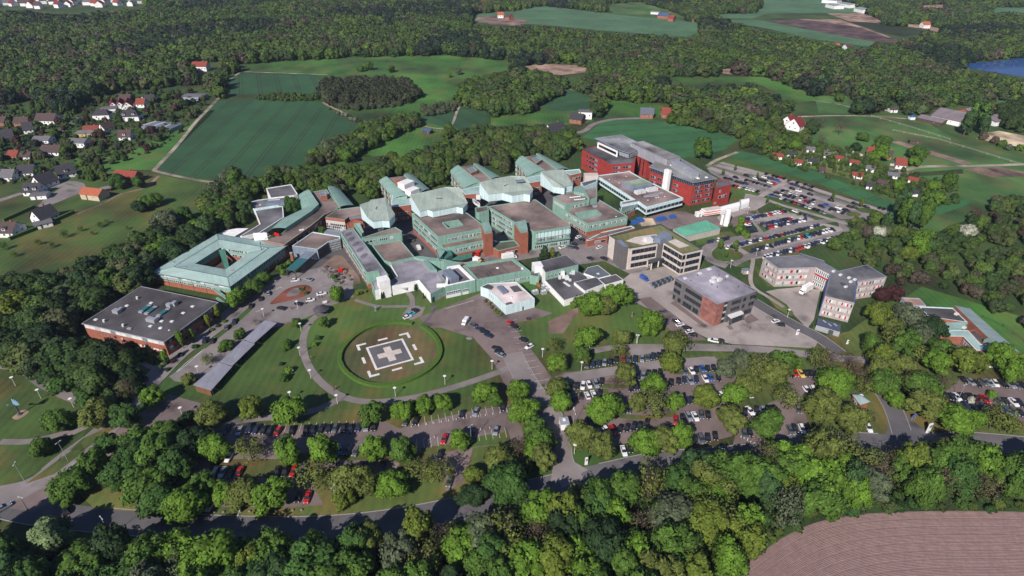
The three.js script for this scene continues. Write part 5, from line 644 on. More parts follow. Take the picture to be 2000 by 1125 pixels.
// pavilions of the bed wings
function pavilion(label, le, lr, rr2, re, box) {
const b = B('ward_pavilion', label, [...le, ...re]);
const body = ccw([le[0], re[0], re[1], le[1]]), in_ = inset(body, .7); part(b, 'wall', new Geo().walls(in_, 0, 9.9), K.brick); part(b, 'roof', new Geo().flat(ccw([lr[0], rr2[0], rr2[1], lr[1]]), 11.0), K.gravel);
slope(b, 'roof_slope', le, 9.6, lr, 12.2, K.mintGreen, .5); slope(b, 'roof_slope', re, 9.6, rr2, 12.2, K.mintGreen, .5);
part(b, 'inner_wall', new Geo().walls(lr, 10.6, 12.2, false).walls(rr2, 10.6, 12.2, false), K.mint); part(b, 'gable_wall', new Geo().quad([le[0][0], 9.6, le[0][1]], [lr[0][0], 12.2, lr[0][1]], [lr[0][0], 8, lr[0][1]], [le[0][0], 8, le[0][1]]).quad([le[1][0], 9.6, le[1][1]], [lr[1][0], 12.2, lr[1][1]], [lr[1][0], 8, lr[1][1]], [le[1][0], 8, le[1][1]]), K.mint);
const w0 = in_.reduce((m, q) => (dist2(le[0], q) < dist2(le[0], m) ? q : m)), w1 = in_.reduce((m, q) => (dist2(le[1], q) < dist2(le[1], m) ? q : m)), r1 = in_.reduce((m, q) => (dist2(re[1], q) < dist2(re[1], m) ? q : m));
for (const y of [1.2, 4.3, 7.4]) { for (let k = 0; k < 4; k++) { panel(b, 'bay', w0, w1, .04 + k * .24, .12 + k * .24, y - .5, 2.6, K.mint, 1.2); wins(b, w0, w1, .045 + k * .24, .115 + k * .24, 2, y, 1.6, { deep: 1.5 }); } }
if (box) block(b, box, 9.5, 13.2, K.brick, K.skyGlass, { cope: K.mint, rim: .5 });
return b;
}
pavilion('ward pavilion with twin green curved roofs, brick box nearest the square copse side', [[-40.8,-380],[-30,-350.7]], [[-35.6,-384.1],[-19.6,-354.9]], [[-25.9,-387.6],[-13,-360.4]], [[-22.1,-391.9],[-7.6,-370]], [[-29.3,-374.8],[-25.4,-379],[-22.3,-371.9],[-26.3,-367]]);
pavilion('ward pavilion with twin green curved roofs next to the red brick building', [[1.5,-396.8],[9.5,-371.1]], [[6.3,-402.9],[20.8,-375.9]], [[16,-407.5],[29,-377.2]], [[20,-412.1],[37.3,-384.2]], [[12.6,-393.9],[16.1,-398.5],[19.5,-392.1],[15.6,-385.1]]);
{
const b = pavilion('ward pavilion with twin green roofs and white roof plant boxes', [[-83.7,-362.9],[-69.9,-334.7]], [[-78.7,-363.5],[-61.6,-333.4]], [[-68.7,-367.5],[-54,-339.2]], [[-64.2,-373.4],[-50.3,-349.3]]); unit(b, 'plant_box', [-64.1,-347.2], 10.8, 8, 4.4, 6, .9, K.white); unit(b, 'plant_box', [-59.2,-338.7], 10.8, 7, 3.4, 5, .9, K.white); unit(b, 'brick_box', [-69.2,-352.3], 10.6, 4, 3, 4, .9, K.brick);
const links = [[[[-71.5,-338.9],[-61.1,-341.3],[-58.3,-325.3],[-58.8,-325],[-68.3,-321.7],[-70,-326.6]], 'brick link with pale roof between the two smaller attic roofs'], [[[-31.5,-347.8],[-19.9,-354.6],[-19.4,-342.1],[-28.2,-340.2]], 'brick link with pale roof between the two largest attic roofs'], [[[7.5,-367.4],[18.2,-373.6],[18.4,-362.6],[10.5,-359.1]], 'brick link with pale roof beside the attic roof by the red brick building']];
for (const [q, l] of links) { const k = B('link_block', l, q); block(k, q, 0, 10, K.brick, K.mintRoof, { drop: .05, cope: K.mintPale, rim: .6 }); const s = ccw(q); for (let i = 0; i < s.length; i++) if (s[(i + 1) % s.length][0] - s[i][0] > 4) for (const y of [1.4, 4.6]) wins(k, s[i], s[(i + 1) % s.length], .1, .9, 8, y, 1.6); }
const q = [[33.1,-380.9],[43.8,-383.8],[44.5,-377.2],[37,-372.5],[34.8,-375.6]], k = B('link_block', 'brick link with pale roof and small flat terrace by the red brick building', q); block(k, q, 0, 10, K.brick, K.mintRoof, { cope: K.mintPale }); wins(k, q[3], q[2], .2, .95, 3, 6, 1.8);
}

// ---------------------------------------------------------------- houses, sheds, barns
const H = { brown: mat('brown roof tiles', [.07, .045, .045], { tx: 'tile' }), black: mat('black roof tiles', [.036, .036, .046], { tx: 'tile' }), grey: mat('grey roof tiles', [.13, .125, .14], { tx: 'tile' }), red: mat('red roof tiles', [.22, .045, .03], { tx: 'tile' }), orange: mat('orange roof tiles', [.36, .1, .05], { tx: 'tile' }), wine: mat('wine red roof tiles', [.18, .022, .022], { tx: 'tile' }), beige: mat('beige render', [.5, .42, .3], { tx: 'fine' }), ochre: mat('ochre render', [.45, .4, .14], { tx: 'fine' }), wood: mat('dark timber', [.08, .055, .04], { tx: 'clad' }), white: K.white, brick: K.brick, barn: mat('grey brown fibre roof', [.2, .165, .18], { tx: 'seam' }) };
// ridge: two points at ridge height; w: width across; wall and ridge heights in metres
function house(name, label, ridge, w, wallH, ridgeH, roof, wall, o = {}) {
const [p, q] = ridge, c = mix2(p, q, .5), t = ang(p, q), L = Math.max(dist2(p, q) * (o.long ?? 1), 2), b = thing(name, label, o.cat ?? 'house', c, t, o.group), hw = w / 2, hl = L / 2 + (o.hip ? w * .32 : 0), ov = o.eave ?? .45;
const P = (x, y, z) => [x, y, z], g = new Geo(), wl = hl - .25, rise = ridgeH - wallH, e = wallH - rise * ov / hw;
g.wall([-wl, hw], [wl, hw], 0, wallH).wall([wl, hw], [wl, -hw], 0, wallH).wall([wl, -hw], [-wl, -hw], 0, wallH).wall([-wl, -hw], [-wl, hw], 0, wallH);
if (!o.hip) for (const s of [-1, 1]) g.tri(P(s * wl, wallH, hw * s), P(s * wl, wallH, -hw * s), P(s * wl, ridgeH - .1, 0));
const local = (name, geo, m) => { const f = shade(new THREE.Mesh(geo.geometry(), m)); f.name = name; b.add(f); return f; };
local('wall', g, wall);
const rl = o.hip ? L / 2 : hl + .3, el = hl + .3, r = new Geo(), th = .2;
for (const s of [-1, 1]) { const A = P(-el * s, e, (hw + ov) * s), B2 = P(el * s, e, (hw + ov) * s), C = P(rl * s, ridgeH, 0), D = P(-rl * s, ridgeH, 0); r.quad(A, B2, C, D, [0, 0], [el * 2, 0], [el * 2, hw], [0, hw]); r.quad(P(A[0], e - th, A[2]), P(B2[0], e - th, B2[2]), B2, A, [0, 0], [1, 0], [1, .1], [0, .1]);
if (o.hip) r.tri(P(el * s, e, (hw + ov) * s), P(el * s, e, -(hw + ov) * s), P(rl * s, ridgeH, 0)); else for (const z of [-1, 1]) r.quad(P(el * s, e, (hw + ov) * z), P(rl * s, ridgeH, 0), P(rl * s, ridgeH - th, 0), P(el * s, e - th, (hw + ov) * z)); }
const rf = local('roof', r, roof);
const put = (parent, nm, x, y, z, sx, sy, sz, m) => { const f = shade(new THREE.Mesh(UNIT, m)); f.name = nm; f.position.set(x, y, z); f.scale.set(sx, sy, sz); parent.add(f); return f; };
const win = (x, y, z, sx, sy, sz) => { const f = put(b, 'window', x, y, z, sx, sy, sz, K.frame), k = put(f, 'pane', 0, 0, 0, sx > sz ? .8 : 1.4, .8, sx > sz ? 1.4 : .8, K.glass); };
if (!o.plain) {
const n = Math.max(2, Math.floor(L / 3.2)), front = o.front ?? 1;
for (let i = 0; i < n; i++) win(-wl + (i + .5) / n * wl * 2, wallH * .55, hw * front, 1.1, Math.min(1.3, wallH * .45), .16);
if (!o.hip) for (const s of [-1, 1]) { win(s * wl, wallH * .5, -hw * .4, .16, 1.2, 1.1); win(s * wl, wallH * .5, hw * .4, .16, 1.2, 1.1); if (rise > 2) win(s * wl, wallH + rise * .28, 0, .16, 1.2, 1.4); }
put(rf, 'chimney', L * .18, ridgeH + .2, -.5, .7, 1.5, .7, o.chimney ?? K.brick);
for (let i = 0; i < (o.dormers ?? 0); i++) { const x = -wl + (i + .5) / o.dormers * wl * 2, d = put(b, 'dormer', x, wallH + rise * .35, hw * front * .62, 1.9, 1.5, hw * .5, wall); put(d, 'pane', 0, .02, front * .5, .6, .55, .1, K.glass); put(d, 'dormer_roof', 0, .55, 0, 1.15, .16, 1.15, roof); }
} else if (!o.blank) { put(b, 'door', -wl * .3, wallH * .42, hw, .9, wallH * .8, .14, K.darkSteel); win(wl * .4, wallH * .55, hw, .8, .8, .14); }
return b;
}
const V = 'village houses beyond the orchard';
house('village_house', 'white house with a red pyramid roof at the village wood edge', [[-470.6,-575.7],[-467.1,-576.3]], 10, 5.5, 9, H.red, H.white, { hip: 1 });
house('village_house', 'brown roofed brick house with the brown roof farthest along the village row', [[-411.2,-504.2],[-400.2,-504.4]], 9, 3.6, 7, H.brown, H.brick);
house('village_house', 'brown roofed brick house cut by the edge of view', [[-428.2,-506.1],[-419.2,-505.6]], 9, 3.6, 7, H.brown, H.brick);
house('village_house', 'black roofed house with a white gable above a red ground floor', [[-392.1,-484.6],[-386,-487.7]], 8, 3.4, 8.4, H.black, H.white);
house('village_house', 'largest brown roofed house with a long white front', [[-396.9,-511.1],[-380.2,-510.2]], 11, 4, 8.4, H.brown, H.white);
house('village_house', 'white bungalow with flat grey roof and bluish side', [[-365.6,-459.3],[-353.1,-459.5]], 9, 3.8, 5.8, H.grey, H.white);
house('village_house', 'white bungalow with grey roof and four small windows', [[-334.8,-454],[-321.8,-453.3]], 9.5, 4, 6, H.grey, H.white);
house('village_house', 'brown roofed white house at the corner of the village meadow', [[-344.3,-436.3],[-330.3,-436.1]], 10, 3, 6.6, H.brown, H.white);
house('village_house', 'black roofed house with a steep white gable at the edge of view', [[-395.2,-464.9],[-388.5,-468.9]], 9, 3, 8.4, H.black, H.white);
house('villa', 'white flat roofed villa above the village street', [[-357,-533.8],[-344.9,-537.4]], 9, 6.4, 6.9, H.grey, H.white);
house('village_house', 'dark hipped roof house with white walls beside the villa', [[-355.7,-524.7],[-347.8,-525.8]], 9, 4.4, 7.6, H.black, H.white, { hip: 1 });
house('village_house', 'white house with dark mansard roof and two white dormers', [[-330,-521.6],[-321.5,-522.9]], 11, 4.4, 8.4, H.black, H.white, { hip: 1, dormers: 2 });
house('terrace_house', 'red roofed house with a white gable, first of three in the upper row', [[-358.4,-553.1],[-362.7,-562.2]], 7, 3.6, 7.4, H.wine, H.white, { long: 1.5 });
house('terrace_house', 'red roofed house with a white gable, middle one of three in the upper row', [[-352.2,-553.2],[-356.1,-562.3]], 7.6, 3.6, 7.4, H.wine, H.white, { long: 1.5 });
house('terrace_house', 'red roofed house with a white gable, last of three in the upper row', [[-345.7,-553.3],[-349.2,-562.4]], 8, 3.6, 7.4, H.wine, H.white, { long: 1.5 });
house('village_house', 'bright red roofed house with small white gable and white chimney', [[-341.2,-562.6],[-333.3,-562.7]], 9, 3.6, 7.4, H.red, H.white, { chimney: K.white });
house('village_house', 'brown roofed house highest up in the village', [[-364.2,-577.1],[-353.5,-576.5]], 9, 4, 7.4, H.brown, H.brick);
house('village_house', 'dark roofed house partly hidden beside the bright red roof', [[-340.5,-574.8],[-332,-576.4]], 9, 4, 7.4, H.black, H.white);
house('village_house', 'low red roofed bungalow behind parked cars', [[-345.8,-488.8],[-334.4,-490.7]], 8, 2.8, 4.8, H.red, H.brick);
house('village_house', 'dark roofed house with a narrow white gable beside the low red bungalow', [[-331.5,-487.3],[-327.9,-495.8]], 7, 3, 7, H.brown, H.white);
house('village_house', 'dark roofed house with a white dormer near the glasshouse', [[-307.3,-470.9],[-298.2,-472]], 9, 3, 7, H.brown, H.white, { dormers: 1 });
house('village_house', 'orange red roofed cottage among dark bushes', [[-363.4,-427.9],[-356.3,-427.7]], 7, 2.8, 5.4, H.red, H.brick);
house('village_house', 'red brown roofed cottage beside the orange red one', [[-352.9,-425.1],[-345.7,-425.5]], 7, 2.8, 5.4, H.brown, H.white);
house('bungalow', 'flat olive roofed bungalow with ochre walls', [[-344.6,-477.9],[-328.5,-479.8]], 9, 3.2, 3.8, H.barn, H.ochre);
house('village_house', 'grey roofed white house at the edge of view before the dark roofs', [[-338.2,-386.2],[-329.8,-386.3]], 9.5, 3.2, 7, H.grey, H.white);
house('village_house', 'dark roofed house with long roof and white glazed annex', [[-332,-393.1],[-322.2,-394.7]], 10, 3.4, 7.4, H.black, H.white);
house('village_house', 'dark roofed house with tall chimney and a white front gable', [[-304.9,-388.7],[-296.8,-395.6]], 10, 3.2, 8.2, H.black, H.white, { dormers: 1 });
house('village_house', 'big dark roofed house with broad white gable facing the driveway', [[-306.1,-370],[-301.8,-380.6]], 10.5, 3.2, 8.4, H.black, H.white);
house('village_house', 'dark roofed house with two white dormers by the lawn', [[-307.3,-362],[-297.1,-362.8]], 9, 3, 7.2, H.black, H.white, { dormers: 2 });
house('garage', 'white garage with flat roof beside the two dormers house', [[-298.9,-354.4],[-289.8,-356.3]], 6, 2.8, 3.1, H.grey, H.white, { cat: 'garage', plain: 1 });
house('village_house', 'steep black roofed house with cream gable nearest the orchard', [[-272.5,-318.3],[-268.2,-328]], 10, 3.2, 8.4, H.black, H.white);
house('garage', 'white flat roofed garage against the cream gable house', [[-269.5,-312.3],[-263.1,-318]], 6, 2.8, 3.1, H.grey, H.white, { cat: 'garage', plain: 1 });
house('village_house', 'dark roofed house with white dormer and cream front at the hedge corner', [[-283.1,-306.2],[-273.4,-306.3]], 11, 3.2, 7, H.brown, H.white, { dormers: 1 });
house('stone_barn', 'orange roofed barn with beige walls beside the orchard', [[-267.2,-357.5],[-253.5,-354.2]], 8.5, 4, 6.6, H.orange, H.beige, { cat: 'barn', plain: 1 });
house('farmhouse', 'orange red roofed farmhouse behind a round dark tree', [[-262.5,-385.9],[-246.8,-382.9]], 9, 4, 7.2, H.red, H.brick, { cat: 'farmhouse' });
house('shed', 'grey roofed lean-to between the barn and the dark tree', [[-262.1,-364.8],[-257.6,-368.1]], 4, 2.4, 3.2, H.barn, H.wood, { cat: 'shed', plain: 1 });
house('country_house', 'white house with bright red roof alone at the wood edge', [[-355.2,-709.3],[-338.9,-709.7]], 12, 5.6, 9.4, H.red, H.white);
{ const t = thing('glasshouse', 'long pale glasshouse at the village edge by the wheat field', 'glasshouse', centre([[-303.3,-495.2],[-297.7,-506.4],[-272.4,-500.7],[-275.6,-486.9]])), q = [[-303.3,-495.2],[-297.7,-506.4],[-272.4,-500.7],[-275.6,-486.9]]; part(t, 'wall', new Geo().walls(ccw(q), 0, 2.8), K.skyGlass); for (let i = 0; i < 9; i++) { const A = mix2(q[0], q[3], i / 9), A2 = mix2(q[0], q[3], (i + .94) / 9), C = mix2(q[1], q[2], i / 9), C2 = mix2(q[1], q[2], (i + .94) / 9), m = mix2(A, A2, .5), n = mix2(C, C2, .5); part(t, 'glass_bay', new Geo().quad([A[0], 2.8, A[1]], [C[0], 2.8, C[1]], [n[0], 3.9, n[1]], [m[0], 3.9, m[1]]).quad([m[0], 3.9, m[1]], [n[0], 3.9, n[1]], [C2[0], 2.8, C2[1]], [A2[0], 2.8, A2[1]]), i % 3 ? K.skyGlass : K.blind); } }
house('nursery_shed', 'long pale shed of the nursery beside the field track', [[-312,-592.8],[-292,-590.5]], 12, 3, 3.8, H.grey, K.steel, { cat: 'shed', plain: 1 });
house('nursery_shed', 'shorter pale shed of the nursery before the long one', [[-305.4,-579.9],[-295.1,-583.4]], 8, 2.6, 3.4, K.steel, K.steel, { cat: 'shed', plain: 1 });
house('country_house', 'orange roofed house beside the far field copse', [[-26.5,-1109],[-16.5,-1109.3]], 11, 5, 9, H.orange, H.white); house('country_house', 'brick house next to the orange roofed one by the far copse', [[-10.3,-1093.1],[-3.1,-1085.3]], 10, 5, 9, H.brown, H.brick);
house('country_house', 'white farmhouse group on the far hill, larger one', [[-60,-1247.6],[-43.3,-1253.5]], 12, 6, 10, H.red, H.white); house('country_house', 'white house beside the larger one on the far hill', [[-41,-1233],[-31.8,-1241]], 10, 6, 10, H.grey, H.white); house('country_house', 'red brick house at the wood edge below the far hill', [[-77.4,-1100.9],[-68.9,-1095.1]], 10, 4, 8, H.red, H.brick); house('country_house', 'red roofed house at the far wood edge', [[-105.4,-1212.8],[-94.6,-1213.3]], 12, 5, 9, H.red, H.brick);
house('farm_barn', 'blue grey roofed barn on the far farm', [[243.2,-1116.9],[259.8,-1109.2]], 16, 5, 8, mat('blue barn roof', [.06, .1, .22], { tx: 'seam' }), H.brick, { cat: 'barn' }); house('farm_barn', 'red brick house beside the blue barn on the far farm', [[254.6,-1085.6],[262.2,-1080]], 12, 5, 9, H.red, H.brick, { cat: 'farmhouse' }); house('farm_barn', 'white walled shed row before the blue barn', [[239.9,-1163],[254,-1154.7]], 7, 4, 5, H.barn, H.white, { cat: 'barn' });
house('country_house', 'black roofed white house with a terrace wall on the lane', [[27.7,-484.5],[40.2,-493.6]], 11, 4.4, 9, H.black, H.white); house('country_house', 'dark roofed brick house in front of the white cube house', [[50,-523.3],[60,-518]], 9.5, 4, 8, H.black, H.brick); house('cube_house', 'white cube shaped modern house on the lane', [[57.3,-535.5],[69.1,-533.5]], 9, 6, 6.3, H.grey, H.white, { eave: .1 });
house('country_house', 'dark roofed cottage hidden in trees before the wards', [[-11.2,-469.3],[-6.9,-467.1]], 9, 4, 7.4, H.black, H.white); house('country_house', 'long dark roofed house under trees next to the hidden cottage', [[12.1,-465.1],[22.7,-466.7]], 10, 4, 7.6, H.brown, H.brick); house('country_house', 'blue grey roofed house beside the red roofed one beyond the lane', [[111.6,-539],[122.8,-536.9]], 10, 4, 8, mat('blue grey tiles', [.1, .115, .15], { tx: 'tile' }), H.brick); house('country_house', 'red roofed brick house beyond the lane', [[130.1,-539.3],[143,-537.3]], 10, 4, 8, H.red, H.brick);
house('field_barn', 'little open field barn on the meadow by the copse', [[-72.3,-490.1],[-65.5,-487.3]], 5, 2.8, 3.6, mat('blue barn roof', []), H.wood, { cat: 'barn', plain: 1 });
house('country_house', 'white house with steep wine red roof, half facing the track', [[227.5,-508.1],[234.4,-513.5]], 11, 4.6, 10, H.wine, H.white); house('country_house', 'white house with steep wine red roof, nearer one of the pair by the track', [[230.3,-501],[237.7,-507.2]], 12, 4.6, 10, H.wine, H.white);
house('country_house', 'orange roofed white house beyond the lake wood', [[635.2,-1029.5],[645.6,-1029.8]], 12, 5, 9, H.orange, H.white); house('country_house', 'long red roofed barn beyond the lake wood', [[675.7,-1046.7],[685.2,-1043.4]], 10, 4, 7, H.red, H.brick); house('country_house', 'red roofed farmhouse below the dark far field', [[409,-847.6],[423.9,-848]], 11, 4, 8, H.orange, H.white); house('country_house', 'white cottage next to the farmhouse below the dark far field', [[432.5,-848.3],[441.4,-851]], 8, 4, 7, H.brown, H.white); house('garden_hut', 'small white hut under the flowering trees by the pasture', [[336.7,-566.1],[342.1,-563.8]], 6, 3, 4.4, H.grey, H.white, { cat: 'hut', plain: 1 }); house('garden_hut', 'second small white hut under the flowering trees by the pasture', [[339.8,-557.8],[346.4,-557.9]], 6, 3, 4.4, H.brown, H.white, { cat: 'hut', plain: 1 });
house('country_house', 'white house with pale roof among trees behind the strip field', [[159.8,-545.8],[165.4,-545.9]], 9, 4, 7, H.barn, H.white); house('country_house', 'dark roofed white house among trees behind the strip field', [[178.2,-542.7],[186.2,-542.9]], 9, 4, 7.6, H.black, H.white);
house('hamlet_house', 'red brick farm on the far lane beyond the pale crop', [[291.6,-1081],[304.9,-1075.6]], 12, 5, 9, H.brown, H.brick); house('hamlet_house', 'dark roofed farm building beside the red brick farm on the far lane', [[304.4,-1067.9],[321.4,-1060.8]], 12, 5, 8, H.black, H.brick);
// farmstead
{ const farm = (label, q, e, r, wall, o) => { const p = [mix2(q[0], q[3], .5), mix2(q[1], q[2], .5)]; return house('farm_barn', label, p, dist2(q[0], q[3]), e, r, H.barn, wall, { cat: 'barn', plain: 1, eave: .5, ...o }); };
farm('widest farm barn with a row of white doors', [[366.2,-528.9],[379.2,-513.6],[399.3,-534.4],[384.3,-555.9]], 4.4, 8.5, H.white); farm('pale roofed farm barn behind the widest one', [[395.7,-534.8],[416,-543.8],[418.3,-557],[395.9,-547.6]], 5, 8, H.brick); farm('long low stable nearest the pasture', [[351.3,-529.2],[362.8,-513.9],[371.2,-523.7],[359.1,-540.1]], 3, 4.6, H.wood); farm('grey roofed hall beside the dark wood edge', [[396.4,-517.3],[414.4,-524],[426.8,-538.5],[411.3,-536.4]], 4, 6, H.white);
const h = thing('straw_heap', 'ochre straw bale stack beside the farm hall', 'straw stack', centre([[433,-557],[442,-556]])); part(h, 'bales', new Geo().walls(ccw([[433,-557],[440,-564],[445,-561],[441,-555]]), 0, 3).flat(ccw([[433,-557],[440,-564],[445,-561],[441,-555]]), 3), mat('straw', [.5, .35, .14], { tx: 'mottle' }));
const ten = thing('garden_marquee', 'small blue and white marquee at the pasture edge', 'marquee', [348,-535]); const g = new Geo(), c = [348,-535]; g.box(c[0], 0, c[1], 4, 2.2, 4); part(ten, 'sides', g, K.white); const r = new Geo(); for (let i = 0; i < 4; i++) { const a = i * Math.PI / 2 + Math.PI / 4, b2 = a + Math.PI / 2; r.tri([c[0] + 3 * Math.cos(b2), 2.2, c[1] + 3 * Math.sin(b2)], [c[0] + 3 * Math.cos(a), 2.2, c[1] + 3 * Math.sin(a)], [c[0], 4, c[1]]); } part(ten, 'top', r, K.tarp); }
house('field_shelter', 'long dark field shelter alone on the pasture', [[310.8,-471.6],[318.5,-468.7]], 5, 2.4, 3, H.wood, H.wood, { cat: 'shelter', plain: 1 });
// allotment cabins
[['red', [[191.1,-436],[197.5,-433]], 'white allotment cabin with red roof at the hedge corner'], ['black', [[202.7,-439.3],[208.4,-438]], 'white allotment cabin with dark roof next to the corner one'], ['grey', [[221,-450.1],[227,-449.2]], 'grey roofed white cabin highest in the allotments'], ['black', [[212,-424.6],[219.7,-423.4]], 'wide black roofed cabin in the upper allotments'], ['red', [[201.9,-422.7],[206.7,-420.3]], 'small red roofed cabin by the allotment hedge'], ['grey', [[229.8,-438.8],[235.7,-436.2]], 'grey roofed cabin beside the allotment lane'], ['red', [[235.5,-431.4],[239.7,-428.6]], 'bright red roofed cabin at the allotment lane'], ['red', [[241.9,-422.9],[246.7,-419.6]], 'red roofed cabin above a pale tarp'], ['grey', [[247.7,-411.1],[252.3,-407.9]], 'grey roofed white cabin below the hedge and lane'], ['red', [[231.6,-398.4],[237.8,-395.8]], 'largest red roofed cabin in the allotments'], ['brown', [[242.8,-385.1],[246.4,-382.3]], 'brown roofed cabin in the middle of the allotments'], ['black', [[231.9,-379.2],[237.4,-376.8]], 'dark roofed white cabin near the lower hedge'], ['red', [[265.8,-390.2],[270.4,-386.9]], 'red roofed white cabin near the field corner'], ['grey', [[255.9,-398.5],[262.4,-396.1]], 'wide grey roofed cabin beside the road bend'], ['black', [[253.1,-368.5],[258.8,-366.2]], 'dark roofed white cabin lowest in the allotments'], ['grey', [[271,-379.8],[274.6,-378.4]], 'grey roofed cabin by the big bush'], ['brown', [[212.8,-407.4],[216.5,-405.8]], 'brown cabin with cream door by the hedge']].forEach(([r, q, l]) => house('allotment_cabin', l, q, 5.4, 2.4, 3.8, H[r], r === 'brown' ? H.wood : H.white, { cat: 'cabin', plain: 1 }));
house('cottage', 'red roofed white cottage under the tall allotment trees', [[262.6,-441.5],[267.1,-439.3]], 9, 3.4, 7, H.red, H.white); house('cottage', 'brownish red roofed cottage behind the tall allotment trees', [[274.4,-437.3],[278.3,-435.1]], 8, 3, 6, H.brown, H.brick); house('cottage', 'orange red roofed cottage beside the big bush on the lane', [[271.2,-418.6],[277.7,-416.4]], 9.5, 3.2, 6.6, H.red, H.white);
// far town along the upper edge
{ reseed(606); const roofs = [['red', 'red'], ['brown', 'brown'], ['grey', 'grey'], ['wine', 'dark red'], ['black', 'black']], spots = scatter([[-950,-1202],[-874,-1185],[-780,-1150],[-716,-1146],[-680,-1199],[-697,-1268],[-806,-1375],[-1069,-1364]], 30, .8); spots.forEach((p, i) => { if (i > 62) return; const a = rr(-.6, .6) + (rnd() < .5 ? 1.57 : 0), l = rr(5, 8), [r, n] = pick(roofs); house('town_house', `white house with ${n} roof in the far town`, [[p[0] - l * Math.cos(a), p[1] + l * Math.sin(a)], [p[0] + l * Math.cos(a), p[1] - l * Math.sin(a)]], rr(10, 13), rr(5, 7), rr(9, 12), H[r], H.white, { group: `far town houses with ${n} roofs`, plain: 1, blank: 1 }); });
[[[[613.5,-1332.8],[633.5,-1309.9]], 'longest white hall at the far industrial edge'], [[[624.5,-1279.2],[633.3,-1250.4]], 'white hall next to the longest one at the far edge'], [[[622.9,-1208.6],[626.7,-1182.5]], 'nearest white hall at the far industrial edge'], [[[595.2,-1263.3],[599.7,-1235]], 'low white hall below the longest one']].forEach(([q, l]) => house('industrial_hall', l, q, 20, 6, 7, K.steel, H.white, { cat: 'hall', plain: 1, blank: 1 })); }

// ---------------------------------------------------------------- vehicles
const PAINT = { k: ['black', [.012, .012, .015]], d: ['dark blue', [.016, .025, .07]], b: ['blue', [.03, .09, .34]], g: ['grey', [.14, .15, .17]], s: ['silver', [.34, .37, .42]], w: ['white', [.74, .74, .75]], r: ['red', [.45, .015, .015]], y: ['yellow', [.7, .45, .08]], t: ['turquoise', [.05, .4, .5]] };
const paint = {}; for (const [k, [n, c]] of Object.entries(PAINT)) { const m = new THREE.MeshPhysicalMaterial({ roughness: .35, metalness: 'gs'.includes(k) ? .4 : 0, clearcoat: .8, clearcoatRoughness: .08 }); m.color.setRGB(...c); m.name = n + ' car paint'; paint[k] = m; }
const RUB = mat('tyre rubber', [.02, .02, .022], {}), LAMP = mat('headlamp glass', [.7, .7, .68], { roughness: .15 }), TAIL = mat('tail lamp', [.4, .01, .01], { roughness: .25 }), CARGLASS = mat('car glass', [.02, .025, .032], { roughness: .06 });
function loft(sections) { // cross-sections along x: [x, half width, bottom, top, shoulder half width]
const g = new Geo(), ring = ([x, w, y0, y1, s]) => [[x, y0, w * .94], [x, lerp(y0, y1, .55), w], [x, y1, s], [x, y1, -s], [x, lerp(y0, y1, .55), -w], [x, y0, -w * .94]];
for (let i = 0; i < sections.length - 1; i++) { const a = ring(sections[i]), b = ring(sections[i + 1]); for (let k = 0; k < 6; k++) g.quad(a[k], b[k], b[(k + 1) % 6], a[(k + 1) % 6]); }
for (const [s, f] of [[ring(sections[0]), 1], [ring(sections.at(-1)), -1]]) for (let k = 1; k < 5; k++) g.tri(s[0], s[f > 0 ? k + 1 : k], s[f > 0 ? k : k + 1]);
return g.geometry();
}
// nose at +x
const CAR = {
hatch: [loft([[-2.02, .76, .4, .86, .7], [-1.85, .86, .28, 1.0, .8], [-.6, .89, .24, .98, .82], [.75, .89, .24, .95, .8], [1.7, .85, .26, .8, .7], [2.02, .7, .36, .62, .58]]), loft([[-1.86, .74, .92, 1.0, .7], [-1.4, .74, .92, 1.43, .58], [.1, .76, .9, 1.46, .6], [.95, .74, .88, .96, .7]]), new THREE.BoxGeometry(1.45, .05, 1.14).translate(-.62, 1.455, 0), 4.1],
estate: [loft([[-2.3, .78, .4, .9, .72], [-2.15, .88, .28, 1.0, .82], [-.6, .9, .24, .98, .84], [.85, .9, .24, .95, .82], [1.95, .86, .26, .8, .72], [2.3, .7, .36, .62, .58]]), loft([[-2.2, .76, .92, 1.0, .72], [-1.85, .76, .92, 1.43, .6], [.2, .77, .9, 1.47, .62], [1.05, .75, .88, .96, .72]]), new THREE.BoxGeometry(1.95, .05, 1.18).translate(-.8, 1.46, 0), 4.6],
saloon: [loft([[-2.3, .76, .4, .88, .7], [-2.1, .86, .28, .98, .78], [-.6, .9, .24, .96, .83], [.85, .9, .24, .94, .82], [1.95, .86, .26, .8, .72], [2.3, .7, .36, .62, .58]]), loft([[-1.7, .72, .9, .97, .68], [-1.0, .74, .9, 1.38, .56], [.2, .76, .9, 1.42, .58], [1.0, .74, .88, .95, .7]]), new THREE.BoxGeometry(1.15, .05, 1.1).translate(-.4, 1.405, 0), 4.6],
van: [loft([[-2.45, .92, .35, 1.9, .84], [-2.35, .96, .3, 1.98, .88], [.9, .96, .28, 1.96, .88], [1.6, .95, .28, 1.1, .86], [2.35, .88, .3, .95, .76], [2.5, .8, .4, .7, .7]]), loft([[.3, .97, 1.15, 1.7, .9], [.95, .965, 1.12, 1.75, .89], [1.62, .96, 1.08, 1.14, .87]]), new THREE.BoxGeometry(3.1, .04, 1.6).translate(-.75, 1.985, 0), 4.9],
};
const WHEEL = new THREE.CylinderGeometry(.32, .32, .2, 12).rotateX(Math.PI / 2), HUB = new THREE.CylinderGeometry(.19, .19, .22, 8).rotateX(Math.PI / 2), LIGHT = new THREE.BoxGeometry(.16, .14, .34);
const carProto = {};
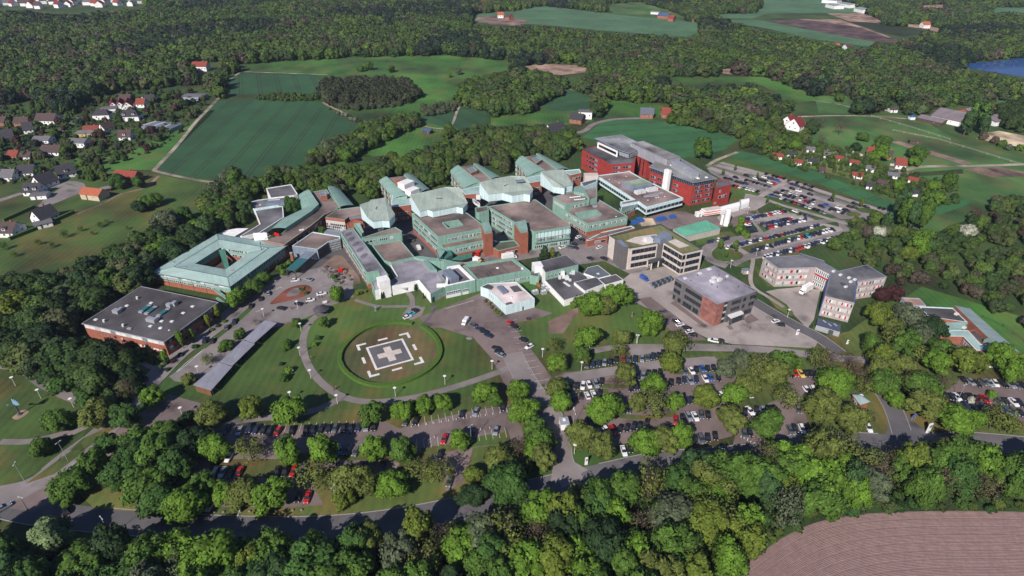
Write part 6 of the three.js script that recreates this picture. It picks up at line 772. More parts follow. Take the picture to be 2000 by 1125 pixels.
function makeCar(type, c, detail) {
const key = type + c + detail; if (carProto[key]) return [carProto[key].clone(), true];
const [body, glass, roof, len] = CAR[type], o = new THREE.Group(), add = (n, g, m, p = o) => { const f = shade(new THREE.Mesh(g, m)); f.name = n; p.add(f); return f; };
add('body', body, paint[c]); add('windows', glass, CARGLASS); add('roof_panel', roof, paint[c]);
if (detail) { for (const x of [-len * .3, len * .31]) for (const z of [-.8, .8]) { const w = add('wheel', WHEEL, RUB); w.position.set(x, .32, z); add('rim', HUB, K.steel, w); } for (const z of [-.55, .55]) { add('headlight', LIGHT, LAMP).position.set(len / 2 - .12, .66, z); add('tail_light', LIGHT, TAIL).position.set(-len / 2 + .08, .82, z * 1.1); } }
carProto[key] = o; return [o, false];
}
const TYPES = ['hatch', 'estate', 'saloon', 'hatch'], typeWord = { hatch: 'hatchback', estate: 'estate car', saloon: 'saloon car', van: 'van' };
// spots: car middles; axis: a tail-to-nose direction; colours: one letter each
function cars(spots, axis, colours, where, o = {}) {
const seen = {}, t0 = o.turn ?? ang(axis[0], axis[1]);
spots.forEach((p, i) => {
const c = colours[i % colours.length], type = o.type ?? TYPES[Math.floor(HASH[(i * 53 + Math.round(p[0] * 7)) & 65535] * 4)], [r] = makeCar(type, c, o.detail ?? true);
r.name = numbered(type === 'van' ? 'parked_van' : 'parked_car'); r.position.set(p[0], .08, p[1]); r.rotation.y = t0 + (HASH[(i * 31 + 7) & 65535] - .5) * .09; scene.add(r);
const n = PAINT[c][0], key = c + type, k = seen[key] = (seen[key] ?? -1) + 1, many = k > 0 || spots.some((q, j) => j > i && colours[j % colours.length] === c && (o.type ?? TYPES[Math.floor(HASH[(j * 53 + Math.round(q[0] * 7)) & 65535] * 4)]).startsWith(type));
tag(r, `${n} ${typeWord[type]} ${where}${many ? `, ${ORD[k]} such` : ''}`, type === 'van' ? 'van' : 'car', o.group ?? null);
});
}
const rowOf = (a, b, n) => Array.from({ length: n }, (_, i) => mix2(a, b, n > 1 ? i / (n - 1) : 0));
const across = (a, b, s = 1) => ang(a, b) + s * Math.PI / 2;
const G1 = { group: 'cars in the long car park' }, G2 = { group: 'cars in the shaded car park' }, G3 = { group: 'cars in the middle car park' }, G4 = { group: 'cars in the far car park' }, G5 = { group: 'cars in the yard' };
cars([[-98.7,-155.4],[-94,-154.8],[-91.3,-156.1],[-88.6,-155.7],[-85.9,-155.2],[-83.6,-155],[-80.8,-154.7],[-76.1,-154.9],[-71.3,-155.3],[-68.8,-155.1],[-66.1,-155.9],[-63.6,-156.1],[-61.4,-156.3],[-58.6,-156.5],[-56,-156.3],[-53.4,-156.8],[-50.8,-156.9],[-48.1,-157.1]], [[-93.9,-157.1],[-94.4,-152.8]], 'dsddkkrkkkkkgkkdsk', 'in the hedge-side row of the long car park', G1);
cars([[-57.2,-146.2],[-54.6,-146.2],[-51.8,-145.5],[-49.5,-146.9]], [[-57.6,-149.2],[-56.6,-143.6]], 'bdgw', 'in the inner row beside the round trees', G1);
cars([[-95,-136.4],[-92.6,-136.5],[-90,-136.4],[-87.3,-136.4],[-75.3,-136.8],[-72.7,-136.9],[-70,-137],[-67.2,-137.9],[-56.2,-138.5],[-48.7,-139],[-41.6,-139.2]], [[-92.7,-138.7],[-92.8,-134.6]], 'dskrkkrgdkk', 'in the tree-shaded second row', G1);
cars([[-65.4,-126.8],[-62.6,-126.8],[-93.1,-142.7],[-91.2,-123.7]], [[-62.5,-129],[-62.7,-125]], 'krww', 'half hidden under the trees', G1);
cars([[-37.2,-159.6],[-33.8,-160.1],[-17.7,-163.6],[-12.8,-164.8],[-3.1,-167.5],[-22.9,-151.5],[-13,-154],[-5.3,-155.5],[-23.6,-144.5],[-19.5,-133]], [[-18.3,-166.5],[-17.3,-161.4]], 'gkkskrkskg', 'at the open end of the long car park', G1);
cars([[30,-191.9],[32.4,-192.4],[34.8,-193],[37.2,-193.6],[39.5,-193.8],[42,-195.4],[45,-196],[47.3,-196.1],[49.8,-195.7],[52.7,-196.3],[55.2,-196.7],[57.3,-197.6],[59.7,-198.2],[61.8,-200]], [[29.4,-195.2],[30.7,-189.4]], 'gddskkrgdsgdkk', 'in the row below the upper footpath', G2);
cars([[22.3,-179.3],[24.8,-179.2],[27.2,-179.5],[29.6,-180.1],[32.3,-180.7],[34.6,-182]], [[21.8,-182.2],[22.8,-176.9]], 'dkwwsk', 'in the back half of the double row', G2); cars([[23.3,-173.4],[26.1,-173.9],[28.3,-174],[30.7,-174.9],[33.1,-175.7]], [[23.7,-171.3],[22.9,-175.8]], 'dkwwk', 'in the front half of the double row', G2);
cars([[49,-184.8],[51.2,-185.5],[53.4,-186.6],[55.9,-187.2],[58.3,-187.6],[45.3,-178.3],[47.3,-179],[49.3,-179.4]], [[50.6,-188],[51.6,-183.4]], 'kskkkkdk', 'between the crowns in the middle of the lot', G2);
cars([[68.3,-188.3],[70.8,-188.7],[72.9,-189.4],[75.4,-190],[77.5,-190.1],[80,-190.6]], [[70.4,-191],[71.1,-186.6]], 'gwkbkk', 'in the back row by the dusty verge', G2); cars([[61.2,-181.5],[64.2,-182.3],[66.6,-183],[68.8,-182.8],[71.4,-183.6],[74.9,-183.9],[77.2,-184.6],[80.2,-184.6]], [[71,-186],[71.8,-181.4]], 'kkdsdwbk', 'in the front row by the dusty verge', G2);
cars([[64.9,-171.4],[66.3,-171.7],[68.3,-172.1],[78.6,-174.4],[27.8,-163.3],[40.6,-166.1],[42.8,-166.4]], [[40.2,-168.4],[41.6,-164.1]], 'dkkwkgg', 'under the crowns of the centre strip', G2);
cars([[29.9,-155],[33.1,-156.2],[35.6,-156.2],[38,-156.8],[40.4,-157.2],[42.9,-157.8],[45.1,-158.3],[47.7,-159.4]], [[37.1,-159.2],[39.1,-154.5]], 'swrkkkkk', 'in the row nearest the white kiosk', G2);
cars([[58.4,-161.1],[61.1,-162.3],[63.5,-163.1],[65.8,-163.1],[68.2,-164],[70.6,-163.8],[74.9,-164.7],[77.2,-166.1]], [[63.2,-165.9],[64,-160.6]], 'rkswgkkk', 'in the row before the dark hedge tree', G2); cars([[62.9,-152],[65.2,-152.2],[67.5,-152.7],[70.3,-153.5],[37.7,-146.5],[40.2,-147.6],[80.7,-154.6]], [[64.9,-154.4],[65.5,-149.9]], 'kgkkwkg', 'in the row along the street verge', G2);
cars([[109.3,-187.1],[111.2,-187.4],[113.3,-187.3],[115.4,-187.4],[117.4,-187.4],[119.3,-187.7],[121.7,-188.2]], [[113.2,-189.3],[113.5,-185.5]], 'krykkgk', 'in the short row with the yellow taxi colour', G2); cars([[89.2,-175.2],[111.6,-177.8],[114.1,-177.8],[112.2,-176.2],[104.2,-166.8]], [[88.9,-177.5],[89.5,-173]], 'wwwkg', 'between the tree crowns near the brick hut', G2);
cars([[84.4,-165.3],[86.4,-166.2],[89,-166.7],[91.2,-166.7],[93.1,-166.9],[95.4,-167]], [[85.9,-168.3],[87,-164.3]], 'kwkskk', 'in the row behind the street lamp trees', G2); cars([[80.9,-154.7],[82.9,-155.4],[97.3,-156.5],[99.3,-157.4],[101.7,-157.2],[104,-157.4],[125.3,-158]], [[99.2,-159.8],[99.6,-155.2]], 'gkgkwkw', 'nearest the street by the brick hut', G2);
cars([[174.9,-184],[177,-182.9],[178.7,-181.9],[181.8,-182.7],[183.7,-182.2],[185.9,-182.2],[188.8,-181.7],[191.4,-181.5],[193.2,-180.7],[195.4,-180.5]], [[186.2,-184.9],[185.6,-179.7]], 'kskgswksgk', 'in the back row near the yellow bin', G2); cars([[162.5,-174.7],[164.5,-174.2],[166.3,-174.2],[168.8,-174.3],[171.5,-174.3],[176.2,-173.1],[180.7,-172.2],[182.8,-171.9],[185.6,-171.5],[187.5,-171]], [[185.7,-173.8],[185.9,-169.7]], 'kkwkkrgkwk', 'in the middle row near the yellow bin', G2); cars([[158.9,-170.3],[160.2,-169.9],[162.9,-169.4],[166.8,-169.4],[169.2,-168.1],[172.1,-169],[176.7,-167.6],[179.6,-166.7],[182.2,-166.5],[184.1,-165.8]], [[179.6,-168.9],[179.7,-164.5]], 'wrkdkgybgk', 'in the front row near the totem sign', G2);
cars([[-20.4,-221.5]], [[-19,-225.3],[-21.7,-218.2]], 'w', 'at the head of the diagonal yard row', { ...G5, type: 'van' });
cars([[-17.1,-219],[-13.9,-216.2],[-12,-214.2],[-10,-211.7],[-6.4,-202.7],[-5.5,-200.3],[-4.6,-198.3]], [[-12,-215.3],[-8,-210.7]], 'gdkdkks', 'in the diagonal row beside the lawn', { ...G5, turn: ang([-19.3,-218.5], [-15.1,-221.6]) });
cars([[-.4,-220.8],[1.3,-218.1],[5.3,-208.3],[7.3,-203.9]], [[8.9,-207.1],[5.1,-204]], 'rkkw', 'in the bays across the access road', G5); cars([[-43.9,-230.6],[-45.3,-227.5],[-46.3,-225.1]], [[-48.4,-224.8],[-44.7,-227.7]], 'ktw', 'on the bay beside the helipad path', G5);
cars([[40.3,-279.9],[47.5,-279.9],[36.6,-303.9],[38,-301.3],[46.8,-292],[33.4,-295.7],[33.6,-291.5],[30.7,-292.3],[27,-292],[-55.3,-299.6],[-9.5,-297.1]], [[44.3,-290.9],[49.8,-295.7]], 'kkwkwkdgwgw', 'on the delivery yard between the blocks', G5); cars([[-50.1,-290.4]], [[-51.9,-288.8],[-48.5,-296.1]], 'w', 'in the dark gap between two mint blocks', { ...G5, type: 'van' });
cars([[-105.5,-256.2],[-99.3,-257],[-89.5,-244],[-93.2,-238.5],[-98,-235.3],[-104.6,-231.6]], [[-107.4,-231.7],[-102.7,-233.5]], 'wswwkk', 'circling the red mulch island', G5); cars([[-114.7,-244.3],[-116.7,-239.5]], [[-116.5,-242.7],[-114.3,-247.9]], 'sk', 'at the kerb of the entrance drive', G5);
cars([[-118.9,-233.5],[-121.6,-221.1],[-123.2,-216.6],[-125.4,-206.8],[-128.7,-207.4]], [[-124.3,-215.1],[-121.8,-224.8]], 'kdgkd', 'on the approach road before the black roofed hall', G5); cars([[-178.1,-255.1],[-184.2,-237.9]], [[-180.9,-259],[-176.1,-253]], 'gd', 'behind the black roofed hall', G5);
cars([[68.5,-230.5],[72.1,-223],[73.6,-220.3],[75.7,-217.9],[76.5,-215.2],[77.2,-212.8]], [[70.4,-222.9],[74.5,-224.6]], 'gkwkwk', 'in the bays before the grey office block', G5); cars([[116.4,-223.3],[117.5,-220.7],[84.9,-208.8],[87.5,-208.7]], [[115,-223.4],[118.8,-224.9]], 'wkwk', 'beside the forecourt of the grey office block', G5); cars([[64.9,-259.4]], [[63.7,-263.1],[67,-258]], 'b', 'beside the bicycle racks', { ...G5, type: 'van' });
cars([[-153.2,-122.4],[-133.7,-121.6]], [[-154.9,-121.6],[-152.8,-124.1]], 'sk', 'driving on the street by the roadside wood', { group: 'cars on the street' });
// middle car park, each row set square to its line
const mid = (a, b, colours, where, s = 1) => cars(rowOf(a, b, colours.length), null, colours, where, { ...G3, turn: across(a, b, s), detail: false });
mid([137.6,-328.9], [163.4,-340], 'dwbdddgwrwwwrk', 'in the back row under the young hedge'); cars([[135.9,-323.8],[135.8,-320.7],[135.8,-317.6],[136.1,-315.4],[136.4,-312.6]], null, 'rwkdk', 'in the short side row of the middle car park', { ...G3, turn: ang([134.9,-323.9], [138.6,-326]), detail: false });
mid([143.8,-321.7], [164.3,-329.7], 'dgddkbgdkkrw', 'in the back half of the island row'); mid([145.5,-317.2], [171.9,-328.2], 'drrwkddwgddwwd', 'in the front half of the island row', -1);
mid([123.8,-297], [138.9,-303.3], 'dbdwdkwg', 'in the first third of the long green strip row'); mid([140.5,-303.8], [160.1,-312.8], 'rddkrkddd', 'in the middle third of the long green strip row'); mid([162.1,-314], [176.2,-320.8], 'kkddwdd', 'in the last third of the long green strip row');
mid([127.8,-289.2], [139.5,-294.6], 'ddkdwk', 'in the short run of the lower strip row', -1); mid([143.1,-296.9], [160.7,-305.4], 'dddkwdgwr', 'in the near half of the lower strip row', -1); mid([162.4,-306], [181.9,-315], 'ktkdkdwwwk', 'in the far half of the lower strip row', -1);
mid([131.9,-282.1], [152.4,-291.4], 'wwwdwgddwdr', 'in the near third of the meadow edge row', -1); mid([154,-292.2], [173.3,-301.8], 'rrwwkdgwdw', 'in the middle third of the meadow edge row', -1); mid([175.1,-302.7], [190.9,-310.4], 'wkdwwdwr', 'in the far third of the meadow edge row', -1);
mid([107.4,-299.5], [119.6,-304.6], 'ddgwkkd', 'in the row behind the green sheet shed'); cars([[116,-292.8],[118.5,-293.8],[170.4,-339.8],[172,-336.2],[174.2,-334.4],[176,-332.4]], null, 'wkwkkg', 'standing apart at the middle car park', { ...G3, turn: ang([171,-335.6], [174,-340]), detail: false });
// far car park: what shows largest singly, the rest of the rows together
const farTurn = ang([167.5,-366.4], [192.9,-339.5]) + Math.PI / 2;
cars([[169.8,-367.7],[171.9,-365.6],[173.3,-363.1],[175.6,-362.4],[177.6,-360.8],[180.7,-357.3],[182.1,-354.4],[184.2,-353.4],[186.3,-351.4],[189.3,-347.3],[193.2,-349.1],[193.1,-343.1],[195.1,-341.9],[197.1,-340.2],[202.1,-341.7],[198.5,-338]], null, 'kwkkkwrkwkbkkwkk', 'in the second row of the far car park', { ...G4, turn: farTurn - Math.PI / 2, detail: false });
cars([[203,-328.1],[205.2,-328.8],[206.1,-327.4],[214.5,-331.7],[216.7,-332],[218.2,-331.1]], null, 'ddkwww', 'on the little bay behind the far car park', { ...G4, turn: farTurn - .9, detail: false });
{
const body = (() => { const [a, b, c] = CAR.hatch, parts = [[a, 1], [b, .03], [c, 1]].map(([g, s]) => { const q = g.clone(); q.deleteAttribute('uv'); const n = q.index ? q.toNonIndexed() : q; n.setAttribute('color', new THREE.Float32BufferAttribute(new Float32Array(n.attributes.position.count * 3).fill(s), 3)); return n; }); return mergeGeometries(parts); })();
const list = [], add = (pts, cs, t) => pts.forEach((p, i) => list.push([p, cs[i % cs.length], t]));
add(rowOf([165,-364.5], [187.9,-337.9], 16), 'bggwdgkrgdswkkgs', farTurn); add([[174.9,-371.8],[177.1,-370.7],[178.8,-368.2],[181.4,-364.9],[183.6,-363],[185,-360.9],[188.6,-356.9]], 'kgwwdkk', farTurn); add([[182.1,-375],[185.1,-371.6],[193.1,-372.6],[190.1,-365.8],[199.2,-356.2],[199.1,-345.4],[206.6,-346.7],[208.9,-345.5],[211.8,-351.7],[216.6,-346.7]], 'kwkkkwkkkk', farTurn - 1.57); add([[185.5,-382],[187.3,-380.6],[190.1,-376]], 'ddk', farTurn - 1.57); add([[189.9,-385.7],[193.8,-382.5],[194.9,-379.5],[196.8,-378.3],[224.3,-345.6],[226.1,-344.1]], 'kkgkkk', farTurn);
add([[144.1,-392.3],[146.7,-390.5],[149.8,-386],[152,-384.2],[154.4,-383.4],[151.3,-394.3],[159.7,-397.8]], 'kdkkdkk', farTurn - 1.57); add(rowOf([145.5,-379.7], [158.1,-370.2], 8), 'krwgwwwk', farTurn); add(rowOf([157.1,-389.7], [168.4,-378.3], 7), 'kgdkgdg', farTurn); add([[164.3,-392.6],[166.1,-390.8],[167.9,-389],[169.7,-387.2],[171.3,-385],[173.3,-383.6],[171.1,-394.9],[173.5,-393.1],[175.4,-391.6],[177.6,-388.7]], 'wkkkwrwddb', farTurn - 1.57); add([[174.6,-401.2],[178.4,-398],[179.9,-395.6],[181.9,-394.3],[183.7,-392.7]], 'kkkrk', farTurn);
const m = new THREE.MeshPhysicalMaterial({ roughness: .35, clearcoat: .8, clearcoatRoughness: .08, vertexColors: true }); m.name = 'far car paint'; const im = shade(new THREE.InstancedMesh(body, m, list.length)), c = new THREE.Color(), X = new THREE.Matrix4();
list.forEach(([p, k, t], i) => { X.makeRotationY(t).setPosition(p[0], .08, p[1]); im.setMatrixAt(i, X); im.setColorAt(i, c.setRGB(...PAINT[k][1])); }); im.name = 'far_parked_cars'; scene.add(im); tag(im, 'rows of small parked cars in the far car park', 'cars', null, 'stuff');
}
function boxTruck(label, p, t, len, tall, box, cab) { const o = thing('box_truck', label, 'truck', p, t), add = (n, g, m, x, y, z, par = o) => { const f = shade(new THREE.Mesh(g, m)); f.name = n; f.position.set(x, y, z); par.add(f); return f; }; const bx = add('cargo_box', new THREE.BoxGeometry(len - 1.9, tall, 2.4), box, -.95, .9 + tall / 2, 0); add('cab', loft([[0, 1.05, .5, tall * .9, .95], [1.2, 1.05, .45, tall * .88, .95], [1.9, 1.02, .45, 1.5, .95], [2.05, .98, .5, 1.3, .9]]), cab, len / 2 - 2.05, 0, 0); add('windscreen', new THREE.BoxGeometry(.1, .8, 1.8), CARGLASS, len / 2 - .42, 1.85, 0).rotation.z = .5; add('side_window', new THREE.BoxGeometry(.9, .6, 2.14), CARGLASS, len / 2 - 1.4, 1.75, 0); add('chassis', new THREE.BoxGeometry(len - .6, .3, 1.2), K.darkSteel, -.2, .62, 0); for (const x of [-len * .3, len * .32]) for (const z of [-.95, .95]) { const w = add('wheel', WHEEL, RUB, x, .42, z); w.scale.set(1.3, 1.3, 1.4); } return o; }
boxTruck('white box truck parked before the three-winged block', [139.8,-248.6], ang([145.4,-253.6], [137.1,-247.6]), 8.2, 2.9, K.white, K.white); boxTruck('white delivery truck beside the connecting block', [-1.5,-279.5], ang([-4.8,-280.9], [1.9,-283.7]), 8, 2.6, K.white, K.white); boxTruck('yellow fronted box truck under the loading canopy', [-17.4,-274.5], ang([-20.3,-279.1], [-16,-276.3]), 5.4, 2.4, K.white, K.yellow);

// ---------------------------------------------------------------- trees
function leafMat(name, rgb, back = .2) {
const m = new THREE.MeshPhysicalMaterial({ roughness: .75, vertexColors: true, transmission: back, thickness: 0, specularIntensity: .3, side: THREE.DoubleSide }); m.name = name; m.color.setRGB(...rgb); return m;
}
const LEAF = {
bright: leafMat('fresh bright leaves', [.118, .225, .024]), mid: leafMat('mid green leaves', [.08, .158, .024]), deep: leafMat('deep green leaves', [.052, .12, .024]), dark: leafMat('dark leaves', [.028, .062, .02]),
blue: leafMat('blue green leaves', [.055, .115, .036]), olive: leafMat('olive young leaves', [.13, .165, .036]), yellow: leafMat('yellow green leaves', [.13, .18, .025]), grey: leafMat('grey green leaves', [.1, .13, .07]),
brown: leafMat('brown budding twigs', [.13, .1, .06]), white: leafMat('white blossom', [.5, .52, .42]), red: leafMat('copper leaves', [.07, .025, .025]), chestnut: leafMat('flowering chestnut leaves', [.16, .23, .1]),
};
const BARK = mat('bark', [.1, .078, .06], { tx: 'fine' }), PALEBARK = mat('pale bark', [.3, .28, .25], { tx: 'fine' });
const WORD = { bright: 'bright green', mid: 'mid green', deep: 'deep green', dark: 'dark green', blue: 'blue green', olive: 'olive green', yellow: 'yellow green', grey: 'grey green', brown: 'brown budding', white: 'white flowering', red: 'copper leaved', chestnut: 'pale flowering' };
// a crown of unit height (0..1) and about unit width: leaf sprays over several boughs, set by a seed
function crownGeo(s, { lobes = 11, leaves = 620, size = .085, wide = .5, low = .16, shape = 'round', loose = 0 } = {}) {
reseed(s);
const L = [];
for (let i = 0; i < lobes; i++) {
const a = i * 2.4 + rr(-.5, .5), t = shape === 'tall' ? rr(0, 1) : (i + .5) / lobes, y = lerp(low + .12, .84, t);
const prof = shape === 'cone' ? 1.05 - t * .95 : shape === 'tall' ? .75 : Math.sqrt(Math.max(.05, 1 - Math.pow((t - .35) / .72, 2))), rad = wide * prof * rr(.4, leaves > 900 ? .86 : .72);
const R = wide * (shape === 'tall' ? rr(.4, .6) : shape === 'cone' ? .28 + .3 * (1 - t) : leaves > 900 ? rr(.24, .48) : rr(.36, .56));
L.push([Math.cos(a) * rad, Math.min(y, 1 - R * .8), Math.sin(a) * rad, R, rr(.78, 1.18)]);
}
L.push([rr(-.05, .05), shape === 'cone' ? .8 : .62, rr(-.05, .05), wide * (shape === 'cone' ? .2 : .55), 1]);
const P = [], N = [], Cc = [], v = new THREE.Vector3(), n = new THREE.Vector3(), u = new THREE.Vector3(), w = new THREE.Vector3();
const push = (p, nn, c) => { P.push(p.x, p.y, p.z); N.push(nn.x, nn.y, nn.z); Cc.push(c, c, c); };
let made = 0, guard = 0;
while (made < leaves && guard++ < leaves * 12) {
const l = L[Math.floor(rnd() * L.length)], z = rr(-.55, 1), a = rr(0, Math.PI * 2), q = Math.sqrt(1 - z * z);
n.set(q * Math.cos(a), z, q * Math.sin(a));
const k = rr(.78, 1.06 + loose); v.copy(n).multiplyScalar(l[3] * k).add(u.set(l[0], l[1], l[2]));
if (v.y < low * .6) continue;
if (!loose && L.some((o) => o !== l && Math.hypot(v.x - o[0], v.y - o[1], v.z - o[2]) < o[3] * .8)) continue;
made++;
const sn = n.clone().multiplyScalar(.75).add(w.set(v.x * .9, (v.y - .45) * .9, v.z * .9)).add(new THREE.Vector3(rr(-.45, .45), rr(-.2, .45), rr(-.45, .45))).normalize();
const f = sn.clone().add(new THREE.Vector3(rr(-.8, .8), rr(-.5, .9), rr(-.8, .8))).normalize();
u.set(rr(-1, 1), rr(-1, 1), rr(-1, 1)).cross(f).normalize(); w.crossVectors(f, u);
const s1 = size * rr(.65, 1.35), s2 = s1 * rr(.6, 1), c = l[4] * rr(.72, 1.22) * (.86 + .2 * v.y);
const A = v.clone().addScaledVector(u, -s1), B = v.clone().addScaledVector(w, s2), D = v.clone().addScaledVector(u, s1), E = v.clone().addScaledVector(w, -s2 * .8).addScaledVector(f, -s1 * .3);
const flip = u.clone().cross(w).dot(sn) > 0; for (const p of flip ? [A, D, B, A, E, D] : [A, B, D, A, D, E]) push(p, sn, c);
}
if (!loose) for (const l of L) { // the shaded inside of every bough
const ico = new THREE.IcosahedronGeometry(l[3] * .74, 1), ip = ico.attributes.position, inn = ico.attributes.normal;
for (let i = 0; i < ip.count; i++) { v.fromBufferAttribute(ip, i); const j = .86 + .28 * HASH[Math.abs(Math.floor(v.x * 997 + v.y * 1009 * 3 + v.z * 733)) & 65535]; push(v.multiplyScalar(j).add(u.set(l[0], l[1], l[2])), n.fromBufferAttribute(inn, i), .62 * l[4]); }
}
const g = new THREE.BufferGeometry(); g.setAttribute('position', new THREE.Float32BufferAttribute(P, 3)); g.setAttribute('normal', new THREE.Float32BufferAttribute(N, 3)); g.setAttribute('color', new THREE.Float32BufferAttribute(Cc, 3)); return g;
}
function stemGeo(s, limbs = 5, top = .5, thick = .022, reach = .3) { // trunk with limbs, unit height
reseed(s); const parts = [];
const limb = (a, b, r0, r1, sides) => { const d = new THREE.Vector3().subVectors(b, a), g = new THREE.CylinderGeometry(r1, r0, d.length(), sides, 1, true); g.translate(0, d.length() / 2, 0); g.applyQuaternion(new THREE.Quaternion().setFromUnitVectors(new THREE.Vector3(0, 1, 0), d.normalize())); g.translate(a.x, a.y, a.z); parts.push(g); };
const V = (x, y, z) => new THREE.Vector3(x, y, z), mid = V(rr(-.02, .02), top * .45, rr(-.02, .02)), tip = V(rr(-.04, .04), top, rr(-.04, .04));
limb(V(0, -.02, 0), mid, thick * 1.25, thick, 7); limb(mid, tip, thick, thick * .5, 6);
for (let i = 0; i < limbs; i++) {
const a = i * 2.4 + rr(-.4, .4), t = rr(.2, .95), from = mid.clone().lerp(tip, t), to = from.clone().add(V(Math.cos(a) * reach * rr(.6, 1), rr(.1, .3), Math.sin(a) * reach * rr(.6, 1)));
limb(from, to, thick * .45, thick * .16, 4);
if (limbs > 8) for (let k = 0; k < 4; k++) { const f2 = from.clone().lerp(to, rr(.35, .95)); limb(f2, f2.clone().add(V(rr(-.16, .16), rr(.04, .2), rr(-.16, .16))), thick * .2, thick * .07, 3); }
}
return mergeGeometries(parts);
}
const CROWN = {
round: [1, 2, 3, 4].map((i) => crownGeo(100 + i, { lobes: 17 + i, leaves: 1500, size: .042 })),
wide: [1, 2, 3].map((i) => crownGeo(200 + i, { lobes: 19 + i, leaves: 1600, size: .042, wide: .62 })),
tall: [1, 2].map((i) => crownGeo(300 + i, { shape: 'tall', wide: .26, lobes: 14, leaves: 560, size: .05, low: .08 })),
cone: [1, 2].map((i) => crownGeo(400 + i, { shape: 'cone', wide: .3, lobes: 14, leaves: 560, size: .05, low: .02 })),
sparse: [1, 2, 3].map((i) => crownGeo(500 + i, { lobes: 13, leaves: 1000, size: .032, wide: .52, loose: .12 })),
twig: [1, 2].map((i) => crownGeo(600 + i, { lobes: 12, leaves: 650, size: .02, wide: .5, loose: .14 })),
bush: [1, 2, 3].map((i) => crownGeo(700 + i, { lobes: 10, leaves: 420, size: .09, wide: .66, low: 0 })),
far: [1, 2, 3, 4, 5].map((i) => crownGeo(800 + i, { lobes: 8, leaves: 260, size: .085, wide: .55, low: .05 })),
};
const STEM = { few: [1, 2, 3].map((i) => stemGeo(900 + i, 6, .55)), many: [1, 2].map((i) => stemGeo(950 + i, 14, .72, .02, .34)) };
const protoTree = {};
// kind: crown shape, tone: leaf material; at: [x, z]; h: height; w: width over height of the crown
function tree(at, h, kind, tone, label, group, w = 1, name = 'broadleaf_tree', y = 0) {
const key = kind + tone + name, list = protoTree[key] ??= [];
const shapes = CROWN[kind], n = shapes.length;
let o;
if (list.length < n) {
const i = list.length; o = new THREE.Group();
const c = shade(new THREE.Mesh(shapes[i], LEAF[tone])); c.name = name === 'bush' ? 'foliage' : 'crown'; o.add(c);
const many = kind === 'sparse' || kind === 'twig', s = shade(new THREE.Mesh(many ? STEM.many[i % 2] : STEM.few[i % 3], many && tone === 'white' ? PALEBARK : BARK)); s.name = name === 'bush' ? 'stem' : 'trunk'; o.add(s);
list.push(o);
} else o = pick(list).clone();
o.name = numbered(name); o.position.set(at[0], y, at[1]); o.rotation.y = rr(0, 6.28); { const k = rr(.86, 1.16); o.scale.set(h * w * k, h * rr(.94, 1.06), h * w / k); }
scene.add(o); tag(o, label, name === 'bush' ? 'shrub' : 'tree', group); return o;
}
function mass(name, label, shapes, spots, tones, m) { // spots: [x, z, h, w]; one woodland that nobody could count
const o = new THREE.Group(); o.name = numbered(name); scene.add(o); tag(o, label, 'woodland', null, 'stuff');
const by = shapes.map(() => []); for (const s of spots) by[Math.floor(rnd() * shapes.length)].push(s);
const q = new THREE.Quaternion(), up = new THREE.Vector3(0, 1, 0), X = new THREE.Matrix4(), c = new THREE.Color();
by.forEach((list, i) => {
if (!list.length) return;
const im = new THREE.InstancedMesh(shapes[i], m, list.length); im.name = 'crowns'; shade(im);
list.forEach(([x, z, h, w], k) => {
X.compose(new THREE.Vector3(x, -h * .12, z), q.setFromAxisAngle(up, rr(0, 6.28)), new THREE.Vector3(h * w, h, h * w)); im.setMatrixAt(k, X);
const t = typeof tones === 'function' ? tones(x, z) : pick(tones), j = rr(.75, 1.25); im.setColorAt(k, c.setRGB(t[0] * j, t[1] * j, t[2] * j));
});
im.userData.kind = 'stuff'; o.add(im);
});
return o;
}
function scatter(poly, gap, jitter = .8, keep = () => true) { // jittered hexagonal grid of spots in a polygon
const xs = poly.map((p) => p[0]), zs = poly.map((p) => p[1]), out = []; let row = 0;
for (let z = Math.min(...zs); z < Math.max(...zs); z += gap * .87, row++) for (let x = Math.min(...xs) + (row % 2) * gap / 2; x < Math.max(...xs); x += gap) {
const p = [x + rr(-.5, .5) * gap * jitter, z + rr(-.5, .5) * gap * jitter]; if (inside(p, poly) && keep(p)) out.push(p);
}
return out;
}

// ---------------------------------------------------------------- planting
const TONE = { b: 'bright', m: 'mid', d: 'deep', k: 'dark', u: 'blue', o: 'olive', y: 'yellow', g: 'grey', n: 'brown', w: 'white', r: 'red', c: 'chestnut' };
// spots at crown height, crown widths in metres, one tone letter each
function plant(spots, widths, tones, where, group, o = {}) {
const seen = {}, many = {}; for (const t of tones) many[t] = (many[t] ?? 0) + 1;
spots.forEach((p, i) => {
const t = tones[i % tones.length], d = widths[i % widths.length] * .94, sparse = 'no'.includes(t), k = seen[t] = (seen[t] ?? -1) + 1;
const kind = o.kind ?? (t === 'n' ? 'twig' : t === 'o' && rnd() < .45 ? 'sparse' : rnd() < .4 ? 'wide' : 'round'), w = o.w ?? (kind === 'wide' ? 1.0 : rr(.9, 1.06)), spread = { round: 1.06, wide: 1.24, sparse: 1.12, twig: 1.08, tall: .55, cone: .62, bush: 1.3 }[kind];
const word = (d > 13 ? 'large ' : d < 6 ? 'small ' : '') + WORD[TONE[t]];
const label = many[t] > 1 ? `${word} ${o.noun ?? 'tree'} ${where}, ${ORD[k] ?? 'further'} such` : `${word} ${o.noun ?? 'tree'} ${where}`;
tree(p, d / spread / w, kind, TONE[t], label, group, w, o.name);
});
}
reseed(4001);
plant([[-105.2,-159.4],[-92.5,-162.7],[-77.1,-159.6],[-48.6,-159.6],[-37.5,-161.5]], [11, 10, 13.5, 10.5, 8], 'oybmb', 'behind the hedge-side row of the long car park', 'trees round the long car park');
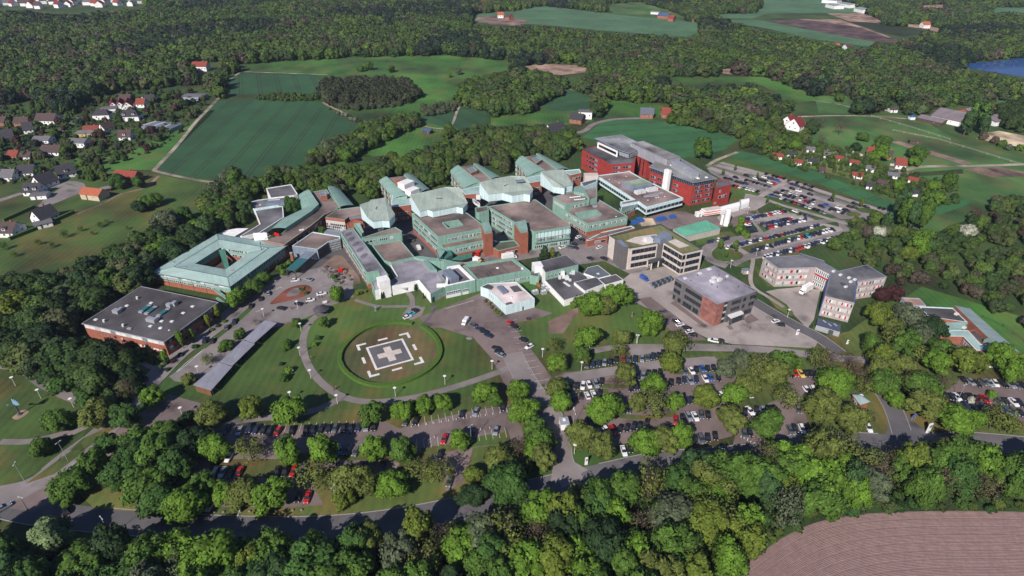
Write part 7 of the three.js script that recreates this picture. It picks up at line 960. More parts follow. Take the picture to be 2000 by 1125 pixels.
plant([[-97.1,-143.3],[-85.5,-142.5],[-72.9,-141.7],[-61.5,-142.2],[-44.8,-143.7],[-36.5,-143.3]], [11.5, 12, 11, 11.5, 10, 8], 'bobbbm', 'on the grass strip inside the long car park', 'trees round the long car park');
plant([[-87,-125.2],[-80.9,-124.8],[-71.4,-123.7],[-60.7,-130.6],[-48.2,-129.8],[-36.7,-128.7],[-50.5,-124.6]], [9, 11, 13, 12, 12.5, 10, 8], 'bobooby', 'between the long car park and the street', 'trees round the long car park');
plant([[-40.1,-163.5],[-36.2,-164.9],[-31,-165.5],[-24.8,-166.6],[-9.9,-171.2],[-6,-169.2]], [7, 6.5, 8, 8, 9.5, 6.5], 'bmbbbm', 'in the bushy hedge below the round lawn', 'hedge trees below the lawn');
plant([[3,-173.3],[4.6,-162.2],[8,-153.5],[10,-148.1],[10.3,-139.8],[7.4,-144.4]], [9, 11.5, 9, 10.5, 9.5, 9], 'bbmmob', 'in the avenue beside the paved access road', 'avenue trees by the access road');
plant([[-35.4,-142.7],[-17.3,-148],[-28.5,-134.4],[-22.1,-133.6],[-12,-134.1],[-3.8,-138.9],[2.3,-143],[4.6,-137.6]], [10, 8, 10.5, 10, 7, 11, 10, 7], 'mbooyono', 'at the near end of the long car park', 'trees at the near end of the car park');
plant([[-.5,-127.5],[-11.7,-125.5]], [15.5, 9], 'dk', 'at the corner of the wood by the access road');
plant([[17.6,-175.2],[17.9,-166.9],[22.6,-148.7]], [7.5, 8.5, 9], 'mbo', 'beside the white kiosk');
plant([[17.4,-189.2],[28.7,-194.2],[44,-198.6],[67.3,-200.9],[62.8,-188.9],[43.4,-181.4],[38.6,-177.8],[16.5,-174.7],[17.9,-166.9]], [9, 6.5, 7.5, 12, 10.5, 11, 8, 9, 9], 'boooyonob', 'along the far rows of the shaded car park', 'trees in the shaded car park');
plant([[33.2,-162.8],[45.6,-167.1],[53.2,-176.1],[50.6,-164.5],[59.1,-166.7],[70.8,-168.9],[82.8,-186],[81.5,-170.1],[75.9,-157.4]], [12.5, 7.5, 10.5, 12.5, 9, 10, 9, 10.5, 11.5], 'bobobygbo', 'in the middle of the shaded car park', 'trees in the shaded car park');
plant([[24,-149.8],[29.9,-144.3],[44.5,-147.1],[51.1,-147.6],[57.4,-150]], [11.5, 11, 10.5, 11, 10], 'oobob', 'on the street verge of the shaded car park', 'trees in the shaded car park');
plant([[95,-184.9],[100.1,-181.6],[108.8,-190],[120.4,-191],[120.8,-176.7],[100.1,-168.2],[110.6,-163.8],[118.8,-158.1],[88,-154.6],[123.5,-188.7],[104.6,-187.9]], [13, 12, 9, 11, 13.5, 11, 14, 11.5, 12, 11, 11], 'oobobooomnm', 'over the car park by the brick hut', 'trees by the brick hut');
plant([[139.5,-177.6],[140.6,-184.4],[140.2,-170.2]], [12, 11, 8], 'mob', 'leaning over the road that passes the brick hut', 'trees by the brick hut');
plant([[132.5,-188.7],[133.1,-182.9],[131.7,-176.3],[88.1,-175.9],[90.5,-191.4]], [11, 9, 9, 10, 10], 'nnoog', 'beside the road that passes the brick hut', 'trees by the brick hut');
plant([[160.2,-223.5],[170.7,-218.1],[178.2,-212.7],[156.7,-205.4],[160,-200.5],[145.7,-192],[165.7,-189.3],[174.9,-200],[176.8,-187.8],[141.7,-181.5]], [13, 13, 13, 12, 14, 11, 13, 10, 15, 8.5], 'ygkomybmyb', 'in the grove before the low green roofed building', 'grove before the low green roofed building');
plant([[148.7,-177.8],[153.6,-176.8],[150.3,-186.4],[193.7,-192.4],[193.7,-185.1],[200.4,-189.6],[162.1,-195.7],[147.5,-202.8],[162.2,-214.6],[169.8,-206.8]], [10, 11, 11, 12, 11.5, 10, 11, 10, 10, 11], 'nmobbbomog', 'at the edge of the grove near the parked cars', 'grove before the low green roofed building');
plant([[151.1,-175.7],[161.6,-177.3],[147.4,-165.1],[154.5,-157.6],[160.9,-158.1],[168.1,-158.1],[172.4,-157.7],[153.6,-170.4]], [13, 10, 13, 11.5, 9, 12.5, 8, 9], 'mnobboob', 'between the street and the car rows near the totem sign', 'trees near the totem sign');
plant([[179.6,-174.8],[170.1,-171.8],[172.7,-172.8]], [4, 3.4, 3], 'bwr', 'planted between the car rows near the totem sign', null, { kind: 'bush', name: 'bush', noun: 'shrub' });
plant([[177.8,-242.6],[186.4,-200.9],[171.5,-224.5]], [9, 4, 4], 'rob', 'by the low green roofed building', null);
plant([[35.4,-229],[47.9,-236.7],[41.9,-229.1],[31.3,-204.5],[58.6,-213.8],[17.3,-201.9],[45.8,-205.9],[66.8,-202.3],[19,-188.9],[28.1,-194.7],[28.1,-234.2]], [13, 14, 10, 12, 12, 7.5, 8, 11, 8, 8, 3.5], 'bbobboooomb', 'on the lawn between the annexes and the car park', 'trees on the sloping lawn');
plant([[16.8,-278.1],[20.7,-280.1],[24.2,-277.2]], [6, 5, 3.5], 'kou', 'beside the dark roofed annex', null, { kind: 'cone', name: 'conifer_tree', noun: 'conifer' });
plant([[-119.7,-253.7],[-121.6,-244.5],[-124.9,-234.3],[-112.6,-261.7],[-123.2,-239.7]], [8, 9.5, 10.5, 4, 7], 'mmbbm', 'along the front of the square green roofed building', 'trees before the square green roofed building');
plant([[-129,-222.8],[-130.6,-216.7],[-132.9,-206.6],[-135.4,-202.3],[-137.3,-192.3]], [3.2, 2.6, 3, 3.4, 3], 'yymmb', 'in the planting strip before the black roofed hall', 'young street trees', { kind: 'tall', w: .62 });
plant([[-114.3,-209],[-116.6,-200.6],[-120.7,-191.8],[-122.9,-180.7],[-111.4,-219.1]], [5.6, 6.4, 6.2, 5.5, 4.4], 'mmoon', 'beside the long flat roofed shelter', 'street trees by the shelter');
plant([[-93.3,-217.9],[-81.1,-217.8],[-80.6,-238.9]], [5, 5.4, 9], 'mmb', 'near the little pointed pavilion');
plant([[-81.7,-208.8],[-81.6,-204.4],[-92.4,-202.7],[-87.3,-182.3],[-86.9,-187.2],[-91.5,-191.7]], [2.6, 2.4, 5, 4, 3.5, 2], 'dbmdbk', 'on the lawn beside the curved footpath', 'shrubs on the lawn', { kind: 'bush', name: 'bush', noun: 'shrub' });
plant([[-145.6,-159.8],[-134,-157],[-130.1,-168],[-156.7,-155.4],[-155.3,-144.2],[-131.7,-135.7],[-134.4,-127.3],[-132.7,-145.3]], [12, 10.5, 9.5, 10, 8, 10.5, 12.5, 9], 'odbmmmmd', 'beside the branching approach road', 'trees by the approach road');
plant([[-141.1,-172.1]], [10], 'n', 'at the roadside below the black roofed hall');
plant([[-121.8,-138.5],[-113.4,-140.2],[-105.4,-133.8],[-110.7,-127.7],[-103.1,-120.6],[-95.4,-119.9],[-124.4,-146.9],[-105.3,-144.5],[-114.6,-147.9],[-94.3,-127.8],[-121.8,-132.9]], [12, 15, 13, 14, 13, 12, 11, 12, 11, 10, 11], 'dmdmdbmkmmd', 'in the big dark clump beside the long car park', 'big dark clump of trees');
plant([[-112.7,-157.2],[-119,-152.5]], [7, 8], 'km', 'by the end of the long shelter');
// the wood along the street
{
const spots = scatter([[-157.7,-110.8],[-138.2,-107.9],[-121.9,-104.8],[-98.7,-104],[-77.5,-104.2],[-56.5,-104.9],[-37.4,-109],[-17.4,-113.3],[-5.6,-114.2],[6.4,-116.9],[20.6,-124.3],[40.4,-130.6],[65.9,-135.6],[83.6,-139.1],[94.6,-141.8],[117.4,-143.7],[142.4,-142.8],[176,-142.6],[169.5,-125.2],[134,-126.1],[110.2,-125.6],[93.2,-122.5],[80.4,-117.4],[68.8,-109.6],[55.8,-99.4],[39.3,-86.9],[-12.4,-85.3],[-63.4,-84.4],[-114.3,-84.2],[-139.7,-87.2]], 7.6, .9), tones = 'bbbmmmmmdduuoooyyknng';
reseed(4200); const list = [], many = {}, seen = {}, NUM = ['', 'one', 'two', 'three', 'four', 'five', 'six', 'seven', 'eight', 'nine', 'ten', 'eleven', 'twelve', 'thirteen', 'fourteen', 'fifteen'];
for (const p of spots) {
let t = tones[Math.floor(rnd() * tones.length)]; const u = p[0];
if (u < -40 && 'on'.includes(t)) t = 'd'; if (u > 40 && t === 'd' && rnd() < .5) t = 'o';
const kind = t === 'n' ? 'twig' : t === 'k' && rnd() < .6 ? 'cone' : 'og'.includes(t) && rnd() < .5 ? 'sparse' : rnd() < .35 ? 'wide' : 'round', d = rr(7.5, 13), h = (t === 'n' ? .9 : 1) * rr(10.5, 15.5), size = h > 14 ? 'tall' : h < 12 ? 'low' : 'middling', zone = u < -60 ? 'at the bus-stop end of the roadside wood' : u < 0 ? 'in the roadside wood opposite the long car park' : u < 60 ? 'in the roadside wood by the access road' : 'in the wood along the ploughed field', label = `${size} ${WORD[TONE[t]]} tree ${zone}`;
many[label] = (many[label] ?? 0) + 1; list.push([p, h, kind, TONE[t], label, d / h, t === 'n' ? 'bare_tree' : 'broadleaf_tree']);
}
for (const [p, h, kind, tone, label, w, name] of list.sort((a, b) => a[0][0] - b[0][0])) { const k = seen[label] = (seen[label] ?? -1) + 1; tree(p, h, kind, tone, many[label] > 1 ? `${label}, ${ORD[k]} of ${NUM[many[label]]}` : label, 'trees of the roadside wood', w, name); }
plant([[30.7,-126.9],[60.7,-134.5],[75.9,-136.7],[118.8,-140.2],[-68.7,-110.2],[-128.3,-109]], [9, 9, 9, 9.5, 8, 12], 'cccccc', 'flowering at the edge of the roadside wood', 'flowering chestnuts', {});
plant([[22.6,-101.5],[-35.3,-134.2]], [7, 4], 'wg', 'at the foot of the roadside wood', null, {});
// undergrowth filling the wood
mass('undergrowth', 'low green undergrowth filling the roadside wood', CROWN.bush, scatter([[-162,-112.4],[-129.8,-108.3],[-100.2,-106.9],[-57.6,-108.9],[-14.7,-116.8],[9.6,-122.3],[40.9,-133.2],[95,-142.7],[187.1,-143.8],[174,-123],[132.7,-123.9],[109.1,-123.3],[92.3,-120.3],[79.7,-115.3],[68.1,-107.5],[55.4,-98],[39,-85.6],[-62.7,-82.6],[-140.2,-84.7]], 3.6).map((p) => [...p, rr(1.8, 3.6), 1.1]), [[.05, .1, .02], [.035, .08, .02], [.06, .09, .025], [.08, .12, .02]], leafMat('undergrowth leaves', [1, 1, 1], .2));
}
const farLeaf = leafMat('woodland leaves', [1, 1, 1], .15);
const PAL = [[.07, .122, .028], [.06, .11, .028], [.05, .096, .028], [.084, .14, .028], [.09, .122, .036], [.085, .1, .045], [.058, .088, .034]], CONIFER = [[.022, .046, .022], [.028, .052, .028], [.036, .046, .032]], FRESH = [[.085, .15, .022], [.07, .13, .024], [.1, .15, .03]], TWIG = [[.085, .066, .045], [.09, .075, .055], [.1, .088, .06]];
const toneAt = (x, z) => { const a = vn(x / 90 + 300, z / 90 + 300, 64), b = vn(x / 35 + 300, z / 35 + 300, 64); const r = rnd(); return a > .72 ? pick(r < .75 ? CONIFER : PAL) : b > .76 ? pick(r < .3 ? TWIG : PAL) : b < .24 ? pick(r < .6 ? FRESH : PAL) : r < .1 ? pick(FRESH) : r < .13 ? pick(TWIG) : pick(PAL); };
{
const town = [[-939,-1150],[-857,-1160],[-806,-1149],[-737,-1152],[-667,-1206],[-701,-1290],[-1034,-1277]], village = [[-607,-515],[-447,-574],[-385,-534],[-399,-597],[-361,-629],[-316,-639],[-286,-603],[-278,-557],[-267,-483],[-269,-446],[-280,-424],[-309.8,-400.1],[-480.7,-388.2]];
const opens = OPEN.concat([town, village, [[-378,-750],[-342,-751],[-325,-713],[-357,-707]], [[238,-547],[260,-547],[253,-525],[229,-522]], [[350,-591],[367,-592],[354,-567],[337,-566]]]);
const zone = [[-1287,-1267],[1384,-1375],[688,-635],[456,-583],[404,-577],[358,-552],[319,-548],[270,-551],[220,-528],[182,-490],[149,-516],[121,-538],[79,-531],[41,-493],[-1,-493],[-43,-503],[-60,-503],[-83,-529],[-121,-555],[-146,-563],[-174,-583],[-277,-600],[-281,-563],[-263,-483],[-271,-448],[-287.4,-410.2],[-470.4,-402.6]];
reseed(88);
const keep = (p) => ![0, .03, .06, .09].some((s) => { const q = [p[0] * (1 + s), p[1] * (1 + s)]; return opens.some((o) => inside(q, o)); });
mass('woodland', 'wide mixed woodland reaching from the village to the far fields', CROWN.far, scatter(zone, 9.2, 1.1, keep).map((p) => { const v = vn(p[0] / 60 + 500, p[1] / 60 + 500, 64); return [...p, rr(8, 13) + 6 * v, rr(.7, 1.2)]; }), toneAt, farLeaf);
}
{
reseed(99); const CLEAR = [[[240,-550],[262,-550],[247,-512],[226,-512]], [[52,-570],[75,-576],[72,-525],[47,-519]], [[28,-524],[44,-525],[42,-493],[27,-493]], [[118,-580],[157,-581],[149,-545],[112,-544]]], clear = (p) => ![0, .025, .05].some((s) => CLEAR.some((o) => inside([p[0] * (1 + s), p[1] * (1 + s)], o)));
const belt = (label, poly, gap, h0, h1, tones = () => pick(rnd() < .3 ? FRESH : PAL), shapes = CROWN.round) => mass('tree_belt', label, shapes, scatter(poly, gap, .9, clear).map((p) => [...p, rr(h0, h1), rr(.8, 1.15)]), tones, farLeaf);
belt('dense mixed tree belt at the far side of the hospital wings', [[-137.2,-375.1],[-132.1,-393.1],[-104.5,-393.5],[-87,-413.2],[-57,-438],[-40,-458],[-17,-474],[16,-488],[40,-471],[48,-453],[45,-436],[31,-422],[22,-441],[-.5,-417.5],[-3.9,-394.9],[-14.8,-409.2],[-36.8,-417],[-42.1,-394.4],[-46.4,-375.4],[-57.5,-378.8],[-68.9,-387.5],[-80.2,-393.8],[-86.1,-369.8],[-84.2,-351.1],[-92,-353.4],[-96.5,-380],[-110.8,-369.4],[-101.1,-348.6],[-114.8,-353.1],[-123.8,-362.6]], 7, 7, 12.5);
belt('tree belt between the wheat field and the hospital wing', [[-188.1,-345.9],[-182,-361.8],[-168.6,-379],[-151.9,-390],[-136.3,-395.9],[-121.7,-379.6],[-132.2,-369.1],[-146.9,-374.1],[-158.8,-360.5],[-160.1,-346.3],[-152.6,-317.8],[-162,-304.7],[-173.2,-311]], 7.5, 8, 13);
belt('dark overgrown wood beside the black roofed hall', [[-264.9,-215.8],[-244.7,-236.2],[-225.7,-243],[-209.8,-252.4],[-199.7,-269.9],[-192.5,-286.4],[-184.5,-298.3],[-177.5,-307.7],[-167.4,-311],[-158.7,-303.5],[-162.8,-286.8],[-172.5,-272.9],[-173,-252.8],[-177.5,-243.5],[-184.2,-229.2],[-188,-216.4],[-175.1,-198.6],[-148.7,-184.3],[-142.1,-179.2],[-153.6,-175.4],[-165.4,-179.1],[-180.3,-184],[-197.1,-191.1],[-236.2,-182.1]], 7, 8, 15, (x, z) => (rnd() < .5 ? pick([[.026, .056, .02], [.036, .074, .02], [.05, .09, .022]]) : pick(PAL)));
belt('square copse standing in the middle of the wheat fields', [[-190,-621],[-189,-642],[-149,-651],[-105,-639],[-90,-596],[-96,-577],[-142,-570],[-170,-566]], 6, 9, 12, (x, z) => pick([[.045, .06, .028], [.055, .07, .03], [.05, .055, .032]]), CROWN.far);
belt('copse running down to the meadow with the field barn', [[-125,-469],[-124,-485],[-104,-513],[-84,-525],[-78,-500],[-94,-478],[-104,-457],[-114,-439],[-124.7,-419.8],[-139.6,-407.4],[-146.6,-419.5],[-138,-443]], 6.5, 8, 12);
belt('broad wood between the small wheat fields', [[-49,-589],[-49,-624],[-23,-663],[15,-682],[47,-653],[46,-606],[26,-583],[20,-549],[-5,-546],[-29,-555]], 7, 9, 14);
belt('trees round the houses beside the lane', [[-54,-479],[-42,-492],[-17,-492],[4,-497],[24,-488],[30,-471],[23,-459],[-17,-469],[-43,-454]], 9, 7, 10);
belt('line of trees beyond the lane behind the red brick wing', [[16,-488],[32,-488],[51,-475],[52,-451],[38,-444],[23,-451]], 8, 8, 12);
belt('trees between the houses and the allotments', [[118,-526],[148,-513],[182,-490],[218,-522],[245,-522],[253,-501],[233,-468],[191,-444],[173,-455],[179,-477],[149,-506]], 9, 6, 11);
belt('scrub and trees on the slope beyond the three-winged block', [[183.4,-302.5],[203.9,-315.4],[213.9,-312.3],[226,-303],[260.9,-322.7],[281.5,-345.8],[310,-360.2],[397.8,-353.4],[280.5,-220.7],[226.3,-220.2],[219.5,-230.1],[212.6,-245],[194.5,-247.1],[187.2,-249.3],[189.9,-266.3],[179.5,-276.6],[164.1,-290.4]].map((p) => p), 8, 4, 9, (x, z) => { const r = rnd(), b = vn(x / 24 + 90, z / 24 + 90, 64); return b > .68 && r < .25 ? pick(TWIG) : b < .3 && r < .7 ? pick(FRESH) : r < .015 ? [.5, .45, .42] : pick(PAL); });
belt('thicket beyond the green strip field', [[192.3,-321.9],[210.4,-325.5],[219.1,-322.2],[200.7,-308.9],[180.5,-302.5]], 7, 5, 9);
belt('bushes along the allotment hedge', [[183,-444],[189,-446],[198,-423],[208.8,-402.7],[226,-388],[239.5,-374.1],[245.8,-360.9],[259.8,-351.6],[287,-364.7],[281,-355],[258,-348.6],[243.6,-356.9],[232.8,-374],[210,-398.9],[191,-422],[181,-437]], 5, 2.5, 5);
belt('garden shrubs and fruit trees among the allotment sheds', [[197,-463],[223,-468],[244,-461],[255,-450],[259,-434],[267.7,-415.3],[275.7,-403.6],[289.3,-390.7],[289.9,-374.8],[264.4,-359.6],[248.4,-365.9],[238,-384.6],[228.6,-393.5],[208.5,-412.5],[194,-431],[191,-444]], 5, 1.8, 4.6, () => pick(rnd() < .5 ? FRESH : PAL));
belt('trees round the farmstead by the riding arena', [[367,-588],[395,-612],[411,-581],[435,-597],[449,-597],[450,-577],[430,-557],[424,-579],[395,-576],[379,-563],[369,-551],[350,-544],[344,-544]], 8, 7, 11);
belt('dark wood edge above the riding arena', [[409,-513],[418,-530],[451,-565],[481,-582],[515,-583],[445,-490],[420,-498]], 7, 10, 14, () => pick([[.05, .085, .02], [.04, .075, .02]]));
belt('garden trees between the village houses', [[-599,-507],[-442,-566],[-397,-593],[-357,-621],[-308,-614],[-281,-585],[-274,-541],[-267,-483],[-267,-441],[-277,-417.5],[-281.9,-400.5],[-303.9,-390.7],[-435.5,-342.8]], 11.5, 3, 7, (x, z) => { const r = rnd(); return r < .12 ? [.07, .035, .03] : r < .3 ? pick(CONIFER) : pick(PAL); });
belt('garden shrubs between the village houses', [[-573,-480],[-430,-549],[-347,-602],[-295,-595],[-276,-541],[-267,-483],[-267,-441],[-277,-417.5],[-303.9,-390.7],[-421.1,-328.3]], 6.5, 1.2, 2.4, undefined, CROWN.bush);
belt('scrub along the hedge between the two wheat fields', [[-245,-593],[-229,-604],[-186,-601],[-180,-587],[-212,-582],[-242,-585]], 4, 2.5, 5);
belt('flowering hedge beside the meadow track', [[-168,-559],[-132,-522],[-120,-507],[-127,-510],[-160,-546]], 3.5, 2, 4, () => pick([[.2, .21, .16], [.07, .09, .04]]));
belt('grey willow scrub on the central meadow', [[-84,-557],[-62,-571],[-46,-575],[-55,-545],[-76,-532]], 5, 3, 6, () => [.09, .11, .06]);
belt('scrub round the meadow copse', [[-168,-580],[-133,-571],[-106,-581],[-100,-567],[-139,-553],[-163,-559]], 4.5, 3, 6, () => pick([[.1, .11, .075], [.07, .09, .045]]));
belt('scrub along the orchard edge', [[-195.6,-298.2],[-190.4,-310.8],[-181.8,-317.4],[-176.2,-298.4],[-184.4,-286.5]], 6, 5, 9);
belt('dense shrubs below the black roofed hall', [[-184.3,-184],[-180.3,-187.1],[-169.4,-185.7],[-171.1,-195.3],[-150.7,-184.3],[-139,-176.9],[-138.4,-168.5],[-149.9,-165.7],[-165.2,-172.4],[-177.4,-179.6]], 4.2, 3, 6, () => pick([[.03, .07, .02], [.045, .1, .02], [.06, .11, .025]]), CROWN.bush);
belt('shrubs before the brick front of the black roofed hall', [[-155,-199.7],[-153.6,-200.5],[-141.2,-196.2],[-138.2,-195.5],[-137,-192.1],[-138.8,-188.6],[-148.1,-193.4]], 2.4, 1.4, 2.4, () => pick([[.04, .1, .02], [.06, .12, .02]]), CROWN.bush);
belt('poplars and scrub round the old orchard wall', [[-297.7,-386.3],[-288,-386.4],[-264.8,-377.3],[-274,-396.5],[-290.1,-408],[-290.5,-386.4]], 6, 3, 6);
}
reseed(4300);
plant([[-253.9,-371.4],[-241.1,-371.5],[-217.6,-343.6],[-221,-340.1],[-221.3,-334.5]], [12, 9, 10, 10, 8], 'ddmmk', 'beside the red roofed farm buildings', 'trees by the red roofed farm');
plant([[-181.1,-372.7],[-184.1,-354.6],[-171.9,-322.6],[-193.2,-310.3],[-174,-305.9],[-188.6,-322.4],[-176.7,-280.1],[-162.8,-315.4],[-181.5,-335.3],[-181.3,-274.2]], [16, 13, 12, 16, 12, 11, 14, 12, 10, 12], 'ggmgbdmmob', 'at the field edge behind the square green roofed building', 'tall trees behind the square green roofed building');
plant([[-187.7,-274.1],[-188.3,-245.5],[-207.5,-260.8],[-213.6,-245.2],[-214.6,-220.8],[-233.9,-245],[-213.7,-232.5],[-205.5,-248.6],[-187.1,-259.2]], [12, 12, 11, 12, 17, 13, 14, 12, 12], 'dmddykmkm', 'in the dark wood by the black roofed hall', 'tall trees of the dark wood');
plant([[-233.4,-313.5],[-245.5,-300.8],[-245,-289],[-254.2,-292.1],[-241.3,-308.7],[-232.5,-318.2],[-217.3,-311.3],[-257.7,-278.8],[-268.5,-286.7],[-232.6,-304.3]], [5, 5.5, 4, 4, 4, 3.6, 3, 4, 5, 3], 'mmommoommo', 'in the old orchard meadow', 'old orchard trees', { kind: 'sparse', name: 'fruit_tree', noun: 'fruit tree' });
plant([[-135.1,-435.2],[-139.1,-415.8],[-118.3,-419.9],[-178.1,-371],[-183.5,-353.1]], [15, 11, 12, 15, 13], 'gommg', 'at the near corner of the wheat field', 'tall trees at the wheat field corner');
plant([[-162.1,-714.6],[-169.2,-705.2],[-134.7,-703.3],[-68.4,-681.1],[-59.7,-694.3],[-104.5,-586.6],[-50.6,-481.9],[83,-564.9],[88.7,-597.2]], [11, 8, 10, 6, 8, 10, 11, 12, 12], 'mmmbgymbb', 'standing out on the meadows beyond the hospital', 'single trees on the meadows');
plant([[138,-433.4],[205.7,-555.2],[176.3,-526.3]], [16, 9, 9], 'mgo', 'beside the pale wheat field', null);
plant([[365.1,-489.7],[378.9,-505.8],[385.2,-510],[384.1,-501.8],[378.8,-489.9]], [10, 10, 11, 10, 9], 'umumu', 'in the poplar group by the riding arena', 'poplars by the riding arena', { kind: 'tall', name: 'poplar_tree', noun: 'poplar', w: .7 });
plant([[223,-325],[221.2,-317.7],[234.3,-322.7],[232.3,-315.4],[223.8,-313],[208.2,-310.5]], [8, 8, 8, 8, 7, 6], 'ummmuu', 'in the row beside the green strip field', 'poplars by the strip field', { kind: 'tall', name: 'poplar_tree', noun: 'poplar', w: .6 });
plant([[202.4,-305.1],[252.7,-306.8],[211.8,-284.1],[204.8,-280],[223.9,-298.8],[171.7,-241]], [8, 9, 14, 11, 11, 9], 'wwbybr', 'standing out on the scrubby slope', 'single trees on the scrubby slope');
plant([[375.1,-480],[377.8,-471],[377.5,-462.2],[385.1,-453.8],[377.3,-455.4]], [7, 7, 7, 6, 6], 'nnmbg', 'along the riding arena fence', 'bushes by the riding arena', { kind: 'bush', name: 'bush', noun: 'bush' });
plant([[275.9,-449.9],[285.2,-462],[258.1,-449.6],[266.3,-429.5],[295.7,-434.3],[284.3,-419.1],[261.1,-429.4],[214.2,-453.6],[237.9,-463.7],[250.6,-374.9],[272.3,-373.5],[287.3,-380.7],[262.3,-351.9]], [11, 10, 9, 12, 12, 9, 8, 9, 10, 8, 9, 10, 9], 'mmkbmbbbnbbmb', 'between the red roofed cottages and the allotments', 'trees round the allotments');
plant([[281.3,-754.6],[308.5,-611.5],[309.9,-591.1],[346.1,-612.3],[341.4,-585.1],[374.4,-592.4],[363.5,-548.7],[255.3,-503.4],[263.7,-488.8],[276,-474.9],[293.2,-429]], [10, 11, 10, 10, 10, 14, 9, 10, 12, 9, 11], 'mnmrcgcnnmm', 'standing out of the wood edge beyond the pasture', 'single trees by the pasture');
plant([[-131.2,-335.3],[-106.2,-307.3]], [11, 5], 'dm', 'between the flat roofs of the curved wing', 'courtyard trees');
// round clipped hedge of the helipad
{
const line = smooth([[-43.3,-219.9],[-46.2,-220.8],[-51.2,-221.1],[-56.7,-219.8],[-62.1,-216.4],[-66,-211.5],[-68.5,-205.7],[-69.6,-199.6],[-68.9,-194.3],[-66.3,-189.1],[-62.4,-184.7],[-57.5,-181.1],[-51.8,-179.2],[-46.8,-179.3],[-41.8,-181],[-36.9,-184.2],[-32.9,-188.4],[-30.2,-193],[-29.1,-198.3],[-29.6,-203.3],[-31.6,-208.9],[-34.5,-213.6],[-37.4,-216.9],[-39.5,-218.1]], .8), o = thing('round_hedge', 'clipped green hedge curving round the helipad with one gap', 'hedge', line[0]);
const P = [], N = [], C = [], c0 = line[0]; reseed(31);
const push = (p, n, c) => { P.push(...p); N.push(...n); C.push(c, c, c); };
const g = new Geo(); line.forEach((p, i) => { if (i < line.length - 1) g.bar([p[0], 0, p[1]], [line[i + 1][0], 0, line[i + 1][1]], 1.5, 1.15); });
for (let i = 0; i < line.length - 1; i++) for (let k = 0; k < 34; k++) {
const t = rnd(), s = rr(-.82, .82), top = rnd() < .55, n = [line[i + 1][1] - line[i][1], -(line[i + 1][0] - line[i][0])], L = Math.hypot(...n), u = top ? s : Math.sign(s) * .8, y = top ? rr(1.12, 1.3) : rr(.05, 1.2);
const x = lerp(line[i][0], line[i + 1][0], t) + n[0] / L * u - c0[0], z = lerp(line[i][1], line[i + 1][1], t) + n[1] / L * u - c0[1], a = rr(0, 6.28), q = rr(.12, .24), c = rr(.7, 1.2);
const nn = top ? [0, 1, 0] : [n[0] / L * Math.sign(u), .3, n[1] / L * Math.sign(u)];
for (const e of [0, -2.1, -4.2]) push([x + q * Math.cos(a + e), y + rr(-.1, .1), z + q * Math.sin(a + e)], nn, c);
}
const geo = new THREE.BufferGeometry(); geo.setAttribute('position', new THREE.Float32BufferAttribute(P, 3)); geo.setAttribute('normal', new THREE.Float32BufferAttribute(N, 3)); geo.setAttribute('color', new THREE.Float32BufferAttribute(C, 3));
part(o, 'foliage', geo, LEAF.bright); part(o, 'hedge_body', g, mat('hedge inside', [.06, .13, .024], { tx: 'fine' }));
}

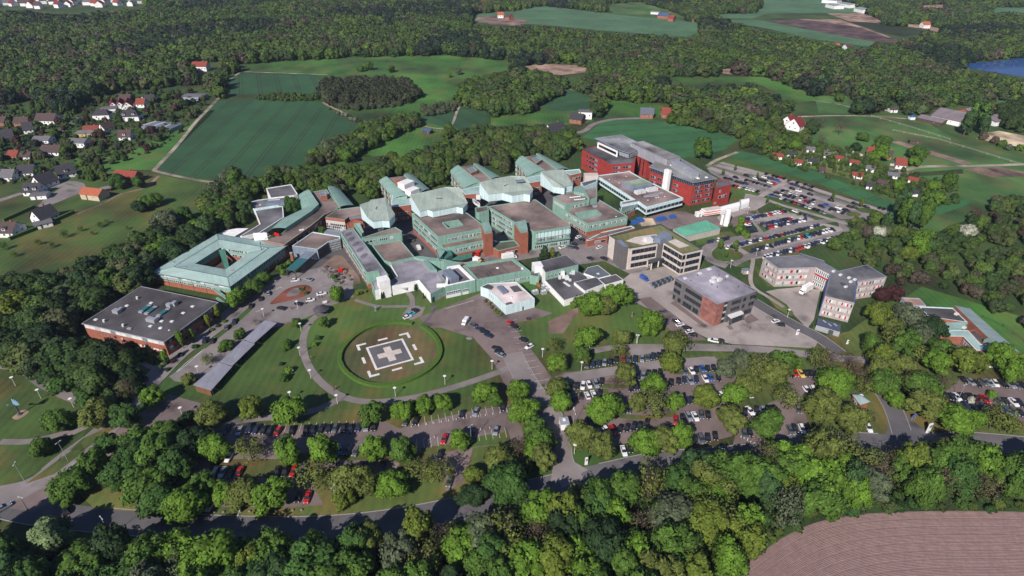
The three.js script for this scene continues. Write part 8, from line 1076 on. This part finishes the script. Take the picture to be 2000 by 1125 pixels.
// ---------------------------------------------------------------- lamps, people and small things
const mesh = (o, n, g, m, x = 0, y = 0, z = 0) => { const f = shade(new THREE.Mesh(g, m)); f.name = n; f.position.set(x, y, z); o.add(f); return f; };
const MAST = new THREE.CylinderGeometry(.055, .09, 1, 8).translate(0, .5, 0), DISC = new THREE.CylinderGeometry(.5, .42, .16, 16), CAP = new THREE.CylinderGeometry(.16, .2, .3, 10);
const MASTM = mat('pale lamp mast', [.5, .51, .5], { roughness: .5 }), LAMPW = mat('white lamp hood', [.78, .78, .76], { roughness: .4 });
let lampProto;
function pathLamp(p, where) {
let o; if (lampProto) { o = lampProto.clone(); } else { o = lampProto = new THREE.Group(); mesh(o, 'mast', MAST, MASTM).scale.set(1.5, 4, 1.5); mesh(o, 'lamp_hood', DISC, LAMPW, 0, 4.15, 0).scale.set(1.25, 1, 1.25); mesh(o, 'lamp_neck', CAP, MASTM, 0, 3.9, 0); }
o.name = numbered('path_lamp'); o.position.set(p[0], 0, p[1]); scene.add(o); tag(o, 'white disc headed path lamp ' + where, 'lamp', 'white path lamps');
}
[[[-188.2,-178.4], 'nearest the shrubs at the footpath bend'], [[-174,-171.5], 'beside the footpath near the sail statue'], [[-159,-166.8], 'at the footpath end under the round tree'], [[-148.9,-175.2], 'on the road edge below the black roofed hall'], [[-117.4,-162.4], 'at the side path by the end of the shelter'], [[-25.4,-180.5], 'below the round hedge where the path widens'], [[-43.2,-173.6], 'at the lawn path straight below the round hedge'], [[-63.8,-169.4], 'where the two lawn paths meet'], [[-7.7,-189.7], 'at the corner of the lawn by the yard'], [[12.5,-197.6], 'across the yard bays'], [[52.6,-207.3], 'on the sloping lawn under the oak row'], [[27.5,-189.2], 'at the first row of the shaded car park'], [[32.2,-203.5], 'on the upper footpath beside the wide bush'], [[52.3,-207.4], 'on the upper footpath near the paved lane'], [[-90.4,-214.5], 'beside the curved footpath by a young tree'], [[-85.9,-197.7], 'half way along the curved footpath'], [[-97,-231.8], 'beside the red mulch island'], [[-110.2,-225.5], 'at the near end of the forecourt'], [[-121.6,-185.4], 'beside the long flat roofed shelter'], [[-77.5,-183.5], 'beside the curved path below a young shrub'], [[-81.3,-170.9], 'behind the tree at the lawn edge'], [[52.4,-278], 'in the delivery yard'], [[111.1,-271.8], 'at the road loop behind the grey block'], [[140.8,-336.7], 'at the white tents'], [[128.3,-284.3], 'at the loop of the middle car park'], [[123.1,-227.1], 'at the forecourt beside two parked cars'], [[19,-153.6], 'below the white kiosk'], [[21.1,-145.7], 'on the verge of the paved access road'], [[-154.4,-157.8], 'in the shade of the parkland tree']].forEach(([p, w]) => pathLamp(p, w));
{
let proto; [[[-13.6,-149.9], 'in the open end of the long car park'], [[-115.5,-113], 'in the shade on the near side of the street'], [[-77.4,-114.8], 'on the street opposite the long car park'], [[-145.7,-141.6], 'on the grass strip of the branching road'], [[-53,-124.4], 'at the little path into the long car park'], [[-143,-119.9], 'at the mouth of the branching road'], [[21.7,-158.2], 'behind the white kiosk'], [[165.1,-172.1], 'between the car rows near the totem sign'], [[67.5,-140.4], 'on the street under the chestnut trees'], [[-153.6,-132.6], 'on the road edge before the meadow']].forEach(([p, w]) => {
let o; if (proto) o = proto.clone(); else { o = proto = new THREE.Group(); mesh(o, 'mast', MAST, K.steel).scale.set(1.1, 8.4, 1.1); const a = mesh(o, 'arm', new THREE.BoxGeometry(1.3, .1, .1), MASTM, 0, 8.35, 0); for (const s of [-1, 1]) mesh(o, 'lamp_head', new THREE.BoxGeometry(.5, .12, .26), MASTM, s * .75, 8.35, 0); }
o.name = numbered('street_lamp'); o.position.set(p[0], 0, p[1]); o.rotation.y = HASH[(Math.round(p[0] * 3)) & 65535] * 3; scene.add(o); tag(o, 'tall two armed street lamp ' + w, 'lamp', 'tall street lamps');
});
}
{ // long roofed walk in three lengths
const secs = [[[[-119.1,-176.2],[-111.1,-173.2],[-108.7,-187],[-114.7,-189.6]], 'long flat roofed shelter, length nearest the branching road'], [[[-114.5,-189.9],[-108.8,-187.5],[-105.1,-201.6],[-110.9,-204.1]], 'long flat roofed shelter, middle length'], [[[-110.7,-204.6],[-105.5,-202.1],[-100.9,-216.5],[-106.9,-218.1]], 'long flat roofed shelter, length nearest the forecourt']];
secs.forEach(([q, l], i) => { const c = ccw(q), o = thing('roofed_shelter', l, 'shelter', centre(q), 0, null), y = 2.9 + i * .12; part(o, 'roof', new Geo().flat(c, y).walls(c, y - .25, y), mat('grey standing seam roof', [.26, .26, .31], { tx: 'seam', roughness: .5 })); part(o, 'soffit', new Geo().flat(inset(c, .1), y - .26), K.darkSteel); for (let k = 0; k < 7; k++) for (const [a, b] of [[q[0], q[3]], [q[1], q[2]]]) { const p = mix2(mix2(a, b, (k + .1) / 6.2), centre(q), .06); part(o, 'post', new Geo().box(p[0], 0, p[1], .14, y - .25, .14), K.darkSteel); } const w = [mix2(q[0], q[1], .5), mix2(q[3], q[2], .5)]; part(o, 'back_wall', new Geo().bar([w[0][0], 0, w[0][1]], [w[1][0], 0, w[1][1]], .12, 2), K.darkSteel); if (!i) part(o, 'end_wall', new Geo().bar([mix2(q[0], q[1], .1)[0], 0, mix2(q[0], q[1], .1)[1]], [mix2(q[0], q[1], .95)[0], 0, mix2(q[0], q[1], .95)[1]], .2, 2.5), mat('orange brown boards', [.16, .075, .035], { tx: 'clad' })); });
}
{ // pavilion with pointed roof
const p = [-85.3,-228.6], o = thing('pointed_pavilion', 'small pavilion with pointed dark roof beside the forecourt', 'pavilion', p); mesh(o, 'roof', new THREE.ConeGeometry(3.6, 2.2, 8).translate(0, 3.5, 0), mat('dark slate roof', [.055, .052, .062], { tx: 'tile' })); for (let i = 0; i < 8; i++) { const a = i * Math.PI / 4 + .39; mesh(o, 'post', new THREE.BoxGeometry(.16, 2.4, .16), K.darkSteel, 3 * Math.cos(a), 1.2, 3 * Math.sin(a)); } mesh(o, 'floor', new THREE.CylinderGeometry(3.3, 3.3, .12, 8), M.path, 0, .08, 0);
[[[-85.8,-236.1], 'white folding sign board beside the pointed pavilion'], [[-84.1,-232.8], 'white bench at the back of the pointed pavilion']].forEach(([q, l], i) => { const b = thing(i ? 'bench' : 'sign_board', l, i ? 'bench' : 'sign', q, .5); mesh(b, i ? 'seat' : 'board', new THREE.BoxGeometry(2, i ? .1 : 1.3, i ? .5 : .1), K.white, 0, i ? .45 : 1.1, 0); for (const s of [-.8, .8]) mesh(b, 'leg', new THREE.BoxGeometry(.1, i ? .45 : 1.2, .1), K.darkSteel, s, i ? .22 : .6, 0); if (i) mesh(b, 'backrest', new THREE.BoxGeometry(2, .4, .08), K.white, 0, .75, -.25); });
}
{ // sail statue
const p = [-176,-163], o = thing('sail_statue', 'blue winged sail statue on a dark pole in a stone bed', 'statue', p); mesh(o, 'pole', MAST, K.darkSteel).scale.set(3.4, 4.6, 3.4); mesh(o, 'foot', new THREE.CylinderGeometry(.7, .9, .4, 10), K.darkSteel, 0, .2, 0); const blue = mat('pale blue sail plate', [.2, .34, .48], { roughness: .4 });
for (let i = 0; i < 6; i++) { const a = 1.5 - i * .26, f = mesh(o, 'sail_plate', new THREE.BoxGeometry(2.5 - i * .18, .42, .08), blue, -.2 + Math.cos(a) * 1.5, 4.6 + Math.sin(a) * 1.5, i * .05); f.rotation.z = a; } mesh(o, 'boom', new THREE.BoxGeometry(3.4, .22, .22), K.darkSteel, -.7, 4.4, 0); mesh(o, 'counterweight', new THREE.SphereGeometry(.55, 12, 8), K.deepGreen, -2.4, 4.5, 0).scale.set(1.4, .7, .7);
}
{ // brick hut with hipped roof, white kiosk, totem signs
const r = [[125.7,-172.7],[129.2,-173.2],[130.7,-168.8],[126,-167]], o = thing('gate_hut', 'brick gate hut with grey green roof among the trees', 'hut', centre(r)); const w = inset(ccw(r), .4); part(o, 'wall', new Geo().walls(w, 0, 2.9), K.brick); const c = centre(r), g = new Geo(), q = ccw(r); for (let i = 0; i < 4; i++) { const a = q[i], b = q[(i + 1) % 4]; g.tri([a[0], 2.9, a[1]], [b[0], 2.9, b[1]], [c[0], 4.1, c[1]]); } part(o, 'roof', g, mat('grey green sheet roof', [])); unit(o, 'skylight', mix2(c, q[2], .4), 3.3, 1.6, .3, 1, .6, K.whitePanel); wins(o, r[0], r[3], .3, .7, 2, 1, 1.3);
const k = thing('kiosk', 'white windowless kiosk with roof hatch beside the access road', 'kiosk', [18.5,-158.4], .12); mesh(k, 'body', new THREE.BoxGeometry(3, 2.7, 3.6), K.white, 0, 1.35, 0); mesh(k, 'roof', new THREE.BoxGeometry(3.2, .16, 3.8), K.steel, 0, 2.78, 0); mesh(k, 'roof_hatch', new THREE.BoxGeometry(.9, .4, .9), K.white, 0, 3.05, -.3); mesh(k, 'door', new THREE.BoxGeometry(.9, 2, .08), K.steel, .5, 1.05, 1.82);
[[[145.2,-156.3], 1.5, 4.2, 'white totem sign on the verge by the road mouth', 'totem_sign'], [[24.6,-141.1], .9, 3, 'white totem sign at the access road corner', 'totem_sign'], [[122.3,-214], 1.2, 2.6, 'white sign pillar at the forecourt kerb', 'totem_sign'], [[140.9,-207.7], .8, 1.8, 'small white cabinet on the lawn by the lane', 'cabinet'], [[-61.6,-230.6], .7, 3, 'blue grey slab pillar on the lawn edge', 'pillar']].forEach(([p, w2, h, l, n]) => { const t = thing(n, l, n === 'totem_sign' ? 'sign' : n, p, .35); mesh(t, 'slab', new THREE.BoxGeometry(w2, h, .4), n === 'pillar' ? K.bluish : K.white, 0, h / 2 + .1, 0); mesh(t, 'base', new THREE.BoxGeometry(w2 + .2, .14, .6), K.steel, 0, .07, 0); mesh(t, 'face_panel', new THREE.BoxGeometry(w2 * .8, h * .3, .44), n === 'pillar' ? K.steel : K.bluish, 0, h * .75, 0); });
const sg = thing('blue_sign', 'blue direction sign on two posts by the car park mouth', 'sign', [87,-152.1], .3); mesh(sg, 'board', new THREE.BoxGeometry(1.8, 1.1, .1), mat('blue sign face', [.05, .12, .45], {}), 0, 2, 0); for (const s of [-.7, .7]) mesh(sg, 'post', new THREE.BoxGeometry(.1, 1.6, .1), K.steel, s, .8, 0); const s2 = sg.clone(); s2.name = numbered('blue_sign'); s2.position.set([143.6,-162.6][0], 0, [143.6,-162.6][1]); s2.userData = { label: 'blue direction sign beside the white box on the far verge', category: 'sign' }; scene.add(s2);
const yb = thing('skip_bin', 'yellow lidded skip beside the low green roofed building', 'bin', [191.7,-196.5], .3); mesh(yb, 'body', new THREE.BoxGeometry(3, 1.4, 2), K.yellow, 0, .75, 0); mesh(yb, 'lid', new THREE.BoxGeometry(3.1, .14, 2.1), K.yellow, 0, 1.5, 0); mesh(yb, 'skid', new THREE.BoxGeometry(2.6, .12, 1.6), K.darkSteel, 0, .06, 0); const gr = thing('low_wall', 'pale low wall below the yellow skip', 'wall', [190,-192.6], .05); mesh(gr, 'wall', new THREE.BoxGeometry(5.5, .9, .4), K.white, 0, .45, 0); mesh(gr, 'coping', new THREE.BoxGeometry(5.6, .1, .5), K.steel, 0, .95, 0);
const cm = thing('crane_lorry', 'red loading crane folded under the canopy', 'machine', [-19.3,-281.5], .6); mesh(cm, 'body', new THREE.BoxGeometry(3.6, 1.6, 2), K.red2, 0, 1.2, 0); mesh(cm, 'track', new THREE.BoxGeometry(3.2, .6, 2.3), K.darkSteel, 0, .3, 0); mesh(cm, 'boom', new THREE.BoxGeometry(4.5, .5, .5), K.red2, 1.2, 2.6, 0).rotation.z = .5; mesh(cm, 'cab', new THREE.BoxGeometry(1.2, 1.3, 1.4), CARGLASS, -.8, 2.4, 0);
const ex = thing('mini_excavator', 'small red excavator in the brown building pit', 'excavator', [-85.8,-265.2], .5); mesh(ex, 'body', new THREE.BoxGeometry(2, 1.2, 1.5), K.red2, 0, 1.1, 0); mesh(ex, 'track', new THREE.BoxGeometry(2.3, .5, 1.7), RUB, 0, .28, 0); mesh(ex, 'arm', new THREE.BoxGeometry(2.4, .3, .3), K.red2, 1.6, 1.9, 0).rotation.z = .6; mesh(ex, 'bucket', new THREE.BoxGeometry(.6, .6, .7), K.darkSteel, 2.7, .9, 0);
reseed(71); for (let i = 0; i < 26; i++) { const p = mix2(mix2([-95.8,-267.4], [-82.5,-251.5], rnd()), mix2([-91.7,-278.8], [-75.4,-257.7], rnd()), rnd()), d = new THREE.DodecahedronGeometry(rr(.5, 1.5), 1), a = d.attributes.position; for (let k = 0; k < a.count; k++) a.setY(k, a.getY(k) * .6); const t = thing('soil_heap', 'heap of dug soil in the building pit', 'heap', p, rr(0, 6), 'soil heaps in the building pit'); mesh(t, 'heap', d, pick([M.soil, M.paleSoil, M.darkSoil]), 0, .2, 0); }
const sh = thing('garden_shed', 'little grey roofed shed on the grass beside the footpath cross', 'shed', [116.7,-266.3], .2); mesh(sh, 'wall', new THREE.BoxGeometry(3, 2.1, 2.2), K.rosy, 0, 1.05, 0); mesh(sh, 'roof', new THREE.BoxGeometry(3.4, .2, 2.6), K.bluish, 0, 2.2, 0); mesh(sh, 'door', new THREE.BoxGeometry(.8, 1.7, .08), K.white, .6, .9, 1.12);
}
{ // bicycle racks by the plaza, bollards, short marker posts
const q = [[66.3,-254.5],[78,-261.6],[79.3,-258.5],[67.7,-250]], o = thing('bicycle_stand', 'two tier bicycle stand with open steel frame beside the plaza', 'bicycle stand', centre(q)); for (let r = 0; r < 4; r++) { const a = mix2(q[0], q[3], (r + .3) / 4), b = mix2(q[1], q[2], (r + .3) / 4); part(o, 'rail', new Geo().bar([a[0], .9 + (r % 2) * .7, a[1]], [b[0], .9 + (r % 2) * .7, b[1]], .12, .12), K.darkSteel); for (let k = 0; k < 14; k++) { const p = mix2(a, b, (k + .5) / 14); part(o, 'hoop', new Geo().box(p[0], 0, p[1], .08, 1 + (r % 2) * .7, 1.2, .5), k % 3 ? K.darkSteel : K.bluish); } }
const posts = (a, b, n, l, g) => { let pr; rowOf(a, b, n).forEach((p) => { let t; if (pr) t = pr.clone(); else { t = pr = new THREE.Group(); mesh(t, 'post', new THREE.CylinderGeometry(.09, .1, .8, 7), K.white, 0, .4, 0); mesh(t, 'cap', new THREE.SphereGeometry(.1, 8, 6), K.steel, 0, .82, 0); } t.name = numbered('marker_post'); t.position.set(p[0], .05, p[1]); scene.add(t); tag(t, l, 'post', g); }); };
posts([-35.1,-157.8], [-1.5,-165.5], 14, 'white marker post in the line at the upper bays', 'marker posts at the upper bays'); posts([-29.6,-151.9], [-7.5,-157.2], 8, 'white marker post in the line at the lower bays', 'marker posts at the lower bays'); posts([79.3,-153.6], [82.8,-150.7], 5, 'white marker post at the car park mouth', 'marker posts at the car park mouth'); posts([22.6,-167], [23.1,-164.3], 2, 'white marker post in the bay behind the kiosk', 'marker posts behind the kiosk');
let st; rowOf([-94.2,-121.3], [-63.2,-122.5], 13).forEach((p, i) => { let t; if (st) t = st.clone(); else { t = st = new THREE.Group(); const d = new THREE.DodecahedronGeometry(.5, 1).scale(1, .6, .8); mesh(t, 'boulder', d, mat('pale boulder', [.2, .18, .16], { tx: 'fine' }), 0, .2, 0); } t.name = numbered('verge_boulder'); t.position.set(p[0], 0, p[1]); t.rotation.y = i; scene.add(t); tag(t, 'boulder on the verge between the street and the long car park', 'boulder', 'boulders on the street verge'); });
const fence = (label, line, n, m, h = 1.4) => { const o2 = thing('fence', label, 'fence', line[0]); const g = new Geo(); for (let i = 0; i < line.length - 1; i++) { const k = Math.max(1, Math.round(dist2(line[i], line[i + 1]) / n)); for (let j = 0; j <= k; j++) { const p = mix2(line[i], line[i + 1], j / k); part(o2, 'post', new Geo().box(p[0], 0, p[1], .14, h, .14), m); } for (const y of [h * .45, h * .9]) g.bar([line[i][0], y, line[i][1]], [line[i + 1][0], y, line[i + 1][1]], .06, .08); } part(o2, 'rails', g, m); };
fence('pale paddock fence along the lower pasture track', [[314,-501],[338,-478],[351,-452],[365,-421]], 9, K.cream); fence('pale paddock fence across the upper pasture', [[317,-543],[333,-511],[347,-478]], 9, K.cream); fence('wire site fence before the building pit', [[-96.2,-264.5],[-90,-258.9],[-85.6,-254.2],[-82.4,-254.2]], 3, K.steel, 2); fence('dark garden fence in the scrubby orchard', [[210.8,-227.9],[215.1,-220.9],[216.1,-208.9]], 6, K.wood ?? K.darkSteel);
const gh = thing('clipped_hedge', 'long dark clipped hedge along the orchard boundary', 'hedge', [-265,-315.1]); part(gh, 'foliage', new Geo().bar([[-273.6,-297.7][0], 0, [-273.6,-297.7][1]], [[-266.4,-313.1][0], 0, [-266.4,-313.1][1]], 1.4, 1.9).bar([[-266.4,-313.1][0], 0, [-266.4,-313.1][1]], [[-260,-332.9][0], 0, [-260,-332.9][1]], 1.4, 1.9), mat('hedge leaves', []));
const gh2 = thing('clipped_hedge', 'dark clipped hedge behind the cream gable house', 'hedge', [-289.4,-331.4]); part(gh2, 'foliage', new Geo().bar([[-293.3,-320.8][0], 0, [-293.3,-320.8][1]], [[-288.4,-340.3][0], 0, [-288.4,-340.3][1]], 1.4, 1.8), mat('hedge leaves', []));
const yw = thing('lane_wall', 'low wall with cream pillars along the allotment lane', 'wall', [258,-441]); [[[255,-446], [261,-435]], [[270,-420], [277.9,-417.5]]].forEach(([a, b]) => { for (let i = 0; i < 8; i++) { const p = mix2(a, b, i / 7); part(yw, 'pillar', new Geo().box(p[0], 0, p[1], 1.4, 1.5, .6), K.cream); } });
const tyre = thing('tyre_ring', 'dark round ring planter on the lawn by the yard', 'planter', [7.5,-224.8]); mesh(tyre, 'ring', new THREE.TorusGeometry(.9, .22, 8, 20).rotateX(Math.PI / 2), RUB, 0, .25, 0); mesh(tyre, 'soil', new THREE.CylinderGeometry(.8, .8, .15, 14), M.darkSoil, 0, .12, 0);
const rock = thing('lawn_boulder', 'flat grey boulder set on the lawn by the yard', 'boulder', [-17.8,-210.1]); mesh(rock, 'stone', new THREE.DodecahedronGeometry(1.1, 1).scale(1.4, .4, 1), mat('pale boulder', []), 0, .2, 0); const fig = thing('wooden_sculpture', 'small wooden sculpture on the slope below the grey block', 'sculpture', [53.8,-227.3]); mesh(fig, 'trunk', new THREE.CylinderGeometry(.3, .5, 1.9, 8), mat('weathered wood', [.2, .13, .08], { tx: 'fine' }), 0, .95, 0); mesh(fig, 'head', new THREE.SphereGeometry(.34, 10, 8), mat('weathered wood', []), 0, 2, 0);
}
// pedestrians: one continuous body each, meshed from a field of tapered limbs

{
const pose = (stride) => [[[0, .98, 0], .125, [0, 1.2, 0], .13], [[0, 1.2, 0], .13, [0, 1.4, 0], .15], [[-.14, 1.42, 0], .07, [.14, 1.42, 0], .07], [[0, 1.42, 0], .058, [0, 1.55, .01], .055], [[0, 1.62, .015], .098, [0, 1.68, .01], .1], ...[-1, 1].flatMap((s) => [[[s * .09, .94, 0], .09, [s * .1, .5, s * stride * .55 + .04], .062], [[s * .1, .5, s * stride * .55 + .04], .06, [s * .1, .09, s * stride - .02], .042], [[s * .1, .06, s * stride - .04], .042, [s * .11, .05, s * stride + .15], .036], [[s * .2, 1.4, 0], .055, [s * .25, 1.12, -s * stride * .35], .042], [[s * .25, 1.12, -s * stride * .35], .042, [s * .25, .87, -s * stride * .55 + .07], .032], [[s * .25, .87, -s * stride * .55 + .07], .036, [s * .25, .79, -s * stride * .55 + .1], .026]])];
const build = (stride, top, legs) => {
const n = 96, mc = new MarchingCubes(n, new THREE.MeshStandardMaterial(), false, false, 60000), bones = pose(stride), S = .96; mc.isolation = 0; // the grid spans 2 * S metres
for (let k = 0; k < n; k++) for (let j = 0; j < n; j++) for (let i = 0; i < n; i++) {
const x = ((i - n / 2) / (n / 2)) * S, y = ((j - n / 2) / (n / 2)) * S + .9, z = ((k - n / 2) / (n / 2)) * S; let f = 0, best = 9;
for (const [a, ra, b, rb] of bones) { const dx = b[0] - a[0], dy = b[1] - a[1], dz = b[2] - a[2], L = dx * dx + dy * dy + dz * dz, t = Math.max(0, Math.min(1, ((x - a[0]) * dx + (y - a[1]) * dy + (z - a[2]) * dz) / L)), d = Math.hypot(x - a[0] - dx * t, y - a[1] - dy * t, z - a[2] - dz * t) - lerp(ra, rb, t); f += Math.exp(-d * 60); best = Math.min(best, d); if (best < -.04) break; }
mc.field[k * n * n + j * n + i] = best < -.04 ? .04 : best > .2 ? -best : Math.log(f) / 60;
}
mc.update(); const c = mc.count, p = mc.positionArray.slice(0, c * 3), nn = mc.normalArray.slice(0, c * 3), col = new Float32Array(c * 3), skin = [.5, .3, .21];
for (let i = 0; i < c; i++) { const x = p[i * 3] * S, y = p[i * 3 + 1] * S + .9, z = p[i * 3 + 2] * S; p.set([x, y, z], i * 3); const q = y < .09 ? [.03, .03, .03] : y > 1.47 || (Math.abs(x) > .19 && y < .9) ? skin : y < 1.0 && Math.abs(x) < .2 ? legs : top; col.set(q, i * 3); }
const g = new THREE.BufferGeometry(); g.setAttribute('position', new THREE.BufferAttribute(p, 3)); g.setAttribute('normal', new THREE.BufferAttribute(nn, 3)); g.setAttribute('color', new THREE.BufferAttribute(col, 3)); return g;
};
const cloth = new THREE.MeshStandardMaterial({ roughness: .9, vertexColors: true }); cloth.name = 'clothed body'; const hairM = mat('brown hair', [.05, .03, .02], {});
const A = build(.22, [.02, .02, .03], [.03, .035, .06]), W = build(.12, [.6, .6, .6], [.05, .06, .1]), R = build(.2, [.3, .05, .05], [.05, .05, .06]);
[[[-100,-231.9], A, 1.2, 'person in dark clothes walking beside the parked black car'], [[-99.4,-231.2], R, 1.2, 'person in a dark red top walking next to another'], [[-89.8,-240.9], A, .4, 'person in dark clothes crossing the forecourt by the big tree'], [[-88.4,-241.2], A, .5, 'second person in dark clothes behind the first on the forecourt'], [[-114.6,-254.5], W, 2.2, 'person in a white top on the shaded entrance drive'], [[-66.9,-176.5], A, 2.4, 'person in dark clothes where the lawn paths meet'], [[-66.3,-177.4], R, 2.4, 'person in a dark red top where the lawn paths meet'], [[-80.6,-195.4], R, 3, 'person in a dark red top on the curved footpath'], [[-85.4,-187.1], W, 1, 'person in a white top sitting out on the lawn by the shrubs'], [[-186.8,-183], A, 1, 'person in dark clothes at the footpath fork'], [[103.2,-217.5], A, 2, 'person in dark clothes crossing the pale forecourt'], [[75.9,-205.2], A, 1.6, 'person in dark clothes on the upper footpath by the lane']].forEach(([p, g, t, l]) => { const o = thing('person', l, 'person', p, t, null, .07); mesh(o, 'body', g, cloth); mesh(o, 'hair', new THREE.SphereGeometry(.112, 12, 8, 0, Math.PI * 2, 0, Math.PI * .55).rotateX(-.35), hairM, 0, 1.67, -.005); });
}
// crop dust, kerbside heather and small shrubs round the forecourt
reseed(4700);
plant([[-99.5,-247.7],[-96.8,-244.5],[-101,-248.3],[-99.4,-249.7]], [1.6, 2.2, 1.4, 1.2], 'ddmm', 'on the red mulch island', 'shrubs on the mulch island', { kind: 'bush', name: 'bush', noun: 'shrub' });
plant([[-72.6,-243.8],[-71.2,-245.1],[-69.4,-246.4],[-87.7,-259],[-85.6,-256.2],[-83,-254.2],[-116.3,-266.6],[-115.2,-268.8],[-113.8,-272.5]], [2.4, 2, 2, 3, 2.6, 1.8, 4, 3.4, 3.2], 'ydydmymbb', 'along the edge of the building pit', 'shrubs by the building pit', { kind: 'bush', name: 'bush', noun: 'shrub' });
plant([[-60.5,-240.4],[-59.6,-240.8],[-56.8,-243],[-45.9,-247.8],[-45.2,-248.2],[-41,-241]], [1.1, 1.1, 1, 1.1, 1.1, 1], 'kkkkkk', 'against the white wall of the service block', 'slim evergreens', { kind: 'cone', name: 'conifer_tree', noun: 'evergreen', w: .4 });
plant([[-12.3,-238.5],[-10.5,-236],[-9.3,-233.4],[-7.8,-230.9],[-6.4,-229.3],[-5,-227.7],[-9.9,-236.8]], [2, 1.8, 2, 2, 2.2, 2, 1.6], 'nonomon', 'beside the pale mint annex', 'dry shrubs by the annex', { kind: 'bush', name: 'bush', noun: 'shrub' });
plant([[-135,-188.2],[-135.3,-193.3],[-134.2,-197.6],[-130.9,-203.1],[-129,-214.7],[-127.5,-218],[-126,-221.3]], [2.4, 2.6, 2.6, 3, 2.4, 2.4, 2.4], 'krkkmkm', 'in the dark bed along the approach road', 'low shrubs along the road', { kind: 'bush', name: 'bush', noun: 'shrub', w: 1.8 });
plant([[133.1,-324.9],[130.4,-318.1],[129.8,-308.9],[128.1,-312.8],[130.3,-305.2],[124.9,-319.4],[163.3,-345.5],[162,-347],[144.5,-337.8],[170.5,-335.2]], [5, 4, 4, 5, 4, 3, 2.5, 2.5, 2.4, 2], 'bbbbbmmmmm', 'on the bank beside the middle car park', 'shrubs on the car park bank', { kind: 'bush', name: 'bush', noun: 'shrub' });
plant([[111.2,-291.4],[118.4,-288.6],[111.8,-282.3],[157.2,-351.4],[154.8,-407.5],[165.3,-393.2],[201.1,-358.3],[213.6,-347.5],[144,-399.5]], [3, 3, 2, 2, 2, 2, 2.4, 3, 2], 'mmmmmmmym', 'newly planted in the hospital car parks', 'young car park trees', { kind: 'tall', name: 'young_tree', noun: 'sapling', w: .7 });

renderer.render(scene, camera);
